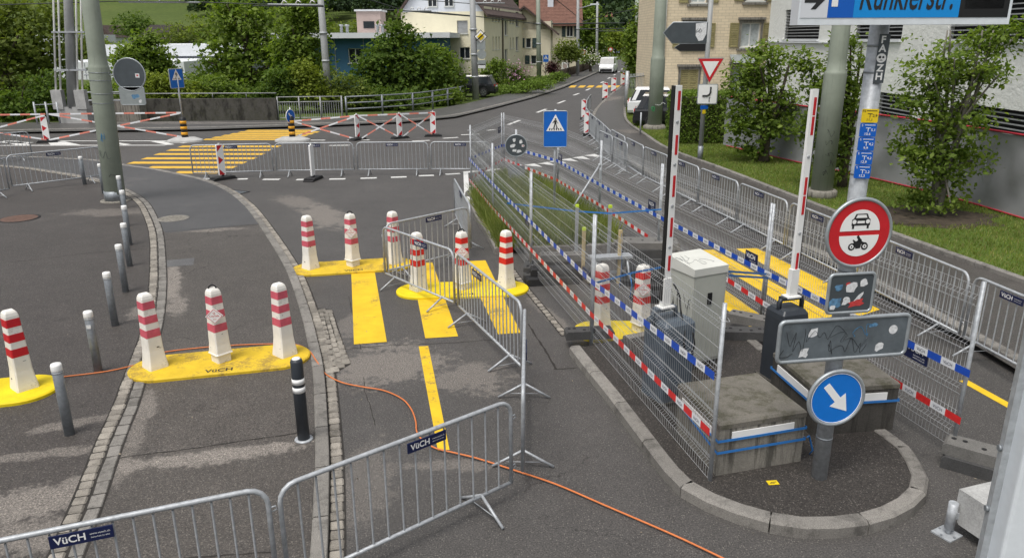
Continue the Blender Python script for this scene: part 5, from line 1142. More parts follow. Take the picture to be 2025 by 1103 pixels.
MB().plate([(.16, .03), (.27, .03), (.27, -.08), (.16, -.08)], c, X, Z, .013, .016).build('sticker', 'sticker_white', b); MB().plate([(.19, .0), (.24, .0), (.24, -.04), (.19, -.04)], c, X, Z, .017, .019).build('sticker', 'sticker_red', b)
c2 = AT(262, 190, p.y)-p; b = MB().plate(rrect(.66, .46, .05), c2, X, Z, 0, .012).build('plate_sign_back', 'sign_back_light', t); f = MB(); frame_ring(f, rrect(.67, .47, .05), c2, X, Z, .016); f.build('rim', 'sign_rim', b)
U = X; stickers(b, c2, [(.05, -.02, .18, .14, 0, 'sticker_blue'), (.2, -.14, .09, .1, 0, 'sticker_white'), (.15, .0, .1, .1, 10, 'sticker_blue')])
for z_ in (c.z, c2.z+.1, c2.z-.12): MB().tube([(-.3, .02, z_), (c.x-.1, .02, z_)], .02, 6).build('sign_arm', 'galv', t)
scrib(o, Vector((.02, -.272, 1.55)), -.12, .25, .2, .12, 8, 50, 'ink_blue', .009, X, Z, .0); scrib(o, Vector((.0, -.272, 1.2)), -.1, .1, .2, .25, 8, 51, 'sign_back', .008, X, Z, 0); scrib(o, Vector((.02, -.272, .75)), -.06, .05, .2, .08, 7, 52, 'ink', .01, X, Z, 0)
t, p, o = lamp(1623, 388, [(.29, 0), (.29, 3.3), (.28, 3.36), (.245, 3.4), (.24, 3.7), (.19, 9)], 'thick sea green lamp post with scribbles on the lawn', None, [(.42, -.1), (.42, .16), (.38, .2)], z=.15)
for i, (z_, sd_) in enumerate(((1.5, 60), (1.2, 61), (.95, 62), (.7, 63), (1.75, 64))): scrib(o, Vector((0, -.292, z_)), -.16, 0, .25, .12, 8, sd_, 'ink', .006, X, Z, .0)
t, p, o = lamp(1294, 257, [(.34, 0), (.34, 3.3), (.32, 3.4), (.29, 3.45), (.28, 4), (.24, 10)], 'sea green lamp post beside the parked cars', None, [(.55, -.1), (.55, .2), (.45, .26)], z=.1)
scrib(o, Vector((0, -.345, 1.3)), -.25, 0, .45, .12, 7, 70, 'sticker_white', .02, X, Z, 0); M('graf_green', (.03, .3, .1), .6); scrib(o, Vector((0, -.345, 1.0)), -.2, 0, .35, .1, 6, 71, 'graf_green', .03, X, Z, 0)

# ---------------------------------------------------------------- delineator beacons
def beacon(px, py, kind, label, h=1.0, rz=0, w=.26, base=True, g='delineator beacons on rubber feet'):
    p = G(px, py); t = thing('delineator_beacon', label, 'beacon', p, rz, g)
    if base:
        b = MB(); prof = [(-.42, 0), (.42, 0), (.42, .03), (.28, .1), (-.28, .1), (-.42, .03)]; b.plate(prof, Vector((0, 0, 0)), X, Z, -.17, .17); b.build('rubber_foot', 'rubber', t)
        for sx in (-.36, -.3, .3, .36): MB().box((sx, 0, .075), (.025, .32, .03)).build('foot_rib', 'rubber', t)
        MB().box((0, 0, .12), (.08, .08, .08)).build('socket', 'rubber', t)
    z0 = .14; b = MB(); b.plate(rrect(w, h, .03), Vector((0, 0, z0+h/2)), X, Z, -.025, .025); o = b.build('panel', 'white_clean', t); MB().box((0, 0, z0+h+.025), (.05, .04, .05)).build('handle', 'white', t)
    if kind:
        s = kind; hw, hh = w/2-.02, h/2-.02; cy = z0+h/2
        def clip(poly): return [(max(-hw, min(hw, x)), y) for x, y in poly]
        g1 = MB()
        g1.plate([(hw*.0+s*hw*.9, .13), (-s*hw*.75, 0.0), (s*hw*.9, -.13)], Vector((0, 0, cy)), X, Z, .0255, .028)
        g1.plate([(-s*hw, hh), (s*hw*.6, hh), (-s*hw, hh-.17)], Vector((0, 0, cy)), X, Z, .0255, .028) if False else g1.plate([(s*hw, hh), (-s*hw*.9, hh), (s*hw, hh-.2)], Vector((0, 0, cy)), X, Z, .0255, .028)
        g1.plate([(s*hw, -hh), (-s*hw*.9, -hh), (s*hw, -hh+.2)], Vector((0, 0, cy)), X, Z, .0255, .028); g1.build('red_pattern', 'red', o)
    return t, p
beacon(94, 282, -1, 'red and white beacon beside the hatched road marking', rz=R(20)); beacon(708, 277, 1, 'red and white taped beacon nearest the arrow island', rz=R(58)); beacon(791, 274, 1, 'middle red and white beacon of the taped row', rz=R(40)); beacon(857, 270, 1, 'last red and white beacon of the taped row', rz=R(5))
beacon(441, 355, -1, 'red and white beacon in front of the far crossing barrier', rz=R(50), w=.24, h=1.0); beacon(620, 356, 0, 'plain white beacon edge in front of the barrier row', rz=R(80))
for i, (px, py, lb) in enumerate(((1160, 269, 'red and white beacon at the bulge of the curved barrier row'), (1154, 237, 'red and white beacon behind the curved barrier row'), (1196, 198, 'first red and white beacon along the street kerb'), (1213, 184, 'second red and white beacon along the street kerb'), (1231, 171, 'red and white beacon at the street crossing'))):
    tb_, _ = beacon(px, py, 1, lb, h=.95 if i < 2 else 1.1, w=.27 if i < 2 else .4, base=False); 
    MB().box((0, 0, .06), (.36, .3, .12)).build('rubber_foot', 'rubber', tb_)
def thin_tape(a, c, label):
    tape([a, c], .07, ['tape_white', 'tape_pink'], label, .45)
def bt(px, py, gx, gy): return AT(px, py, G(gx, gy).y-.05)
T0, T1, T2, T3 = bt(96, 226, 94, 282), bt(707, 229, 708, 277), bt(791, 226, 791, 274), bt(858, 223, 857, 270); I1, I2 = bt(361, 223, 367, 276), bt(578, 240, 579, 276)
B0, Bb1, B2_, B3_ = bt(97, 277, 94, 282), bt(710, 277, 708, 277), bt(793, 273, 791, 274), bt(862, 270, 857, 270); IB1, IB2 = bt(366, 272, 367, 276), bt(580, 272, 579, 276)
for a, c, l in ((T0, I1, 'top pale tape from the hatched beacon to the crossing island sign'), (T0, IB1, 'falling pale tape from the hatched beacon to the crossing island'), (B0, I1, 'rising pale tape from the hatched beacon to the crossing island sign'), (I2, T1, 'top pale tape from the arrow island to the first beacon'), (I2, Bb1, 'falling pale tape from the arrow island to the first beacon'), (IB2, T1, 'rising pale tape from the arrow island to the first beacon'),
        (T1, T2, 'top pale tape between first and middle beacon'), (T1, B2_, 'falling pale tape between first and middle beacon'), (Bb1, T2, 'rising pale tape between first and middle beacon'), (T2, T3, 'top pale tape between middle and last beacon'), (T2, B3_, 'falling pale tape between middle and last beacon'), (B2_, T3, 'rising pale tape between middle and last beacon'), (bt(-60, 228, 94, 282), T0, 'top pale tape running off beyond the hatched beacon'), (bt(-40, 262, 94, 282), T0, 'rising pale tape beyond the hatched beacon'), (bt(-60, 255, 94, 282), B0, 'falling pale tape beyond the hatched beacon')): thin_tape(a, c, l)
# crossing islands with banded posts
def cross_island(px, py, label, sign):
    p = G(px, py); t = thing('crossing_island', label, 'traffic island', p, .1)
    b = MB(); P0 = circ(28, .8, ry=.5); loft(b, [[(x, y, 0) for x, y in P0], [(x*.97, y*.95, .08) for x, y in P0], [(x*.55, y*.5, .2) for x, y in P0]]); b.build('pad', 'concrete_light', t)
    MB().lathe([(.14, .2), (.14, 1.05), (.06, 1.1)], 18).build('banded_post', 'black', t)
    for z_ in (.3, .55, .8): MB().lathe([(.143, z_), (.143, z_+.12)], 18).build('yellow_band', 'orange_band', t)
    MB().lathe([(.035, 1.0), (.035, 2.9 if sign == 'ped' else 1.5)], 10).build('pole', 'galv', t)
    if sign == 'ped':
        ux = Vector((math.cos(R(58)), math.sin(R(58)), 0)); k = HZ(p, 174); k2_ = HZ(p, 137); c = Vector((-.02, -.04, (k+k2_)/2)); o = MB().plate(rrect(.72, k2_-k, .04), c, ux, Z, 0, .015).build('panel', 'blue', t); ped_symbol(o, c+Z*.15, ux, .5, .016); f = MB(); frame_ring(f, rrect(.73, k2_-k+.01, .04), c, ux, Z, .02); f.build('rim', 'sign_rim', o)
    else:
        ux = Vector((math.cos(R(62)), math.sin(R(62)), 0)); c = Vector((0, -.05, HZ(p, 230))); o = MB().plate(circ(24, .3), c, ux, Z, 0, .012).build('disc', 'blue', t); f = MB(); frame_ring(f, circ(24, .3), c, ux, Z, .015); f.build('rim', 'white_clean', o)
        MB().plate([(x*math.cos(a_)-y*math.sin(a_), x*math.sin(a_)+y*math.cos(a_)) for a_ in (R(-50),) for x, y in arrow], c, ux, Z, .013, .016).build('arrow', 'white_clean', o)
cross_island(367, 280, 'pale island pad with banded post and oblique crossing sign', 'ped'); cross_island(579, 279, 'pale island pad with banded post and small arrow disc', 'arrow')
# ================================================================ VEGETATION
def tree(name, label, base, lobes, nleaf, leaf, mat, seed, trunk_r=.15, bark='bark', group=None, cat='tree', clump=.35, per=22, limbs=7, trunk_top=None, shell=.55, stems=1):
    # lobes: (x,y,z,rx,ry,rz) relative to base
    rng = np.random.default_rng(seed); rr = random.Random(seed)
    t = thing(name, label, cat, base, 0, group)
    vol = np.array([l[3]*l[4]*l[5] for l in lobes])**(2/3); vol = vol/vol.sum(); k = max(8, nleaf//per)
    li = rng.choice(len(lobes), size=k, p=vol); d = rng.normal(size=(k, 3)); d /= np.linalg.norm(d, axis=1)[:, None]
    rad = shell+(1.05-shell)*rng.random(k)**.7; rad[rng.random(k) < .08] *= 1.22; inner = rng.random(k) < .25; rad[inner] *= rng.random(inner.sum())
    LB = np.array(lobes, float); cc = LB[li, :3]+d*LB[li, 3:]*rad[:, None]
    cc[:, 2] = np.maximum(cc[:, 2], .12)
    cs = clump*(.6+.8*rng.random(k))
    idx = np.repeat(np.arange(k), per); off = rng.normal(size=(k*per, 3))*cs[idx][:, None]*.55; off[:, 2] *= .45
    P = cc[idx]+off; P[:, 2] = np.maximum(P[:, 2], .04)
    S = leaf*(.5+1.0*rng.random(len(P))**1.4)
    b = MB(); zt = trunk_top or max(l[2] for l in lobes)
    for s_ in range(stems):
        ox, oy = (rr.uniform(-.25, .25), rr.uniform(-.2, .2)) if stems > 1 else (0, 0)
        pts = [(ox*.3, oy*.3, -.05), (ox*.7+rr.uniform(-.05, .05), oy*.7, zt*.3), (ox*1.5+rr.uniform(-.12, .12), oy*1.5+rr.uniform(-.1, .1), zt*.65), (ox*2.2+rr.uniform(-.2, .2), oy*2+rr.uniform(-.2, .2), zt)]
        b.tube(smooth_path(pts, 3), [trunk_r*(1.25 if i == 0 else 1-.8*i/9) for i in range(10)], 8)
    b.build('trunk', bark, t)
    for i in range(limbs):
        q = cc[rr.randrange(k)]; z0 = min(max(.25*zt, q[2]*.55), zt*.85); b = MB(); m = (q*.55+np.array([0, 0, z0])*.45); m[2] += .05
        b.tube(smooth_path([(0, 0, z0), tuple(m), tuple(q)], 3), [trunk_r*.45*(1-.11*j) for j in range(7)], 5); b.build('limb', bark, t)
    ctr = LB[:, :3].mean(0); o = (P-ctr); o /= np.linalg.norm(o, axis=1)[:, None]+1e-6
    c = ob('crown', leafmesh('crown', P, S, mat, rng, .45, .6, o), t)
    return t
def px_tree(name, label, bpx, Yd, lobes_px, n, leaf, mat, seed, zb=0.0, depth=.8, **k):   # lobes given as pixel ellipses at distance Yd
    base = AT(bpx[0], bpx[1], Yd); base.z = zb; L = []
    sc = (Yd*.953+1.3)/FPX
    for cx, cy, rx, ry, *dy in lobes_px:
        c = AT(cx, cy, Yd+(dy[0] if dy else 0)); L.append((c.x-base.x, c.y-base.y, c.z-base.z, rx*sc, rx*sc*depth, ry*sc))
    return tree(name, label, base, L, n, leaf, mat, seed, **k)
# lawn trees before the grey tarpaulin
p = G(1510, 320, .15)
px_tree('hornbeam_tree', 'small leafy tree on the lawn beside the clipped hedge', (1510, 320), p.y, [(1505, 150, 58, 55), (1465, 240, 32, 45), (1510, 240, 58, 50), (1555, 215, 34, 60), (1520, 110, 30, 30), (1470, 170, 40, 40), (1490, 300, 30, 15)], 6800, .15, 'leaf_mid', 1, zb=.15, trunk_r=.13, clump=.34, per=16, limbs=16, stems=3, shell=.3)
p = G(1665, 370, .15)
px_tree('hornbeam_tree', 'leafy tree partly hidden by the thick green lamp post', (1665, 365), p.y, [(1640, 170, 50, 55), (1608, 250, 32, 45), (1660, 260, 50, 75), (1685, 160, 28, 65), (1590, 130, 25, 40), (1670, 90, 25, 30), (1640, 330, 35, 25)], 6000, .14, 'leaf_mid', 2, zb=.15, trunk_r=.1, clump=.3, per=16, limbs=14, stems=3, shell=.3)
p = G(1850, 425, .15)
px_tree('hornbeam_tree', 'leafy multi-stemmed tree in the bare soil patch by the tarpaulin', (1850, 425), p.y, [(1880, 130, 85, 50), (1820, 200, 50, 60), (1880, 240, 80, 60), (1850, 330, 65, 60), (1930, 150, 60, 40), (1960, 80, 50, 40), (1800, 300, 40, 50), (1840, 395, 60, 30), (1900, 310, 60, 35), (2020, 60, 40, 40), (1830, 140, 30, 30)], 9500, .12, 'leaf_mid', 3, zb=.15, trunk_r=.09, clump=.27, per=16, limbs=18, stems=4, shell=.3, bark='bark_grey')
b = MB(); cpt = G(1850, 440, .15); b.add([(cpt.x+1.9*math.cos(a)*random.uniform(.8, 1.15), cpt.y+.6+1.2*math.sin(a)*random.uniform(.8, 1.2), .155) for a in [i*2*math.pi/40 for i in range(40)]], [list(range(40))]); structure('soil_patch', b.mesh('soil_patch', 'soil'))
# clipped hedge
h0 = G(1345, 282, .15); t = thing('clipped_hedge', 'clipped dense green hedge block beside the give way post', 'hedge', (9.0*.94, 33.2, .15))
rng = np.random.default_rng(11); n = 15000; w_, d_, hh = 2.5, 2.0, 2.0
P = np.column_stack([rng.uniform(-w_/2, w_/2, n), rng.uniform(-d_/2, d_/2, n), rng.uniform(.05, hh, n)]); s = rng.integers(0, 4, n)
P[s == 0, 1] = -d_/2+rng.normal(size=(s == 0).sum())*.06; P[s == 1, 2] = hh+rng.normal(size=(s == 1).sum())*.05; P[s == 2, 0] = -w_/2+rng.normal(size=(s == 2).sum())*.06; P[s == 3, 0] = w_/2+rng.normal(size=(s == 3).sum())*.06
P[:, 2] = np.maximum(P[:, 2], .03)
ob('foliage', leafmesh('foliage', P, .10*(.7+.6*rng.random(n)), 'leaf_fresh', rng, .3, .6), t); b = MB(); b.box((0, 0, hh/2-.1), (w_*.86, d_*.8, hh*.86)); b.build('inner_twigs', 'bark', t)
t.location = (AT(1388, 240, 33.0).x, 33.0, .15)
SOILC = (G(1850, 440, .15).x+.1, G(1850, 440, .15).y+.7)
# grass blades
def blades(name, poly, n, h, mat, seed, z, w=.012, lean=.5):
    rng = np.random.default_rng(seed); xy = np.array([(p[0], p[1]) for p in poly]); lo, hi = xy.min(0), xy.max(0); pts = []
    m = len(xy)
    while len(pts) < n:
        q = lo+(hi-lo)*rng.random((n*2, 2)); ins = np.zeros(len(q), bool); j = m-1
        for i in range(m):
            a, c = xy[i], xy[j]; cond = ((a[1] > q[:, 1]) != (c[1] > q[:, 1])) & (q[:, 0] < (c[0]-a[0])*(q[:, 1]-a[1])/(c[1]-a[1]+1e-12)+a[0]); ins ^= cond; j = i
        pts = list(pts)+list(q[ins])
    P = np.array(pts[:n]); P = P[((P[:, 0]-SOILC[0])/1.7)**2+((P[:, 1]-SOILC[1])/1.25)**2 > .6+.5*rng.random(len(P))]; n = len(P); hh = h*(.5+.8*rng.random(n)); az = rng.random(n)*6.28; dx = np.column_stack([np.cos(az), np.sin(az)]); l = rng.normal(size=(n, 2))*lean*hh[:, None]*.5
    V = np.empty((n, 3, 3)); V[:, 0, :2] = P-dx*w; V[:, 1, :2] = P+dx*w; V[:, 0, 2] = z; V[:, 1, 2] = z; V[:, 2, :2] = P+l; V[:, 2, 2] = z+hh
    o = ob(name, npmesh(name, V.reshape(-1, 3), np.arange(n*3).reshape(-1, 3), mat), kind='stuff'); return o
o = blades('lawn_grass', ln[1:]+[Vector((14, 9, 0)), Vector((13, 18, 0)), Vector((11.3, 24, 0)), Vector((9.6, 31, 0)), Vector((8.6, 36, 0))], 65000, .075, 'blade', 5, .148, .010, .8); o['label'] = 'short mown grass of the verge lawn'
o = blades('bed_grass', [(p.x*.93+.05, p.y*.985+.28) for p in PL], 22000, .45, 'blade_tall', 6, .12, .012, .7); o['label'] = 'tall unmown grass in the planted island'
o = blades('bed_low_plants', [(p.x*.96+.03, p.y*.99+.19) for p in PL], 9000, .16, 'blade', 7, .12, .02, 1.2); o['label'] = 'low weeds in the planted island'

# ================================================================ BUILDINGS
def facade(b, O, U, W, H, holes, depth=.18, mi=0):                # wall quad grid with recessed openings; U along, Z up, outward normal U x Z
    us = sorted({0, W, *[h[0] for h in holes], *[h[0]+h[2] for h in holes]}); vs = sorted({0, H, *[h[1] for h in holes], *[h[1]+h[3] for h in holes]}); N = U.cross(Z)
    for i in range(len(us)-1):
        for j in range(len(vs)-1):
            cu, cv = (us[i]+us[i+1])/2, (vs[j]+vs[j+1])/2
            if any(h[0] < cu < h[0]+h[2] and h[1] < cv < h[1]+h[3] for h in holes): continue
            b.add([O+U*u+Z*v for u, v in ((us[i], vs[j]), (us[i+1], vs[j]), (us[i+1], vs[j+1]), (us[i], vs[j+1]))], [(0, 1, 2, 3)], mi)
    for h in holes:
        c = [(h[0], h[1]), (h[0]+h[2], h[1]), (h[0]+h[2], h[1]+h[3]), (h[0], h[1]+h[3])]
        for k in range(4):
            p, q = c[k], c[(k+1) % 4]; b.add([O+U*p[0]+Z*p[1], O+U*q[0]+Z*q[1], O+U*q[0]+Z*q[1]-N*depth, O+U*p[0]+Z*p[1]-N*depth], [(3, 2, 1, 0)], mi)
def window(parent, O, U, h, kind='casement', depth=.18, sill=True, shutters=None, frame='window_white', pane='glass', surround=None):
    u0, v0, w, hh = h; N = U.cross(Z); c = O+U*(u0+w/2)+Z*(v0+hh/2)
    g = MB(); fw = .06; di = -depth+.02
    if kind == 'blind':
        for k in range(max(4, int(hh/.12))):
            z0 = -hh/2+k*hh/max(4, int(hh/.12)); g.plate([(-w/2, z0), (w/2, z0), (w/2, z0+hh/max(4, int(hh/.12))-.012), (-w/2, z0+hh/max(4, int(hh/.12))-.012)], c, U, Z, di, di+.04)
        o = g.build('roller_blind', 'louvre', parent)
    else:
        for x0, x1, y0, y1 in ((-w/2, -w/2+fw, -hh/2, hh/2), (w/2-fw, w/2, -hh/2, hh/2), (-w/2+fw, w/2-fw, -hh/2, -hh/2+fw), (-w/2+fw, w/2-fw, hh/2-fw, hh/2)): g.plate([(x0, y0), (x1, y0), (x1, y1), (x0, y1)], c, U, Z, di, di+.06)
        if w > .75: g.plate([(-.035, -hh/2+fw), (.035, -hh/2+fw), (.035, hh/2-fw), (-.035, hh/2-fw)], c, U, Z, di, di+.06)
        o = g.build('window', frame, parent); xs_ = [(-w/2+fw, -.035), (.035, w/2-fw)] if w > .75 else [(-w/2+fw, w/2-fw)]
        for a, e in xs_: MB().plate([(a, -hh/2+fw), (e, -hh/2+fw), (e, hh/2-fw), (a, hh/2-fw)], c, U, Z, di-.01, di+.012).build('pane', pane, o)
    if sill: MB().plate([(-w/2-.06, -hh/2-.07), (w/2+.06, -hh/2-.07), (w/2+.06, -hh/2), (-w/2-.06, -hh/2)], c, U, Z, -.02, .08).build('sill', 'plaster_smooth', parent)
    if surround:
        for x0, x1, y0, y1, t1 in ((-w/2-.14, -w/2-.005, -hh/2, hh/2, .04), (w/2+.005, w/2+.14, -hh/2, hh/2, .04), (-w/2-.16, w/2+.16, hh/2+.005, hh/2+.16, .05), (-w/2-.24, w/2+.24, hh/2+.17, hh/2+.3, .16), (-w/2-.2, w/2+.2, -hh/2-.2, -hh/2-.075, .1)): MB().plate([(x0, y0), (x1, y0), (x1, y1), (x0, y1)], c, U, Z, .003, t1).build('surround', surround, parent)
    if shutters:
        m, sw, closed = shutters; offs = ((-sw, sw) if not closed else (0, 0))
        for s in (-1, 1):
            x0 = (s*(w/2+.16) if not closed else 0); x1 = x0+s*sw if not closed else s*(w/2); a, e = min(x0, x1), max(x0, x1); sh = MB()
            t0 = .03 if not closed else -.05
            for q in ((a, a+.06, -hh/2, hh/2), (e-.06, e, -hh/2, hh/2), (a+.06, e-.06, -hh/2, -hh/2+.07), (a+.06, e-.06, hh/2-.07, hh/2), (a+.06, e-.06, -.035, .035)): sh.plate([(q[0], q[2]), (q[1], q[2]), (q[1], q[3]), (q[0], q[3])], c, U, Z, t0, t0+.045)
            so = sh.build('shutter', m, parent); ns = int(hh/.11); sl = MB()
            for k in range(ns):
                z0 = -hh/2+.07+(hh-.14)*k/ns; sl.add([c+U*a+U*.06+Z*z0+N*(t0+.035), c+U*(e-.06)+Z*z0+N*(t0+.035), c+U*(e-.06)+Z*(z0+.09)+N*(t0+.005), c+U*a+U*.06+Z*(z0+.09)+N*(t0+.005)], [(0, 1, 2, 3)])
            sl.build('slats', m, so)
    return o
def pxh(Yd, W_frame, px0, py0, px1, py1): pass
# masonry house behind the parked cars (front towards the road)
YB = 46.0; bx0 = AT(1308, 100, YB).x; bx1 = AT(1530, 100, YB).x; O = Vector((bx0, YB, -.05)); t = thing('masonry_house', 'yellow brick house with olive shutters behind the give way post', 'house', O); W0 = bx1-bx0; H0 = 11.0
def ux(px): return AT(px, 100, YB).x-bx0
def vz(py): return AT(1400, py, YB).z+.05
hol = []
def hole(px0, px1, py0, py1): h = (ux(px0), vz(py1), ux(px1)-ux(px0), vz(py0)-vz(py1)); hol.append(h); return h
h1 = hole(1463, 1500, 46, 94); h2 = hole(1349, 1384, 138, 186); h3 = hole(1360, 1390, -38, 6); h4 = hole(1467, 1503, -38, 3); h5 = hole(1452, 1490, 133, 185); h6 = hole(1352, 1388, 46, 94)
b = MB(); facade(b, Vector((0, 0, 0)), X, W0, H0, hol, .22); b.add([(0, 0, 0), (0, 9, 0), (0, 9, H0), (0, 0, H0), (W0, 0, 0), (W0, 9, 0), (W0, 9, H0), (W0, 0, H0)], [(0, 3, 2, 1), (4, 5, 6, 7), (1, 2, 6, 5), (3, 7, 6, 2)]); b.build('wall', 'brick_yellow', t)
O0 = Vector((0, 0, 0))
for h, cl in ((h1, False), (h3, False), (h4, False), (h6, False)): window(t, O0, X, h, 'casement', .22, shutters=('shutter_olive', .52, False), pane='curtain', surround='concrete')
window(t, O0, X, h2, 'casement', .22, shutters=('shutter_olive', .5, True), surround='concrete'); window(t, O0, X, h5, 'casement', .22, pane='curtain', surround='concrete')
MB().tube([(.12, -.09, 0), (.12, -.09, H0)], .06, 8).build('downpipe', 'white', t); MB().box((W0/2, 4, H0+.2), (W0+1, 10, .4)).build('roof', 'tile_brown', t)
b = MB(); cu = h5[0]+h5[2]/2; zt = h5[1]+h5[3]+.35; b.add([(cu-.8, 0, zt+.35), (cu+.8, 0, zt+.35), (cu+.85, -.9, zt-.1), (cu-.85, -.9, zt-.1)], [(0, 3, 2, 1)]); b.build('canopy', 'sign_back_light', t)
# grey rendered building beside the lawn
a0 = Vector((13.9, 43.0, 0)); a1 = Vector((15.0, 8.0, 0)); Ug = (a1-a0).normalized(); Lg = (a1-a0).length; t = thing('rendered_building', 'pale rendered building with louvred windows behind the grey tarpaulin', 'building', a0)
def onw(px, py):                                  # pixel to (along, height) on that wall
    d = ray(px, py); Ng = Ug.cross(Z); tt = (a0-Vector((0, 0, CAM_H))).dot(Ng)/d.dot(Ng); P = Vector((0, 0, CAM_H))+d*tt; return (P-a0).dot(Ug), P.z
def whole(px0, px1, py0, py1):
    u0, z0 = onw(px0, py1); u1, _ = onw(px1, py1); _, z1 = onw(px0, py0); return (u0, z0, u1-u0, z1-z0)
hw = [whole(1548, 1618, 20, 81), whole(1688, 1782, 8, 79), whole(1872, 2080, -20, 76)]; hw[0] = (hw[0][0], hw[1][1], hw[0][2], hw[1][3]); hw[2] = (hw[2][0], hw[1][1], hw[2][2], hw[1][3])
lowz0, lowz1 = 1.35, 2.35; lw = [(onw(1735, 200)[0], lowz0, 2.6, lowz1-lowz0), (onw(1880, 220)[0], lowz0, 4.2, lowz1-lowz0), (onw(1600, 200)[0], lowz0, 3.0, lowz1-lowz0)]
b = MB(); facade(b, O0, Ug, Lg, 9.0, hw+lw, .25); dd = -Ug.cross(Z)*8; q = Ug*Lg; b.add([O0, dd, dd+Z*9, Z*9], [(0, 3, 2, 1)]); b.add([q, q+dd, q+dd+Z*9, q+Z*9], [(0, 1, 2, 3)]); b.add([Z*9, q+Z*9, q+dd+Z*9, dd+Z*9], [(0, 1, 2, 3)]); b.build('wall', 'plaster_white', t)
for h in hw+lw:
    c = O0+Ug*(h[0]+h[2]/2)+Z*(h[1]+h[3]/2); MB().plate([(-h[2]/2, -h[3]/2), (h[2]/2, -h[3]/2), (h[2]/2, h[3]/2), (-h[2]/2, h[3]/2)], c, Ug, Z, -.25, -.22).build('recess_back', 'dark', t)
    k = int(h[3]/.13)
    for i in range(k): MB().plate([(-h[2]/2, -h[3]/2+i*h[3]/k), (h[2]/2, -h[3]/2+i*h[3]/k), (h[2]/2, -h[3]/2+i*h[3]/k+.035), (-h[2]/2, -h[3]/2+i*h[3]/k+.035)], c, Ug, Z, -.14, -.06).build('slat', 'louvre', t)
    MB().plate([(-h[2]/2-.05, -h[3]/2-.08), (h[2]/2+.05, -h[3]/2-.08), (h[2]/2+.05, -h[3]/2-.002), (-h[2]/2-.05, -h[3]/2-.002)], c, Ug, Z, -.05, .1).build('sill', 'metal_white', t)
zb = hw[1][1]-.1; MB().plate([(0, zb-.06), (onw(1690, 80)[0], zb-.06), (onw(1690, 80)[0], zb), (0, zb)], O0, Ug, Z, .003, .12).build('ledge', 'metal_white', t)
# tarpaulin screen on posts
t = thing('tarpaulin_screen', 'grey tarpaulin site screen with red edging along the lawn', 'screen', (9.9, 24, .15))
M('tarp', (.25, .255, .265), .55, 0, .12, 1.5, .5, 3)
path = resample(smooth_path([Vector((p.x, p.y, 0)) for p in (G(2330, 540, .15), G(2150, 474, .15), G(2025, 436, .15), G(1876, 392, .15), G(1720, 354, .15), G(1590, 326, .15), G(1465, 297, .15), G(1425, 288, .15))], 4), .25); base = Vector((9.9, 24, .15))
nzr = 9; b = MB(); rr = random.Random(4); vs = []
for i, p in enumerate(path):
    for j in range(nzr):
        z_ = .06+1.92*j/(nzr-1); sag = -.05*math.sin(i*.25*math.pi/1.2)**2*(j == nzr-1); wv = .05*math.sin(i*.7+j*.9)+.035*math.sin(i*1.7-j*.6)+rr.uniform(-.008, .008); vs.append((p.x+wv*math.sin(math.pi*j/(nzr-1)), p.y, z_+sag))
b.add([Vector(v)-Vector((base.x, base.y, 0)) for v in vs], [(i*nzr+j, i*nzr+j+1, (i+1)*nzr+j+1, (i+1)*nzr+j) for i in range(len(path)-1) for j in range(nzr-1)], 0, True); b.build('sheet', 'tarp', t)
for zz0, nm in ((1.98, 'top_edging'), (.05, 'bottom_edging')): MB().tube([(p.x-base.x-.01, p.y-base.y, zz0) for p in path[::3]], .03 if zz0 > 1 else .022, 5).build(nm, 'red_trim', t)
for i in range(4, len(path), 10):
    p = path[i]; MB().tube([(p.x-base.x+.06, p.y-base.y, -.1), (p.x-base.x+.06, p.y-base.y, 1.95)], .025, 6).build('post', 'galv', t)
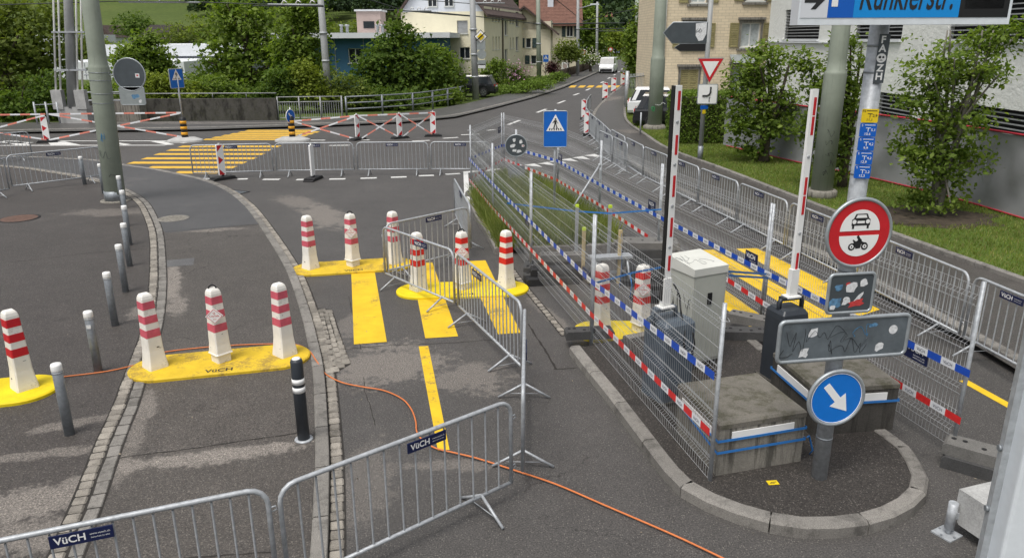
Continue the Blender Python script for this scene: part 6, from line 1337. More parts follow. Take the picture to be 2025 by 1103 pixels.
# small boundary kerb at its foot
# -------- houses across the street
def house(name, label, O, ang, W, D, He, Hr, wall, roof, front, side, gable_front=True, gable_mat=None, overhang=.5, back=False, chim=()):
    # local: x along front (towards +U), y back; front faces -y ; roof ridge along y if gable_front
    t = thing(name, label, 'house', O, ang); b = MB(); fr = [h[:4] for h in front]; sd_ = [h[:4] for h in side]
    facade(b, O0, X, W, He, fr, .2); facade(b, Vector((W, 0, 0)), Y, D, He, sd_, .2)
    b.add([(0, 0, 0), (0, D, 0), (0, D, He), (0, 0, He), (W, D, 0), (W, D, He)], [(0, 3, 2, 1), (1, 2, 5, 4)]); b.build('wall', wall, t)
    if gable_front:
        
        for yy, f_ in ((0, (0, 1, 2)), (D, (1, 0, 2))): b = MB(); b.add([(0, yy, He), (W, yy, He), (W/2, yy, He+Hr)], [f_]); b.build('gable', gable_mat or wall, t)
        k = Hr/(W/2); e = overhang
        for s in (-1, 1):
            x0 = W/2+s*(W/2+e); b = MB(); za = He-k*e; th = .22
            vs = [(W/2, -e, He+Hr), (x0, -e, za), (x0, D+e, za), (W/2, D+e, He+Hr)]; b.add([Vector(v)+Z*.02 for v in vs]+[Vector(v)+Z*(.02+th) for v in vs], [(0, 1, 2, 3), (7, 6, 5, 4), (0, 4, 5, 1), (1, 5, 6, 2), (2, 6, 7, 3), (3, 7, 4, 0)]); ro = b.build('roof_slope', roof, t)
            rows = 12; tl = MB()
            for r_ in range(rows):
                q0 = Vector(vs[1]).lerp(Vector(vs[0]), r_/rows)+Z*(.02+th+.02); q1 = Vector(vs[2]).lerp(Vector(vs[3]), r_/rows)+Z*(.02+th+.02); q2 = Vector(vs[2]).lerp(Vector(vs[3]), (r_+1.05)/rows)+Z*(.02+th-.0); q3 = Vector(vs[1]).lerp(Vector(vs[0]), (r_+1.05)/rows)+Z*(.02+th)
                tl.add([q0, q1, q2, q3], [(0, 1, 2, 3)]); tl.add([q0, q1, q1-Z*.05, q0-Z*.05], [(0, 3, 2, 1)])
            tl.build('tile_courses', roof, ro, kind='stuff')
    else:
        k = Hr/(D/2); e = overhang
        
        for xx, f_ in ((0, (1, 0, 2)), (W, (0, 1, 2))): b = MB(); b.add([(xx, 0, He), (xx, D, He), (xx, D/2, He+Hr)], [f_]); b.build('gable', gable_mat or wall, t)
        for s in (-1, 1):
            y0 = D/2+s*(D/2+e); b = MB(); za = He-k*e; th = .22; vs = [(-e, D/2, He+Hr), (-e, y0, za), (W+e, y0, za), (W+e, D/2, He+Hr)]
            b.add([Vector(v)+Z*.02 for v in vs]+[Vector(v)+Z*(.02+th) for v in vs], [(0, 1, 2, 3), (7, 6, 5, 4), (0, 4, 5, 1), (1, 5, 6, 2), (2, 6, 7, 3), (3, 7, 4, 0)]); ro = b.build('roof_slope', roof, t)
            rows = 14; tl = MB()
            for r_ in range(rows):
                q0 = Vector(vs[1]).lerp(Vector(vs[0]), r_/rows)+Z*(.02+th+.03); q1 = Vector(vs[2]).lerp(Vector(vs[3]), r_/rows)+Z*(.02+th+.03); q2 = Vector(vs[2]).lerp(Vector(vs[3]), (r_+1.05)/rows)+Z*(.02+th); q3 = Vector(vs[1]).lerp(Vector(vs[0]), (r_+1.05)/rows)+Z*(.02+th)
                tl.add([q0, q1, q2, q3], [(0, 1, 2, 3)]); tl.add([q0, q1, q1-Z*.06, q0-Z*.06], [(0, 3, 2, 1)])
            tl.build('tile_courses', roof, ro, kind='stuff')
    for h in front: window(t, O0, X, h[:4], h[4] if len(h) > 4 else 'casement', .2, shutters=h[5] if len(h) > 5 else None)
    for h in side: window(t, Vector((W, 0, 0)), Y, h[:4], h[4] if len(h) > 4 else 'casement', .2, shutters=h[5] if len(h) > 5 else None)
    for cx_, cy_, cz_, ch in chim:
        q = MB(); q.box((cx_, cy_, cz_+ch/2), (.8, .8, ch)); o = q.build('chimney', 'plaster_pale', t); MB().box((cx_, cy_, cz_+ch+.06), (1.0, 1.0, .12)).build('chimney_cap', 'roof_dark', o)
    return t
# pale yellow apartment house: corner at px (985,165), front face to the left, side face receding to the right
Yc = 78.0; cor = AT(959, 165, Yc); angf = R(-12.8); Uf = Vector((math.cos(angf), math.sin(angf), 0)); Us = Vector((-Uf.y, Uf.x, 0))
def along(px, Ud):                               # plan distance from the corner to where the ray of column px meets that wall
    d = ray(px, 100); den = d.x*Ud.y-d.y*Ud.x; s = (cor.x*Ud.y-cor.y*Ud.x)/den; return (Vector((d.x*s, d.y*s, 0))-Vector((cor.x, cor.y, 0))).dot(Ud)
Wf = -along(796, Uf); O = Vector((cor.x, cor.y, -.05))-Uf*Wf
zf = lambda py: AT(900, py, Yc).z
def fx(px): return Wf+along(px, Uf)
def fh(px0, px1, py0, py1, *k): return (fx(px0), zf(py1), fx(px1)-fx(px0), zf(py0)-zf(py1), *k)
He_ = zf(22); Ds = 15.0
# side wall: direction Y' from corner; right end at px 1033
def sx_(px):
    Uy = Vector((-math.sin(angf), math.cos(angf), 0)); d = ray(px, 100); c0 = Vector((cor.x, Yc, 0)); # intersect in plan
    den = d.x*Uy.y-d.y*Uy.x; s = (c0.x*Uy.y-c0.y*Uy.x)/den; q = Vector((d.x*s, d.y*s, 0))-c0; return q.dot(Uy)
sx_ = lambda px: along(px, Us)
Ds = sx_(1034)
def shh(px0, px1, z0, z1, *k): a, e = sx_(px0), sx_(px1); return (a, z0, e-a, z1-z0, *k)
s2 = zf(60); 
side = [shh(1160/1489*270+780-18+i*5.6, 1160/1489*270+780-18+i*5.6+2.8, zz1, zz1+1.5) for zz1 in (zf(61), zf(110)) for i in range(3)]
side = []
for zb_ in (6.3, 3.3): side += [shh(974+i*5.8, 977+i*5.8, zb_, zb_+1.4) for i in range(3)]
cor_px = 961
house('apartment_house', 'pale yellow apartment house with white-boarded gable and slender side windows', O, angf, Wf, Ds, He_, 5.2, 'plaster_cream', 'tile_brown',
      [fh(905, 926, 40, 66, 'blind'), fh(908, 929, 93, 116), fh(912, 930, 145, 160), fh(832, 850, 93, 116)],
      [shh(p_, p_+2.8, z_, z_+1.3) for z_ in (6.1, 3.3) for p_ in (974, 980, 986)]+[shh(p_, p_+2.6, z_, z_+1.2) for z_ in (6.0, 3.3) for p_ in (1008, 1013.5)]+[shh(1020, 1025.5, z_, z_+1.6) for z_ in (5.7, 3.0)]+[shh(998, 1004, z_, z_+1.6) for z_ in (4.7, 1.7)], True, 'plaster_pale', .45)
hs_ = [o for o in C.objects if o.name == 'apartment_house'][0]
for px0, px1 in ((850, 868), (882, 900)):
    a, e = fx(px0), fx(px1); window(hs_, O0+Vector((0, -.02, 0)), X, (a, zf(12), e-a, 1.5), 'casement', -.03)
MB().tube([(Wf+.1, sx_(993), 0), (Wf+.1, sx_(993), He_-.2)], .08, 8).build('downpipe', 'bark', hs_)
# cream village house with green shutters
Y2 = 96.0; cor2 = AT(1088, 160, Y2); W2 = 2*(cor2.x-AT(1037, 100, Y2).x)
z2 = lambda py: AT(1060, py, Y2).z
def h2x(px): return W2-(cor2.x-AT(px, 100, Y2).x)
def hh2_(px0, px1, py0, py1, sh=True): return (h2x(px0), z2(py1), h2x(px1)-h2x(px0), z2(py0)-z2(py1), 'casement', ('shutter_green', .55, False) if sh else None)
house('village_house', 'cream house with green shutters, gabled front and brown tiled roof', Vector((cor2.x-W2, Y2, -.05)), R(-4), W2, 14, z2(58), z2(16)-z2(58), 'plaster_ivory', 'tile_brown',
      [hh2_(1040, 1050, 75, 94), hh2_(1050, 1061, 109, 126), hh2_(1034, 1038, 42, 56, False)], [(2, 2.2, 1.0, 1.5), (5, 5, 1.0, 1.5), (9, 2.2, 1.0, 1.5)], True, None, .9)
Y3 = 112.0; x3 = AT(1035, 100, Y3).x; W3 = AT(1141, 100, Y3).x-x3; z3 = lambda py: AT(1090, py, Y3).z
house('village_house', 'larger cream house with broad red tiled roof and chimney', Vector((x3, Y3, -.05)), R(-2), W3, 11, z3(42), 5.2, 'plaster_ivory', 'tile_red',
      [(W3*.8, 4.6, .9, 1.5, 'casement', ('shutter_green', .5, False)), (W3*.8, 1.6, .9, 1.5, 'casement', ('shutter_green', .5, False))], [(2, 2, 1, 1.5), (5, 5, 1, 1.5)], False, None, .7, chim=((W3*.5, 2.2, z3(38), 4.0), (W3*.13, 3.4, z3(30), 2.6)))
# industrial buildings behind the stream trees
def flat_block(name, label, px0, px1, py_top, Yd, D, wall, band=None, wins=(), roof=True, lip=.5, zband=1.2):
    a, e = AT(px0, 100, Yd).x, AT(px1, 100, Yd).x; H = AT((px0+px1)/2, py_top, Yd).z; t = thing(name, label, 'building', (a, Yd, -.05)); W = e-a
    hol = [(AT(q[0], 100, Yd).x-a, AT(q[0], q[3], Yd).z, AT(q[1], 100, Yd).x-AT(q[0], 100, Yd).x, AT(q[0], q[2], Yd).z-AT(q[0], q[3], Yd).z) for q in wins]
    b = MB(); facade(b, O0, X, W, H, hol, .25); b.add([(0, 0, 0), (0, D, 0), (0, D, H), (0, 0, H), (W, 0, 0), (W, D, 0), (W, D, H), (W, 0, H)], [(0, 3, 2, 1), (4, 5, 6, 7), (1, 2, 6, 5), (3, 7, 6, 2)]); b.build('wall', wall, t)
    for h in hol: window(t, O0, X, h, 'casement', .25, sill=True)
    if band: MB().box((W/2, D/2, H-zband/2+.15), (W+lip*2, D+lip*2, zband)).build('fascia', band, t)
    for i in range(int(W/2.4)): MB().box((i*2.4+1.2, -.02, H*.5), (.05, .03, H*.9)).build('panel_joint', 'metal_grey', t)
    return t, a, H
flat_block('industrial_hall', 'white flat-roofed hall behind the stream trees', 60, 360, 122, 92, 20, 'metal_white')
flat_block('industrial_hall', 'grey panelled upper hall with pale roof band', 195, 480, 90, 108, 25, 'metal_grey', 'metal_white', lip=.6, zband=1.5)
flat_block('industrial_hall', 'small white hall behind the tall trolley mast', 85, 132, 70, 120, 14, 'metal_white', 'metal_white')
tb, a_b, H_b = flat_block('workshop_building', 'blue flat-roofed workshop building with pale roof edge', 520, 868, 68, 66, 16, 'plaster_blue', 'metal_white', [(688, 716, 95, 124)], lip=1.0, zband=.42)
q = AT(698, 55, 66); b = MB(); b.box((q.x-a_b, 9, H_b+1.0), (2.2, 3, 2.2)); o = b.build('stair_head', 'plaster_pinkish', tb); MB().box((q.x-a_b, 7.48, H_b+.9), (1.0, .06, .6)).build('window', 'glass', o); MB().box((q.x-a_b, 9, H_b+2.15), (2.5, 3.3, .15)).build('roof_slab', 'metal_white', o)
for i, px in enumerate((660, 672, 735, 745)): MB().lathe([(.12, 0), (.12, .5), (.2, .52), (.2, .65)], 8, (AT(px, 60, 66).x-a_b, 3, H_b+.2)).build('vent', 'galv', tb)
t, a, H = flat_block('gabled_barn', 'dark-roofed barn on the meadow edge', 268, 352, 92, 150, 12, 'plaster_pinkish'); b = MB(); W = AT(352, 100, 150).x-AT(268, 100, 150).x; b.add([(-1, -1, H), (W+1, -1, H), (W*.85, 6, H+4), (W*.1, 6, H+4), (-1, 13, H), (W+1, 13, H)], [(0, 1, 2, 3), (3, 2, 5, 4), (0, 3, 4), (1, 5, 2)]); b.build('roof', 'roof_dark', t)
t, a, H = flat_block('gabled_barn', 'pale gabled farmhouse on the meadow edge', 196, 222, 74, 170, 8, 'plaster_pale'); b = MB(); W = AT(222, 100, 170).x-AT(196, 100, 170).x; b.add([(-.5, -.5, H), (W+.5, -.5, H), (W/2, -.5, H+2.5), (-.5, 9, H), (W+.5, 9, H), (W/2, 9, H+2.5)], [(0, 1, 2), (0, 2, 5, 3), (1, 4, 5, 2)]); b.build('roof', 'tile_brown', t)
for i, (px, py, Yd, w_, lb) in enumerate(((1206, 62, 300, 16, 'far red-roofed house at the end of the street'), (1232, 60, 320, 14, 'far tan house beside the street end'), (1192, 36, 420, 10, 'small far house high on the slope'), (1176, 70, 260, 8, 'far low house behind street trees'))):
    c = AT(px, py, Yd); t = thing('far_house', lb, 'house', (c.x-w_/2, Yd, hill(c.x, Yd)-1)); H = c.z-t.location.z; H = max(H, 3); MB().box((w_/2, 4, H/2), (w_, 8, H)).build('wall', ['plaster_ivory', 'plaster_pinkish', 'plaster_ivory', 'plaster_pale'][i], t)
    b = MB(); b.add([(-.6, -.6, H), (w_+.6, -.6, H), (w_+.6, 4, H+3), (-.6, 4, H+3), (-.6, 8.6, H), (w_+.6, 8.6, H)], [(0, 1, 2, 3), (3, 2, 5, 4), (0, 3, 4), (1, 5, 2)]); b.build('roof', 'tile_far', t)
    for k in range(3): MB().box((w_*(.2+.3*k), -.03, H-1.6), (1.0, .08, 1.3)).build('window', 'glass', t)

# ================================================================ FAR PAVEMENT: WALL, RAILINGS
wp = [G(-260, 240), G(-100, 241), G(0, 242), G(225, 240), G(330, 239.5), G(430, 239), G(549, 238.5)]
wp = wp[3:]; b = MB(); hts = 1.22
t = thing('retaining_wall', 'long stained concrete wall with steel handrail behind the far pavement', 'wall', wp[0])
for i in range(len(wp)-1):
    a, c = wp[i]-wp[0], wp[i+1]-wp[0]; d = (c-a).normalized(); nn = Vector((-d.y, d.x, 0)); q = MB(); q.add([a-nn*0, c, c+nn*.35, a+nn*.35, a+Z*hts, c+Z*hts, c+nn*.35+Z*hts, a+nn*.35+Z*hts], [(0, 1, 5, 4), (4, 5, 6, 7), (1, 2, 6, 5), (3, 0, 4, 7), (2, 3, 7, 6)]); q.build('wall_section', 'concrete_wall', t)
rail = MB(); rail.tube([p-wp[0]+Vector((0, .17, 1.5)) for p in wp], .03, 6); rail.build('handrail', 'post_grey', t)
for p in resample(wp, 1.9): MB().tube([p-wp[0]+Vector((0, .17, hts)), p-wp[0]+Vector((0, .17, 1.5))], .02, 6).build('rail_post', 'post_grey', t)
def railing(name, label, pts, h, posts, mids, bars=None, mat='galv_dark', postr=.045, railr=.028):
    t = thing(name, label, 'railing', pts[0]); P = [p-pts[0] for p in pts]
    for z_ in mids: MB().tube([p+Z*z_ for p in P], railr, 6).build('rail', mat, t)
    R_ = resample(P, posts)
    for p in R_: MB().tube([p, p+Z*(h+.03)], postr, 6).build('post', mat, t)
    if bars:
        for p in resample(P, bars): ob('bar', RB, t, p)
    return t
RB = MB().tube([(0, 0, .12), (0, 0, 1.0)], .016, 5, cap=False).mesh('bar', 'post_rail'.replace('post_rail', 'post_grey'))
gs, ge = G(552, 238), G(680, 236)
railing('bar_railing', 'pale green-grey bar railing between wall and tube railing', [gs, ge], 1.28, (ge-gs).length/3.05, [.12, 1.0, 1.28], .13, 'post_grey')
rp = [G(686, 231.5), G(746, 228), G(793, 224.5), G(828, 221), G(852, 217), G(873, 213), G(891, 209.5), G(906, 206.5), G(917, 203.5)]
railing('tube_railing', 'curved grey tube railing with two rails before the bushes', rp, 1.15, 2.3, [.45, .8, 1.15], None, 'galv_dark', .065, .04)
t = thing('post_fence', 'row of thin steel posts beside the trolley mast plinth', 'railing', G(75, 249)); q0 = G(75, 249)
for px, pyt in ((75, 207), (98, 206), (120, 204)):
    p = G(px, 249); MB().tube([p-q0, p-q0+Z*1.25], .05, 6).build('post', 'galv', t)
MB().tube([Vector((0, 0, 1.1)), G(120, 249)-q0+Z*1.15], .02, 5).build('rail', 'galv', t)
p = G(278, 238, .1); t = thing('no_parking_sign', 'small round blue and red sign on the stained wall', 'traffic sign', p+Vector((0, -.12, 0))); c = Vector((0, 0, HZ(p, 214)-.1))
MB().tube([(0, .05, 0), (0, .05, c.z+.3)], .025, 6).build('post', 'galv', t); o = MB().box((0, 0, c.z-.15), (.42, .02, .95)).build('panel', 'white', t); s = MB().plate(circ(20, .19), c+Vector((0, -.011, 0)), X, Z, 0, .003).build('disc', 'red', o) ; MB().plate(circ(20, .14), c+Vector((0, -.015, 0)), X, Z, 0, .003).build('field', 'blue', o) ; MB().plate([(-.12, .1), (-.1, .12), (.12, -.1), (.1, -.12)], c+Vector((0, -.019, 0)), X, Z, 0, .003).build('slash', 'red', o)
# trolley mast with cable pipes
p = G(150, 247); t = thing('trolley_mast', 'tall grey trolley mast with four white cable pipes on a concrete plinth', 'mast', p); MB().box((.1, .2, .48), (1.5, .9, .96)).build('plinth', 'concrete_light', t)
mz = HZ(p, 0); Tm = AT(135, 0, p.y)-p; MB().tube([Vector((0, 0, .9)), Tm*1.0, Tm*1.5], [.27, .23, .2], 14).build('pole', 'post_grey', t)
for dx in (-.75, -.48, .48, .75): MB().tube([Vector((dx*.95, -.1, 1.7)), Tm+Vector((dx*.95, -.1, 0)), Tm*1.5+Vector((dx*.95, -.1, 0))], .05, 6).build('cable_pipe', 'white', t)
for dx in (-.62, .62): MB().box((dx, -.12, 1.35), (.55, .35, 1.0)).build('junction_box', 'concrete_light', t)
for z_ in (.45, .75): MB().box(tuple(Tm*z_), (1.7, .5, .08)).build('cross_clamp', 'galv', t)
q = G(220, 240); o = MB(); o.box((0, .3, .62), (3.9, .8, 1.25)); o = o.build('service_box', 'concrete', None); o.location = G(212, 244); tag(o, 'low concrete service box beside the mast plinth', 'service box')
# utility poles
def pole(px, py, top, r, label, mat='post_grey', z=0.0, name='utility_pole', collar=None):
    p = G(px, py, z); t = thing(name, label, 'pole', p); T = AT(top[0], top[1], p.y)-p; MB().tube([Vector((0, 0, -.1)), T*.5, T*1.25], [r, r*.9, r*.75], 12).build('shaft', mat, t)
    for k in (.22, .45, .7): MB().lathe([(r*1.06, 0), (r*1.06, .12)], 12).build('collar', 'galv', t).location = T*k
    return t, p, T
P1 = pole(652, 219, (634, 0), .24, 'slender grey trolley pole rising among the stream trees'); P2 = pole(941, 196, (934, 0), .27, 'grey street pole carrying a priority diamond and small plates'); P3 = pole(1066, 158, (1064, 0), .28, 'green street pole before the cream house', 'post_green'); P4 = pole(1142, 150, (1143, 18), .22, 'street lamp pole with arm beside the garden fence'); P5 = pole(1180, 131, (1181, 30), .22, 'far slim street pole with crossarm'); P6 = pole(1262, 170, (1261, 0), .3, 'pole rising behind the street-side tree', 'post_green')
t, p, T = P2
def fsign(t, p, px, py, poly, m, name, sub=None):
    c = AT(px, py, p.y)-p+Vector((0, -.35, 0)); o = MB().plate(poly, c, X, Z, 0, .03).build(name, m, t)
    for q, mm in (sub or []): MB().plate(q, c, X, Z, .031, .035).build('field', mm, o)
    return o
def dia(r): return [(0, -r), (r, 0), (0, r), (-r, 0)]
fsign(t, p, 951, 73, dia(.5), 'black', 'priority_diamond', [(dia(.44), 'white_clean')]); o = fsign(t, p, 951, 73, dia(.27), 'yellow_plate', 'diamond_centre'); o.location.y = -.05
for k in (-.07, .07): q = MB().plate([(-.3+k, -.22+k), (-.26+k, -.26+k), (.3+k, .22+k), (.26+k, .26+k)], AT(951, 73, p.y)-p+Vector((0, -.45, 0)), X, Z, .0, .01).build('stripe', 'black', t)
fsign(t, p, 952, 90, rrect(.62, .66, .03), 'sign_back_light', 'plate'); fsign(t, p, 953, 108, circ(20, .34), 'sign_back_light', 'round_plate'); fsign(t, p, 953, 124, rrect(.6, .35, .03), 'sign_back_light', 'plate'); fsign(t, p, 953, 131, rrect(.55, .3, .03), 'sticker_white', 'plate')
for py in (73, 90, 108, 126): MB().tube([AT(938, py, p.y)-p, AT(950, py, p.y)-p+Vector((0, -.3, 0))], .03, 5).build('sign_arm', 'galv', t)
t, p, T = P4; c = AT(1143, 18, p.y)-p; e = AT(1176, 9, p.y-2)-p; MB().tube([c, e], .06, 6).build('lamp_arm', 'galv', t); MB().box(tuple(e), (1.0, .4, .15)).build('lamp_head', 'alu', t)
p = G(1079, 156); t = thing('crossing_sign', 'small blue crossing sign before the cream house', 'traffic sign', p); MB().tube([(0, 0, 0), (0, 0, HZ(p, 108))], .05, 6).build('post', 'galv', t); c = Vector((0, -.06, (HZ(p, 109)+HZ(p, 123))/2)); o = MB().plate(rrect(.6, HZ(p, 109)-HZ(p, 123), .04), c, X, Z, 0, .03).build('panel', 'blue', t); ped_symbol(o, c+Z*.12, X, .44, .031)
for px, py, lb in ((1152, 104, 'red-rimmed round sign by the white shrub'), (1206, 98, 'red-rimmed round sign far up the street')):
    p = G(px, 134 if px < 1200 else 126); c = AT(px, py, p.y); t = thing('round_sign', lb, 'traffic sign', p); MB().tube([(0, 0, 0), (0, 0, c.z+.3)], .06, 6).build('post', 'galv', t); o = MB().plate(circ(20, .42), Vector((0, -.07, c.z)), X, Z, 0, .02).build('disc', 'red', t); MB().plate(circ(20, .25), Vector((0, -.07, c.z)), X, Z, .021, .03).build('field', 'white_clean', o)
p = G(1168, 128); o = MB().box((0, 0, AT(1168, 85, p.y).z/1), (.5, .2, AT(1168, 66, p.y).z-AT(1168, 100, p.y).z)).mesh('banner', 'yellow_plate'); t = thing('banner_pole', 'tall narrow yellow banner beside the street', 'banner', p); ob('banner', o, t); MB().tube([(0, .15, 0), (0, .15, AT(1168, 66, p.y).z)], .06, 6).build('pole', 'galv', t)
p = G(1117, 150); t = thing('notice_board', 'small white house-shaped notice board in the garden', 'sign', p); c = AT(1117, 131, p.y)-p; o = MB().plate([(-.4, -.5), (.4, -.5), (.4, .35), (0, .6), (-.4, .35)], c, X, Z, 0, .08).build('panel', 'white', t); MB().tube([Vector((0, .1, 0)), c], .05, 6).build('post', 'galv', t); MB().plate(circ(16, .28), c, X, Z, .081, .09).build('emblem', 'plaster_pinkish', o)
# overhead wires
M('cable', (.05, .055, .055), .6)
def wire(pts, label, r=.03):
    P = [AT(*q) for q in pts]; b = MB(); b.tube(P, r, 5); o = b.build('overhead_wire', 'cable', off=P[0]); o.location = P[0]; tag(o, label, 'wire', 'overhead trolley wires')
wire([(0, 10, 42), (100, 7, 42), (230, 3, 42)], 'overhead wire from the trolley mast over the trees', .025)
wire([(230, 3, 44), (375, 4, 45), (520, 9, 46), (640, 14, 46)], 'overhead wire crossing before the meadow', .025)
wire([(700, -10, 55), (800, 22, 60), (935, 33, 66)], 'overhead wire reaching the diamond-sign pole from the trees', .04); wire([(755, 19, 62), (860, 25, 64), (935, 32, 66), (1064, 48, 78)], 'overhead wire along the apartment house front', .04); wire([(790, -3, 60), (935, 8, 66), (1040, 20, 80)], 'overhead wire below the gable windows', .03)
wire([(1064, 48, 98), (1235, 46, 120)], 'overhead wire gantry crossing the street, nearer span', .08); wire([(1142, 58, 105), (1240, 57, 125)], 'overhead wire gantry crossing the street, farther span', .08); wire([(1180, 62, 130), (1240, 62, 135)], 'overhead wire gantry far up the street', .08)
wire([(1150, 44, 100), (1200, 30, 140), (1262, 18, 100)], 'overhead wire rising to the street-side pole', .04); wire([(1100, 0, 80), (1150, 40, 110), (1200, 60, 200)], 'overhead wire running along the street', .04); wire([(500, 12, 46), (640, 13, 46), (560, 8, 46)], 'overhead wire bundle near the stream trees', .03)

def fitting(px, py, Yd, L, label):
    c = AT(px, py, Yd); t = thing('wire_fitting', label, 'wire fitting', c); MB().tube([(-L/2, 0, 0), (L/2, 0, -.05)], .05, 6).build('bar', 'galv', t)
    for s in (-.25, .0, .25): MB().tube([(s*L, 0, .02), (s*L+.12, 0, .22), (s*L+.3, 0, .1)], .04, 5).build('insulator', 'white', t)
fitting(315, 4, 45, 4.5, 'trolley wire fitting before the meadow'); fitting(585, 9, 46, 3.2, 'trolley wire fitting before the dark wood'); fitting(825, 21, 62, 2.2, 'trolley wire fitting before the apartment house gable'); fitting(970, 6, 70, 2.5, 'trolley wire fitting before the brown roof')

# ================================================================ CARS
WHL = None
def wheel(t, x, y, r, w=.22):
    o = MB().lathe([(r*.9, -w/2), (r, -w/2+.03), (r, w/2-.03), (r*.9, w/2)], 20).build('wheel', 'tyre', t); o.matrix_basis = Matrix.Translation((x, y, r)) @ Matrix.Rotation(R(90), 4, 'X')
    q = MB().lathe([(r*.68, -w/2-.006), (r*.68, w/2+.006)], 18); 
    for k in range(5): pass
    q = q.build('rim', 'rim', o); s = MB()
    for k in range(5):
        a = k*2*math.pi/5; s.box((math.cos(a+.6)*r*.42, math.sin(a+.6)*r*.42, 0), (r*.34, r*.2, w+.02), a+.6)
    s.build('spoke_gap', 'black', o)
def car(name, label, loc, rz, L, W, H, paint, kind='suv', group=None):
    # x forward; lofted body from rounded cross-sections
    t = thing(name, label, 'van' if kind == 'van' else 'car', loc, rz, group); hw = W/2; bel = H*.60 if kind != 'van' else H*.56; zb = .25
    if kind == 'van': st = [(-.5, .62, .98), (-.49, .62, 1), (-.2, .62, 1), (.18, .62, 1), (.30, .62, .98), (.40, .58, .62), (.47, .52, .54), (.5, .40, .42)]
    else: st = [(-.5, .5, .5), (-.485, .6, .62), (-.2, .62, .64), (.12, .62, .64), (.2, .61, .62), (.40, .54, .56), (.47, .48, .50), (.5, .38, .40)]
    rings = []
    for fx_, b_, top in st:
        x = fx_*L; k = 1 if -.45 < fx_ < .42 else .93; zt = H*(b_ if kind != 'van' else min(b_, .62)); y = hw*k
        rings.append([(x, -y*.92, zb), (x, -y, zb+.15), (x, -y, zt*.85), (x, -y*.94, zt), (x, y*.94, zt), (x, y, zt*.85), (x, y, zb+.15), (x, y*.92, zb)])
    b = MB(); loft(b, rings, 0, False); b.build('body', paint, t)
    zt = bel+.02; f0, f1, r0, r1 = (.20, .03, -.47, -.40) if kind != 'van' else (.40, .28, -.495, -.49); rh = H
    def ringz(xf, xr, y, z): return [(xr*L, -y, z), (xf*L, -y, z), (xf*L, y, z), (xr*L, y, z)]
    b = MB(); loft(b, [ringz(f0, r0, hw*.93, zt-.06), ringz(f1, r1, hw*.78 if kind != 'van' else hw*.88, rh-.08)]); cab = b.build('cabin_glass', 'glass', t)
    b = MB(); loft(b, [ringz(f1+.004, r1-.01, hw*.79 if kind != 'van' else hw*.89, rh-.1), ringz(f1-.02, r1+.005, hw*.72 if kind != 'van' else hw*.84, rh)]); b.build('roof', paint, t)
    for s in (-1, 1):
        ytop = (hw*.785 if kind != 'van' else hw*.885)*s; yb = hw*.935*s
        for ft, fb, w_ in ((f1-.005, f0-.01, .05), (-.13, -.12, .06), (r1+.01, r0+.02, .22 if kind != 'van' else 2.6)):
            b = MB(); d = w_/L*.5; b.add([Vector(v) for v in ((fb*L-w_/2*0, yb, zt-.05), (fb*L-w_ if False else fb*L+(w_ if ft < -.2 else -w_), yb, zt-.05), (ft*L+(w_ if ft < -.2 else -w_), ytop, rh-.09), (ft*L, ytop, rh-.09))], [(0, 1, 2, 3)]); b.build('pillar', paint, t)
        MB().box((.13*L if kind != 'van' else .33*L, s*(hw+.09), bel+.05), (.12, .2, .14)).build('mirror', paint, t)
        MB().box((-.492*L, s*hw*.72, bel*.86), (.06, hw*.36, .2 if kind != 'van' else .5)).build('tail_lamp', 'lamp_red', t); MB().box((.475*L, s*hw*.68, H*.40), (.12, hw*.42, .17)).build('headlamp', 'lamp_clear', t)
    MB().box((.497*L, 0, .42), (.06, W*.78, .3)).build('front_bumper', 'black', t); MB().box((-.502*L, 0, .45), (.05, W*.86, .28)).build('rear_bumper', 'black', t)
    MB().box((.49*L, 0, H*.36), (.08, W*.44, .14)).build('grille', 'black', t); MB().box((-.508*L, 0, .78), (.03, .52, .12)).build('number_plate', 'white_clean', t)
    r = .34 if kind != 'van' else .33
    for xf in (.31, -.30):
        for s in (-1, 1): wheel(t, xf*L, s*(hw-.1), r)
    return t
cp = G(965, 191); car('parked_car', 'black estate car parked behind the grey pole by the bushes', (cp.x-1.55, cp.y+.4, .02), R(172), 4.5, 1.8, 1.62, 'car_black')
c2 = G(1318, 258, .05); car('parked_car', 'black car parked beside the green lamp post', (c2.x+.9, c2.y+1.2, .05), R(-12), 4.6, 1.9, 1.68, 'car_black')
c3 = G(1262, 232, .05); car('parked_car', 'white car parked beyond the black one', (c3.x+1.7, c3.y+.6, .05), R(-10), 4.4, 1.9, 1.62, 'car_white')
cv = G(1202, 146); car('delivery_van', 'white delivery van driving down the street', (cv.x+.35, cv.y+2.4, 0), math.atan2(-1, -.25), 5.0, 1.95, 1.95, 'car_white', 'van')
for px, py, m, lb in ((1222, 112, 'car_blue', 'far small dark car up the street'), (1211, 111, 'car_white', 'far pale car up the street')):
    q = AT(px, py, 210); car('far_car', lb, (q.x, 210, .02), R(-100), 4.3, 1.8, 1.5, m)
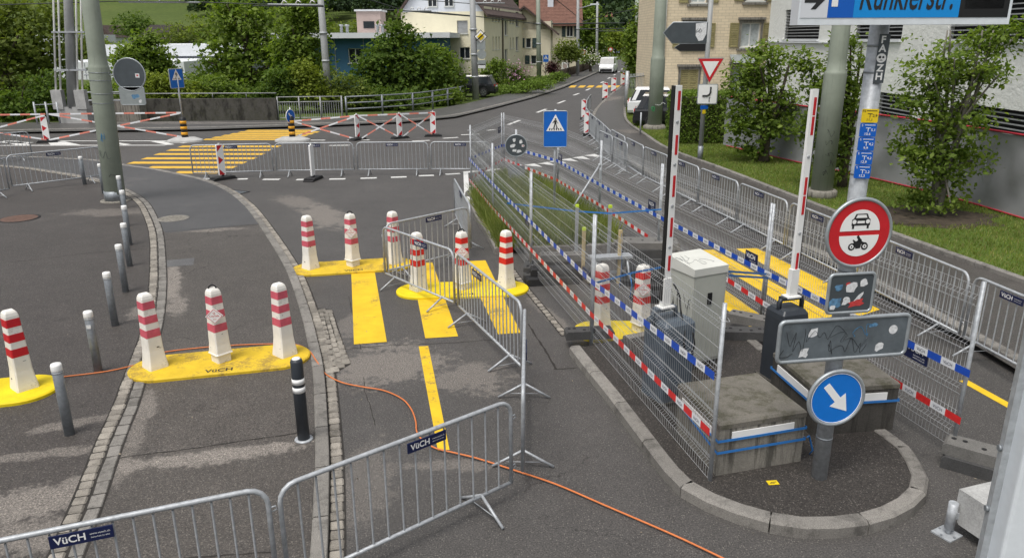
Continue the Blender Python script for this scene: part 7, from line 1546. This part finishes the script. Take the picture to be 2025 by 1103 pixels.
# parking ground and fence panels
sheet('parking_ground', [Vector((kr[3].x+.1, kr[3].y+1, 0)), Vector((6.4, 38.5, 0)), Vector((8, 36, 0)), Vector((20, 36, 0)), Vector((20, 56, 0)), Vector((8.9, 56, 0))], .02, 'asphalt_far')
fp = [G(1237, 232, .1), G(1250, 195, .1)]
t = thing('picket_fence', 'grey metal picket fence behind the parked white car', 'fence', G(1238, 215, .1)); o0 = G(1238, 215, .1); e = AT(1300, 160, o0.y+4)-o0; e.z = 0
MB().tube([Vector((0, 0, 0)), Vector((0, 0, 2.3))], .12, 8).build('gate_post', 'galv', t)
for z_ in (.3, 1.9): MB().tube([Vector((0, 0, z_)), e+Z*z_], .04, 5).build('rail', 'galv_dark', t)
for p in resample([Vector((0, 0, 0)), e], .22): MB().tube([p, p+Z*2.1], .02, 4).build('picket', 'galv_dark', t)
p = G(1266, 266, .1); o = MB().tube([(0, 0, 0), (0, 0, 1.0)], .035, 8).mesh('short_post', 'galv'); o = ob('short_post', o, None, p); tag(o, 'thin short steel post at the pavement kerb', 'post')
# pedestrian half hidden by the street hedge
pp_ = G(1244, 158, .1); P0 = [(0, 0, .98, .15), (0, 0, 1.2, .17), (0, 0, 1.45, .16), (0, 0, 1.55, .07), (0, -.01, 1.66, .105), (0, -.01, 1.76, .09)]
me = bpy.data.meshes.new('body'); vs_ = [(0, 0, .95), (0, 0, 1.2), (0, 0, 1.42), (0, 0, 1.55), (0, -.02, 1.68), (.1, 0, .88), (.1, -.08, .48), (.1, .05, .08), (.1, -.12, .04), (-.1, 0, .88), (-.1, .1, .48), (-.1, .22, .1), (-.1, .08, .04), (.2, 0, 1.4), (.26, .02, 1.12), (.24, -.12, .9), (-.2, 0, 1.4), (-.26, .02, 1.12), (-.24, .1, .9)]
ed = [(0, 1), (1, 2), (2, 3), (3, 4), (0, 5), (5, 6), (6, 7), (7, 8), (0, 9), (9, 10), (10, 11), (11, 12), (2, 13), (13, 14), (14, 15), (2, 16), (16, 17), (17, 18)]
me.from_pydata(vs_, ed, []); me.materials.append(MATS['cloth_dark']); o = ob('person', me, None, pp_, 2.6); o.modifiers.new('skin', 'SKIN'); ss = o.modifiers.new('sub', 'SUBSURF'); ss.levels = 1; ss.render_levels = 2
for i, v in enumerate(me.skin_vertices[0].data): r_ = [.15, .16, .17, .06, .11, .09, .07, .05, .05, .09, .07, .05, .05, .07, .05, .04, .07, .05, .04][i]; v.radius = (r_, r_)
me.skin_vertices[0].data[0].use_root = True; tag(o, 'person in dark clothes walking beside the street hedge', 'person')

# ================================================================ MIDDLE DISTANCE TREES
T_ = px_tree
T_('large_tree', 'big airy tree overhanging from beside the trolley mast', (30, 245), 50, [(60, 60, 90, 70), (10, 120, 90, 90), (-40, 30, 100, 80), (90, 130, 45, 60), (50, 200, 80, 40), (120, 30, 30, 40)], 9000, .34, 'leaf_olive', 21, trunk_r=.35, clump=.8, per=14, limbs=12, shell=.35)
T_('bush', 'dense dark bush beside the thin steel posts', (60, 252), 45, [(40, 215, 70, 35), (110, 205, 40, 40), (-30, 210, 60, 40), (90, 170, 40, 30)], 7000, .22, 'leaf_dark', 22, trunk_r=.1, clump=.5, per=16, cat='bush', limbs=5)
T_('maple_tree', 'round fresh maple behind the round sign back', (285, 200), 62, [(285, 115, 48, 38), (270, 150, 45, 34), (315, 140, 28, 30), (295, 80, 20, 18), (250, 110, 22, 20)], 7500, .36, 'leaf_mid', 23, trunk_r=.22, clump=.7, per=14, shell=.5)
T_('large_tree', 'tall loose tree in front of the grey hall', (500, 200), 57, [(470, 60, 70, 60), (440, 120, 50, 40), (520, 110, 80, 60), (480, 170, 90, 40), (450, 20, 30, 30), (510, 30, 40, 40), (400, 150, 30, 30)], 8500, .34, 'leaf_mid', 24, trunk_r=.3, clump=.75, per=14, limbs=14, shell=.3)
T_('large_tree', 'tall tree beside the slender trolley pole', (600, 200), 55, [(600, 60, 45, 70), (610, 130, 45, 60), (570, 110, 40, 50), (590, 20, 35, 30), (575, 150, 30, 30)], 8000, .32, 'leaf_mid', 25, trunk_r=.25, clump=.7, per=14, shell=.35)
T_('maple_tree', 'dense dark maple before the blue workshop', (800, 215), 55, [(790, 105, 52, 52), (760, 150, 62, 50), (835, 150, 52, 50), (785, 60, 24, 28), (735, 125, 18, 30), (800, 190, 90, 30)], 12000, .32, 'leaf_dark', 26, trunk_r=.25, clump=.65, per=14, shell=.5)
T_('maple_tree', 'lighter rounded tree beside the apartment house', (880, 205), 58, [(875, 135, 32, 38), (888, 165, 26, 28), (850, 110, 20, 25), (870, 185, 40, 20)], 6000, .30, 'leaf_mid', 27, trunk_r=.2, clump=.6, per=14, shell=.5)
for i, (bx, Yd, lob, m, lb) in enumerate(((330, 47, [(330, 170, 40, 30), (370, 185, 50, 20), (310, 195, 30, 15)], 'leaf_yellow', 'yellow-green shrub behind the oblique crossing sign'), (420, 48, [(420, 175, 45, 20), (460, 185, 40, 15), (390, 190, 40, 12)], 'leaf_mid', 'shrub over the stained wall handrail'), (560, 49, [(560, 160, 35, 35), (530, 185, 40, 20), (590, 190, 35, 18)], 'leaf_dark', 'dark shrub at the end of the stained wall'), (600, 49, [(605, 160, 30, 40), (625, 185, 30, 20)], 'leaf_yellow', 'yellow-green shrub behind the bar railing'), (670, 50, [(675, 178, 40, 36), (650, 200, 40, 25), (700, 195, 40, 30)], 'leaf_olive', 'olive shrub behind the bar railing end'), (740, 51, [(740, 195, 50, 22), (790, 200, 50, 15)], 'leaf_dark', 'low dark shrub behind the tube railing'), (850, 54, [(850, 195, 40, 15), (890, 190, 25, 14)], 'leaf_mid', 'low shrub at the far end of the tube railing'), (250, 47, [(240, 195, 40, 18), (190, 190, 40, 25)], 'leaf_mid', 'shrub behind the lamp post sign plate'))):
    T_('shrub', lb, (bx, 230), Yd, lob, 5500, .2, m, 40+i, cat='shrub', trunk_r=.06, clump=.42, per=14, limbs=5, shell=.4, group='shrubs along the stream')
# gardens along the street
for i, (bx, Yd, lob, n_, lf, m, lb) in enumerate(((975, 68, [(975, 150, 28, 25), (960, 165, 25, 20), (985, 130, 15, 15)], 4000, .22, 'leaf_mid', 'garden shrub beside the black estate car'), (1020, 72, [(1015, 150, 22, 20), (1030, 165, 25, 12)], 3500, .2, 'leaf_dark', 'lilac bush before the apartment house side'), (1010, 64, [(1010, 178, 45, 9), (1060, 168, 40, 9)], 4500, .16, 'leaf_fresh', 'low garden hedge along the far pavement'), (1085, 78, [(1085, 158, 30, 8), (1105, 150, 20, 8)], 3000, .16, 'leaf_fresh', 'low hedge before the cream house'), (1095, 86, [(1092, 135, 10, 12)], 1200, .2, 'leaf_purple', 'dark purple bush beside the notice board'), (1125, 92, [(1122, 100, 24, 22), (1110, 110, 14, 14), (1135, 108, 14, 14)], 3000, .28, 'leaf_olive', 'small olive tree in the garden'), (1168, 105, [(1166, 118, 14, 10)], 1500, .25, 'leaf_mid', 'white-flowering shrub behind the garden fence'), (1160, 135, [(1165, 60, 28, 50), (1180, 90, 22, 30), (1150, 40, 20, 40)], 4500, .6, 'leaf_mid', 'tall birch behind the street pole'), (1215, 190, [(1205, 80, 25, 22), (1225, 85, 18, 20)], 2500, .7, 'leaf_yellow', 'far yellow-green tree over the street'), (1275, 72, [(1262, 95, 24, 48), (1280, 60, 24, 42), (1256, 125, 18, 28), (1285, 120, 20, 35), (1276, 25, 16, 22), (1248, 80, 12, 30)], 9500, .30, 'leaf_mid', 'tall ivy-like tree on the street side before the masonry house'))):
    T_('shrub' if Yd < 100 and 'tree' not in lb else 'street_tree', lb, (bx, 170 if Yd < 90 else 140), Yd, lob, n_, lf, m, 60+i, cat='shrub' if 'tree' not in lb and 'birch' not in lb else 'tree', trunk_r=.1 if Yd < 100 else .25, clump=lf*2.0, per=12, limbs=5, shell=.35)
rng = np.random.default_rng(99); c = AT(1018, 140, 71); P = np.array([c.x, c.y-.6, c.z])+rng.normal(size=(160, 3))*np.array([.9, .3, .5]); o = ob('lilac_flowers', leafmesh('lilac_flowers', P, np.full(160, .22), 'petal_pink', rng)); tag(o, 'pink lilac blossom on the bush by the apartment house', 'flowers'); o['kind'] = 'stuff'
c = AT(1168, 112, 104); P = np.array([c.x, c.y-.5, c.z])+rng.normal(size=(160, 3))*np.array([.8, .3, .5]); o = ob('shrub_flowers', leafmesh('shrub_flowers', P, np.full(160, .25), 'petal_white', rng)); tag(o, 'white blossom on the shrub behind the garden fence', 'flowers'); o['kind'] = 'stuff'
# garden fence by the cream house
a, e = G(1100, 160), G(1166, 138); t = thing('garden_fence', 'dark wooden garden fence beside the street pavement', 'fence', a)
for p in resample([a, e], 1.6): MB().box(tuple(p-a+Z*.5), (.14, .14, 1.1)).build('post', 'bark', t)
for z_ in (.35, .85): MB().tube([Z*z_, e-a+Z*z_], .06, 4).build('rail', 'bark', t)
for p in resample([a, e], .4): MB().box(tuple(p-a+Z*.55), (.2, .05, .9)).build('picket', 'bark', t)
# far wood on the slope and field trees
rng = np.random.default_rng(5); PP = []; SS = []; PD = []; SD = []
def blob_tree(x, y, r, h, dark, n=70):
    z0 = hill(x, y); d = rng.normal(size=(n, 3)); d /= np.linalg.norm(d, axis=1)[:, None]; d[:, 2] = np.abs(d[:, 2])
    tap = 1-.55*np.abs(d[:, 2:3])*dark; q = np.array([x, y, z0+h*.35])+d*np.array([r, r, h*.65])*np.concatenate([tap, tap, np.ones((n, 1))], 1)*(.75+.3*rng.random((n, 1)))
    (PD if dark else PP).append(q); (SD if dark else SS).append(np.full(n, r*.42))
def az(px): return (px-1012)/1500.0
for i in range(1500):
    px = rng.uniform(420, 1010); y = rng.uniform(330, 640); x = az(px)*y; 
    if px < 520 and y < 420: continue
    blob_tree(x, y, rng.uniform(2.5, 5), rng.uniform(9, 17), int(rng.random() < .6), 90)
for i in range(420):
    px = rng.uniform(100, 470); y = rng.uniform(545, 700); blob_tree(az(px)*y, y, rng.uniform(3, 6), rng.uniform(8, 14), int(rng.random() < .5), 90)
for i in range(130):
    px = rng.uniform(1010, 1330); y = rng.uniform(250, 600); blob_tree(az(px)*y, y, rng.uniform(3, 6), rng.uniform(8, 15), int(rng.random() < .4), 160)
for i in range(70):
    px = rng.uniform(-100, 500); y = rng.uniform(195, 330); s_ = rng.uniform(1.2, 2.6)
    if rng.random() < .75: y = 262+rng.normal()*6+.05*(px-300)
    blob_tree(az(px)*y, y, s_, s_*1.4, 0, 90)
for PPx, SSx, m, nm, lb in ((PP, SS, 'leaf_wood', 'broadleaf_wood', 'far broadleaf wood and field shrubs on the hillside'), (PD, SD, 'leaf_wood_dark', 'conifer_wood', 'far dark conifer wood on the hillside')):
    o = ob(nm, leafmesh(nm, np.concatenate(PPx), np.concatenate(SSx)*(.7+.6*rng.random(sum(len(s) for s in SSx))), m, rng, .3, .8)); o['kind'] = 'stuff'; o['label'] = lb
for i, (px, py, Yd, r) in enumerate(((405, 70, 150, 6), (370, 75, 145, 5), (265, 52, 160, 4), (660, 75, 130, 4.5), (720, 70, 135, 5), (150, 95, 130, 5), (175, 100, 110, 4), (640, 80, 125, 4))):
    c = AT(px, py, Yd); T_('field_tree', ['rounded olive willow behind the grey hall', 'olive willow overlapping the barn roof', 'dark field tree above the maple', 'pale tree left of the stair head', 'pale tree behind the stair head', 'tree behind the tall trolley mast', 'golden shrub tree beside the white hall', 'pale rounded tree over the workshop roof'][i], (px, 100), Yd, [(px, py, r*10, r*6)], 1800, .55, 'leaf_olive' if i not in (2,) else 'leaf_dark', 80+i, trunk_r=.2, clump=1.0, per=12, limbs=4)
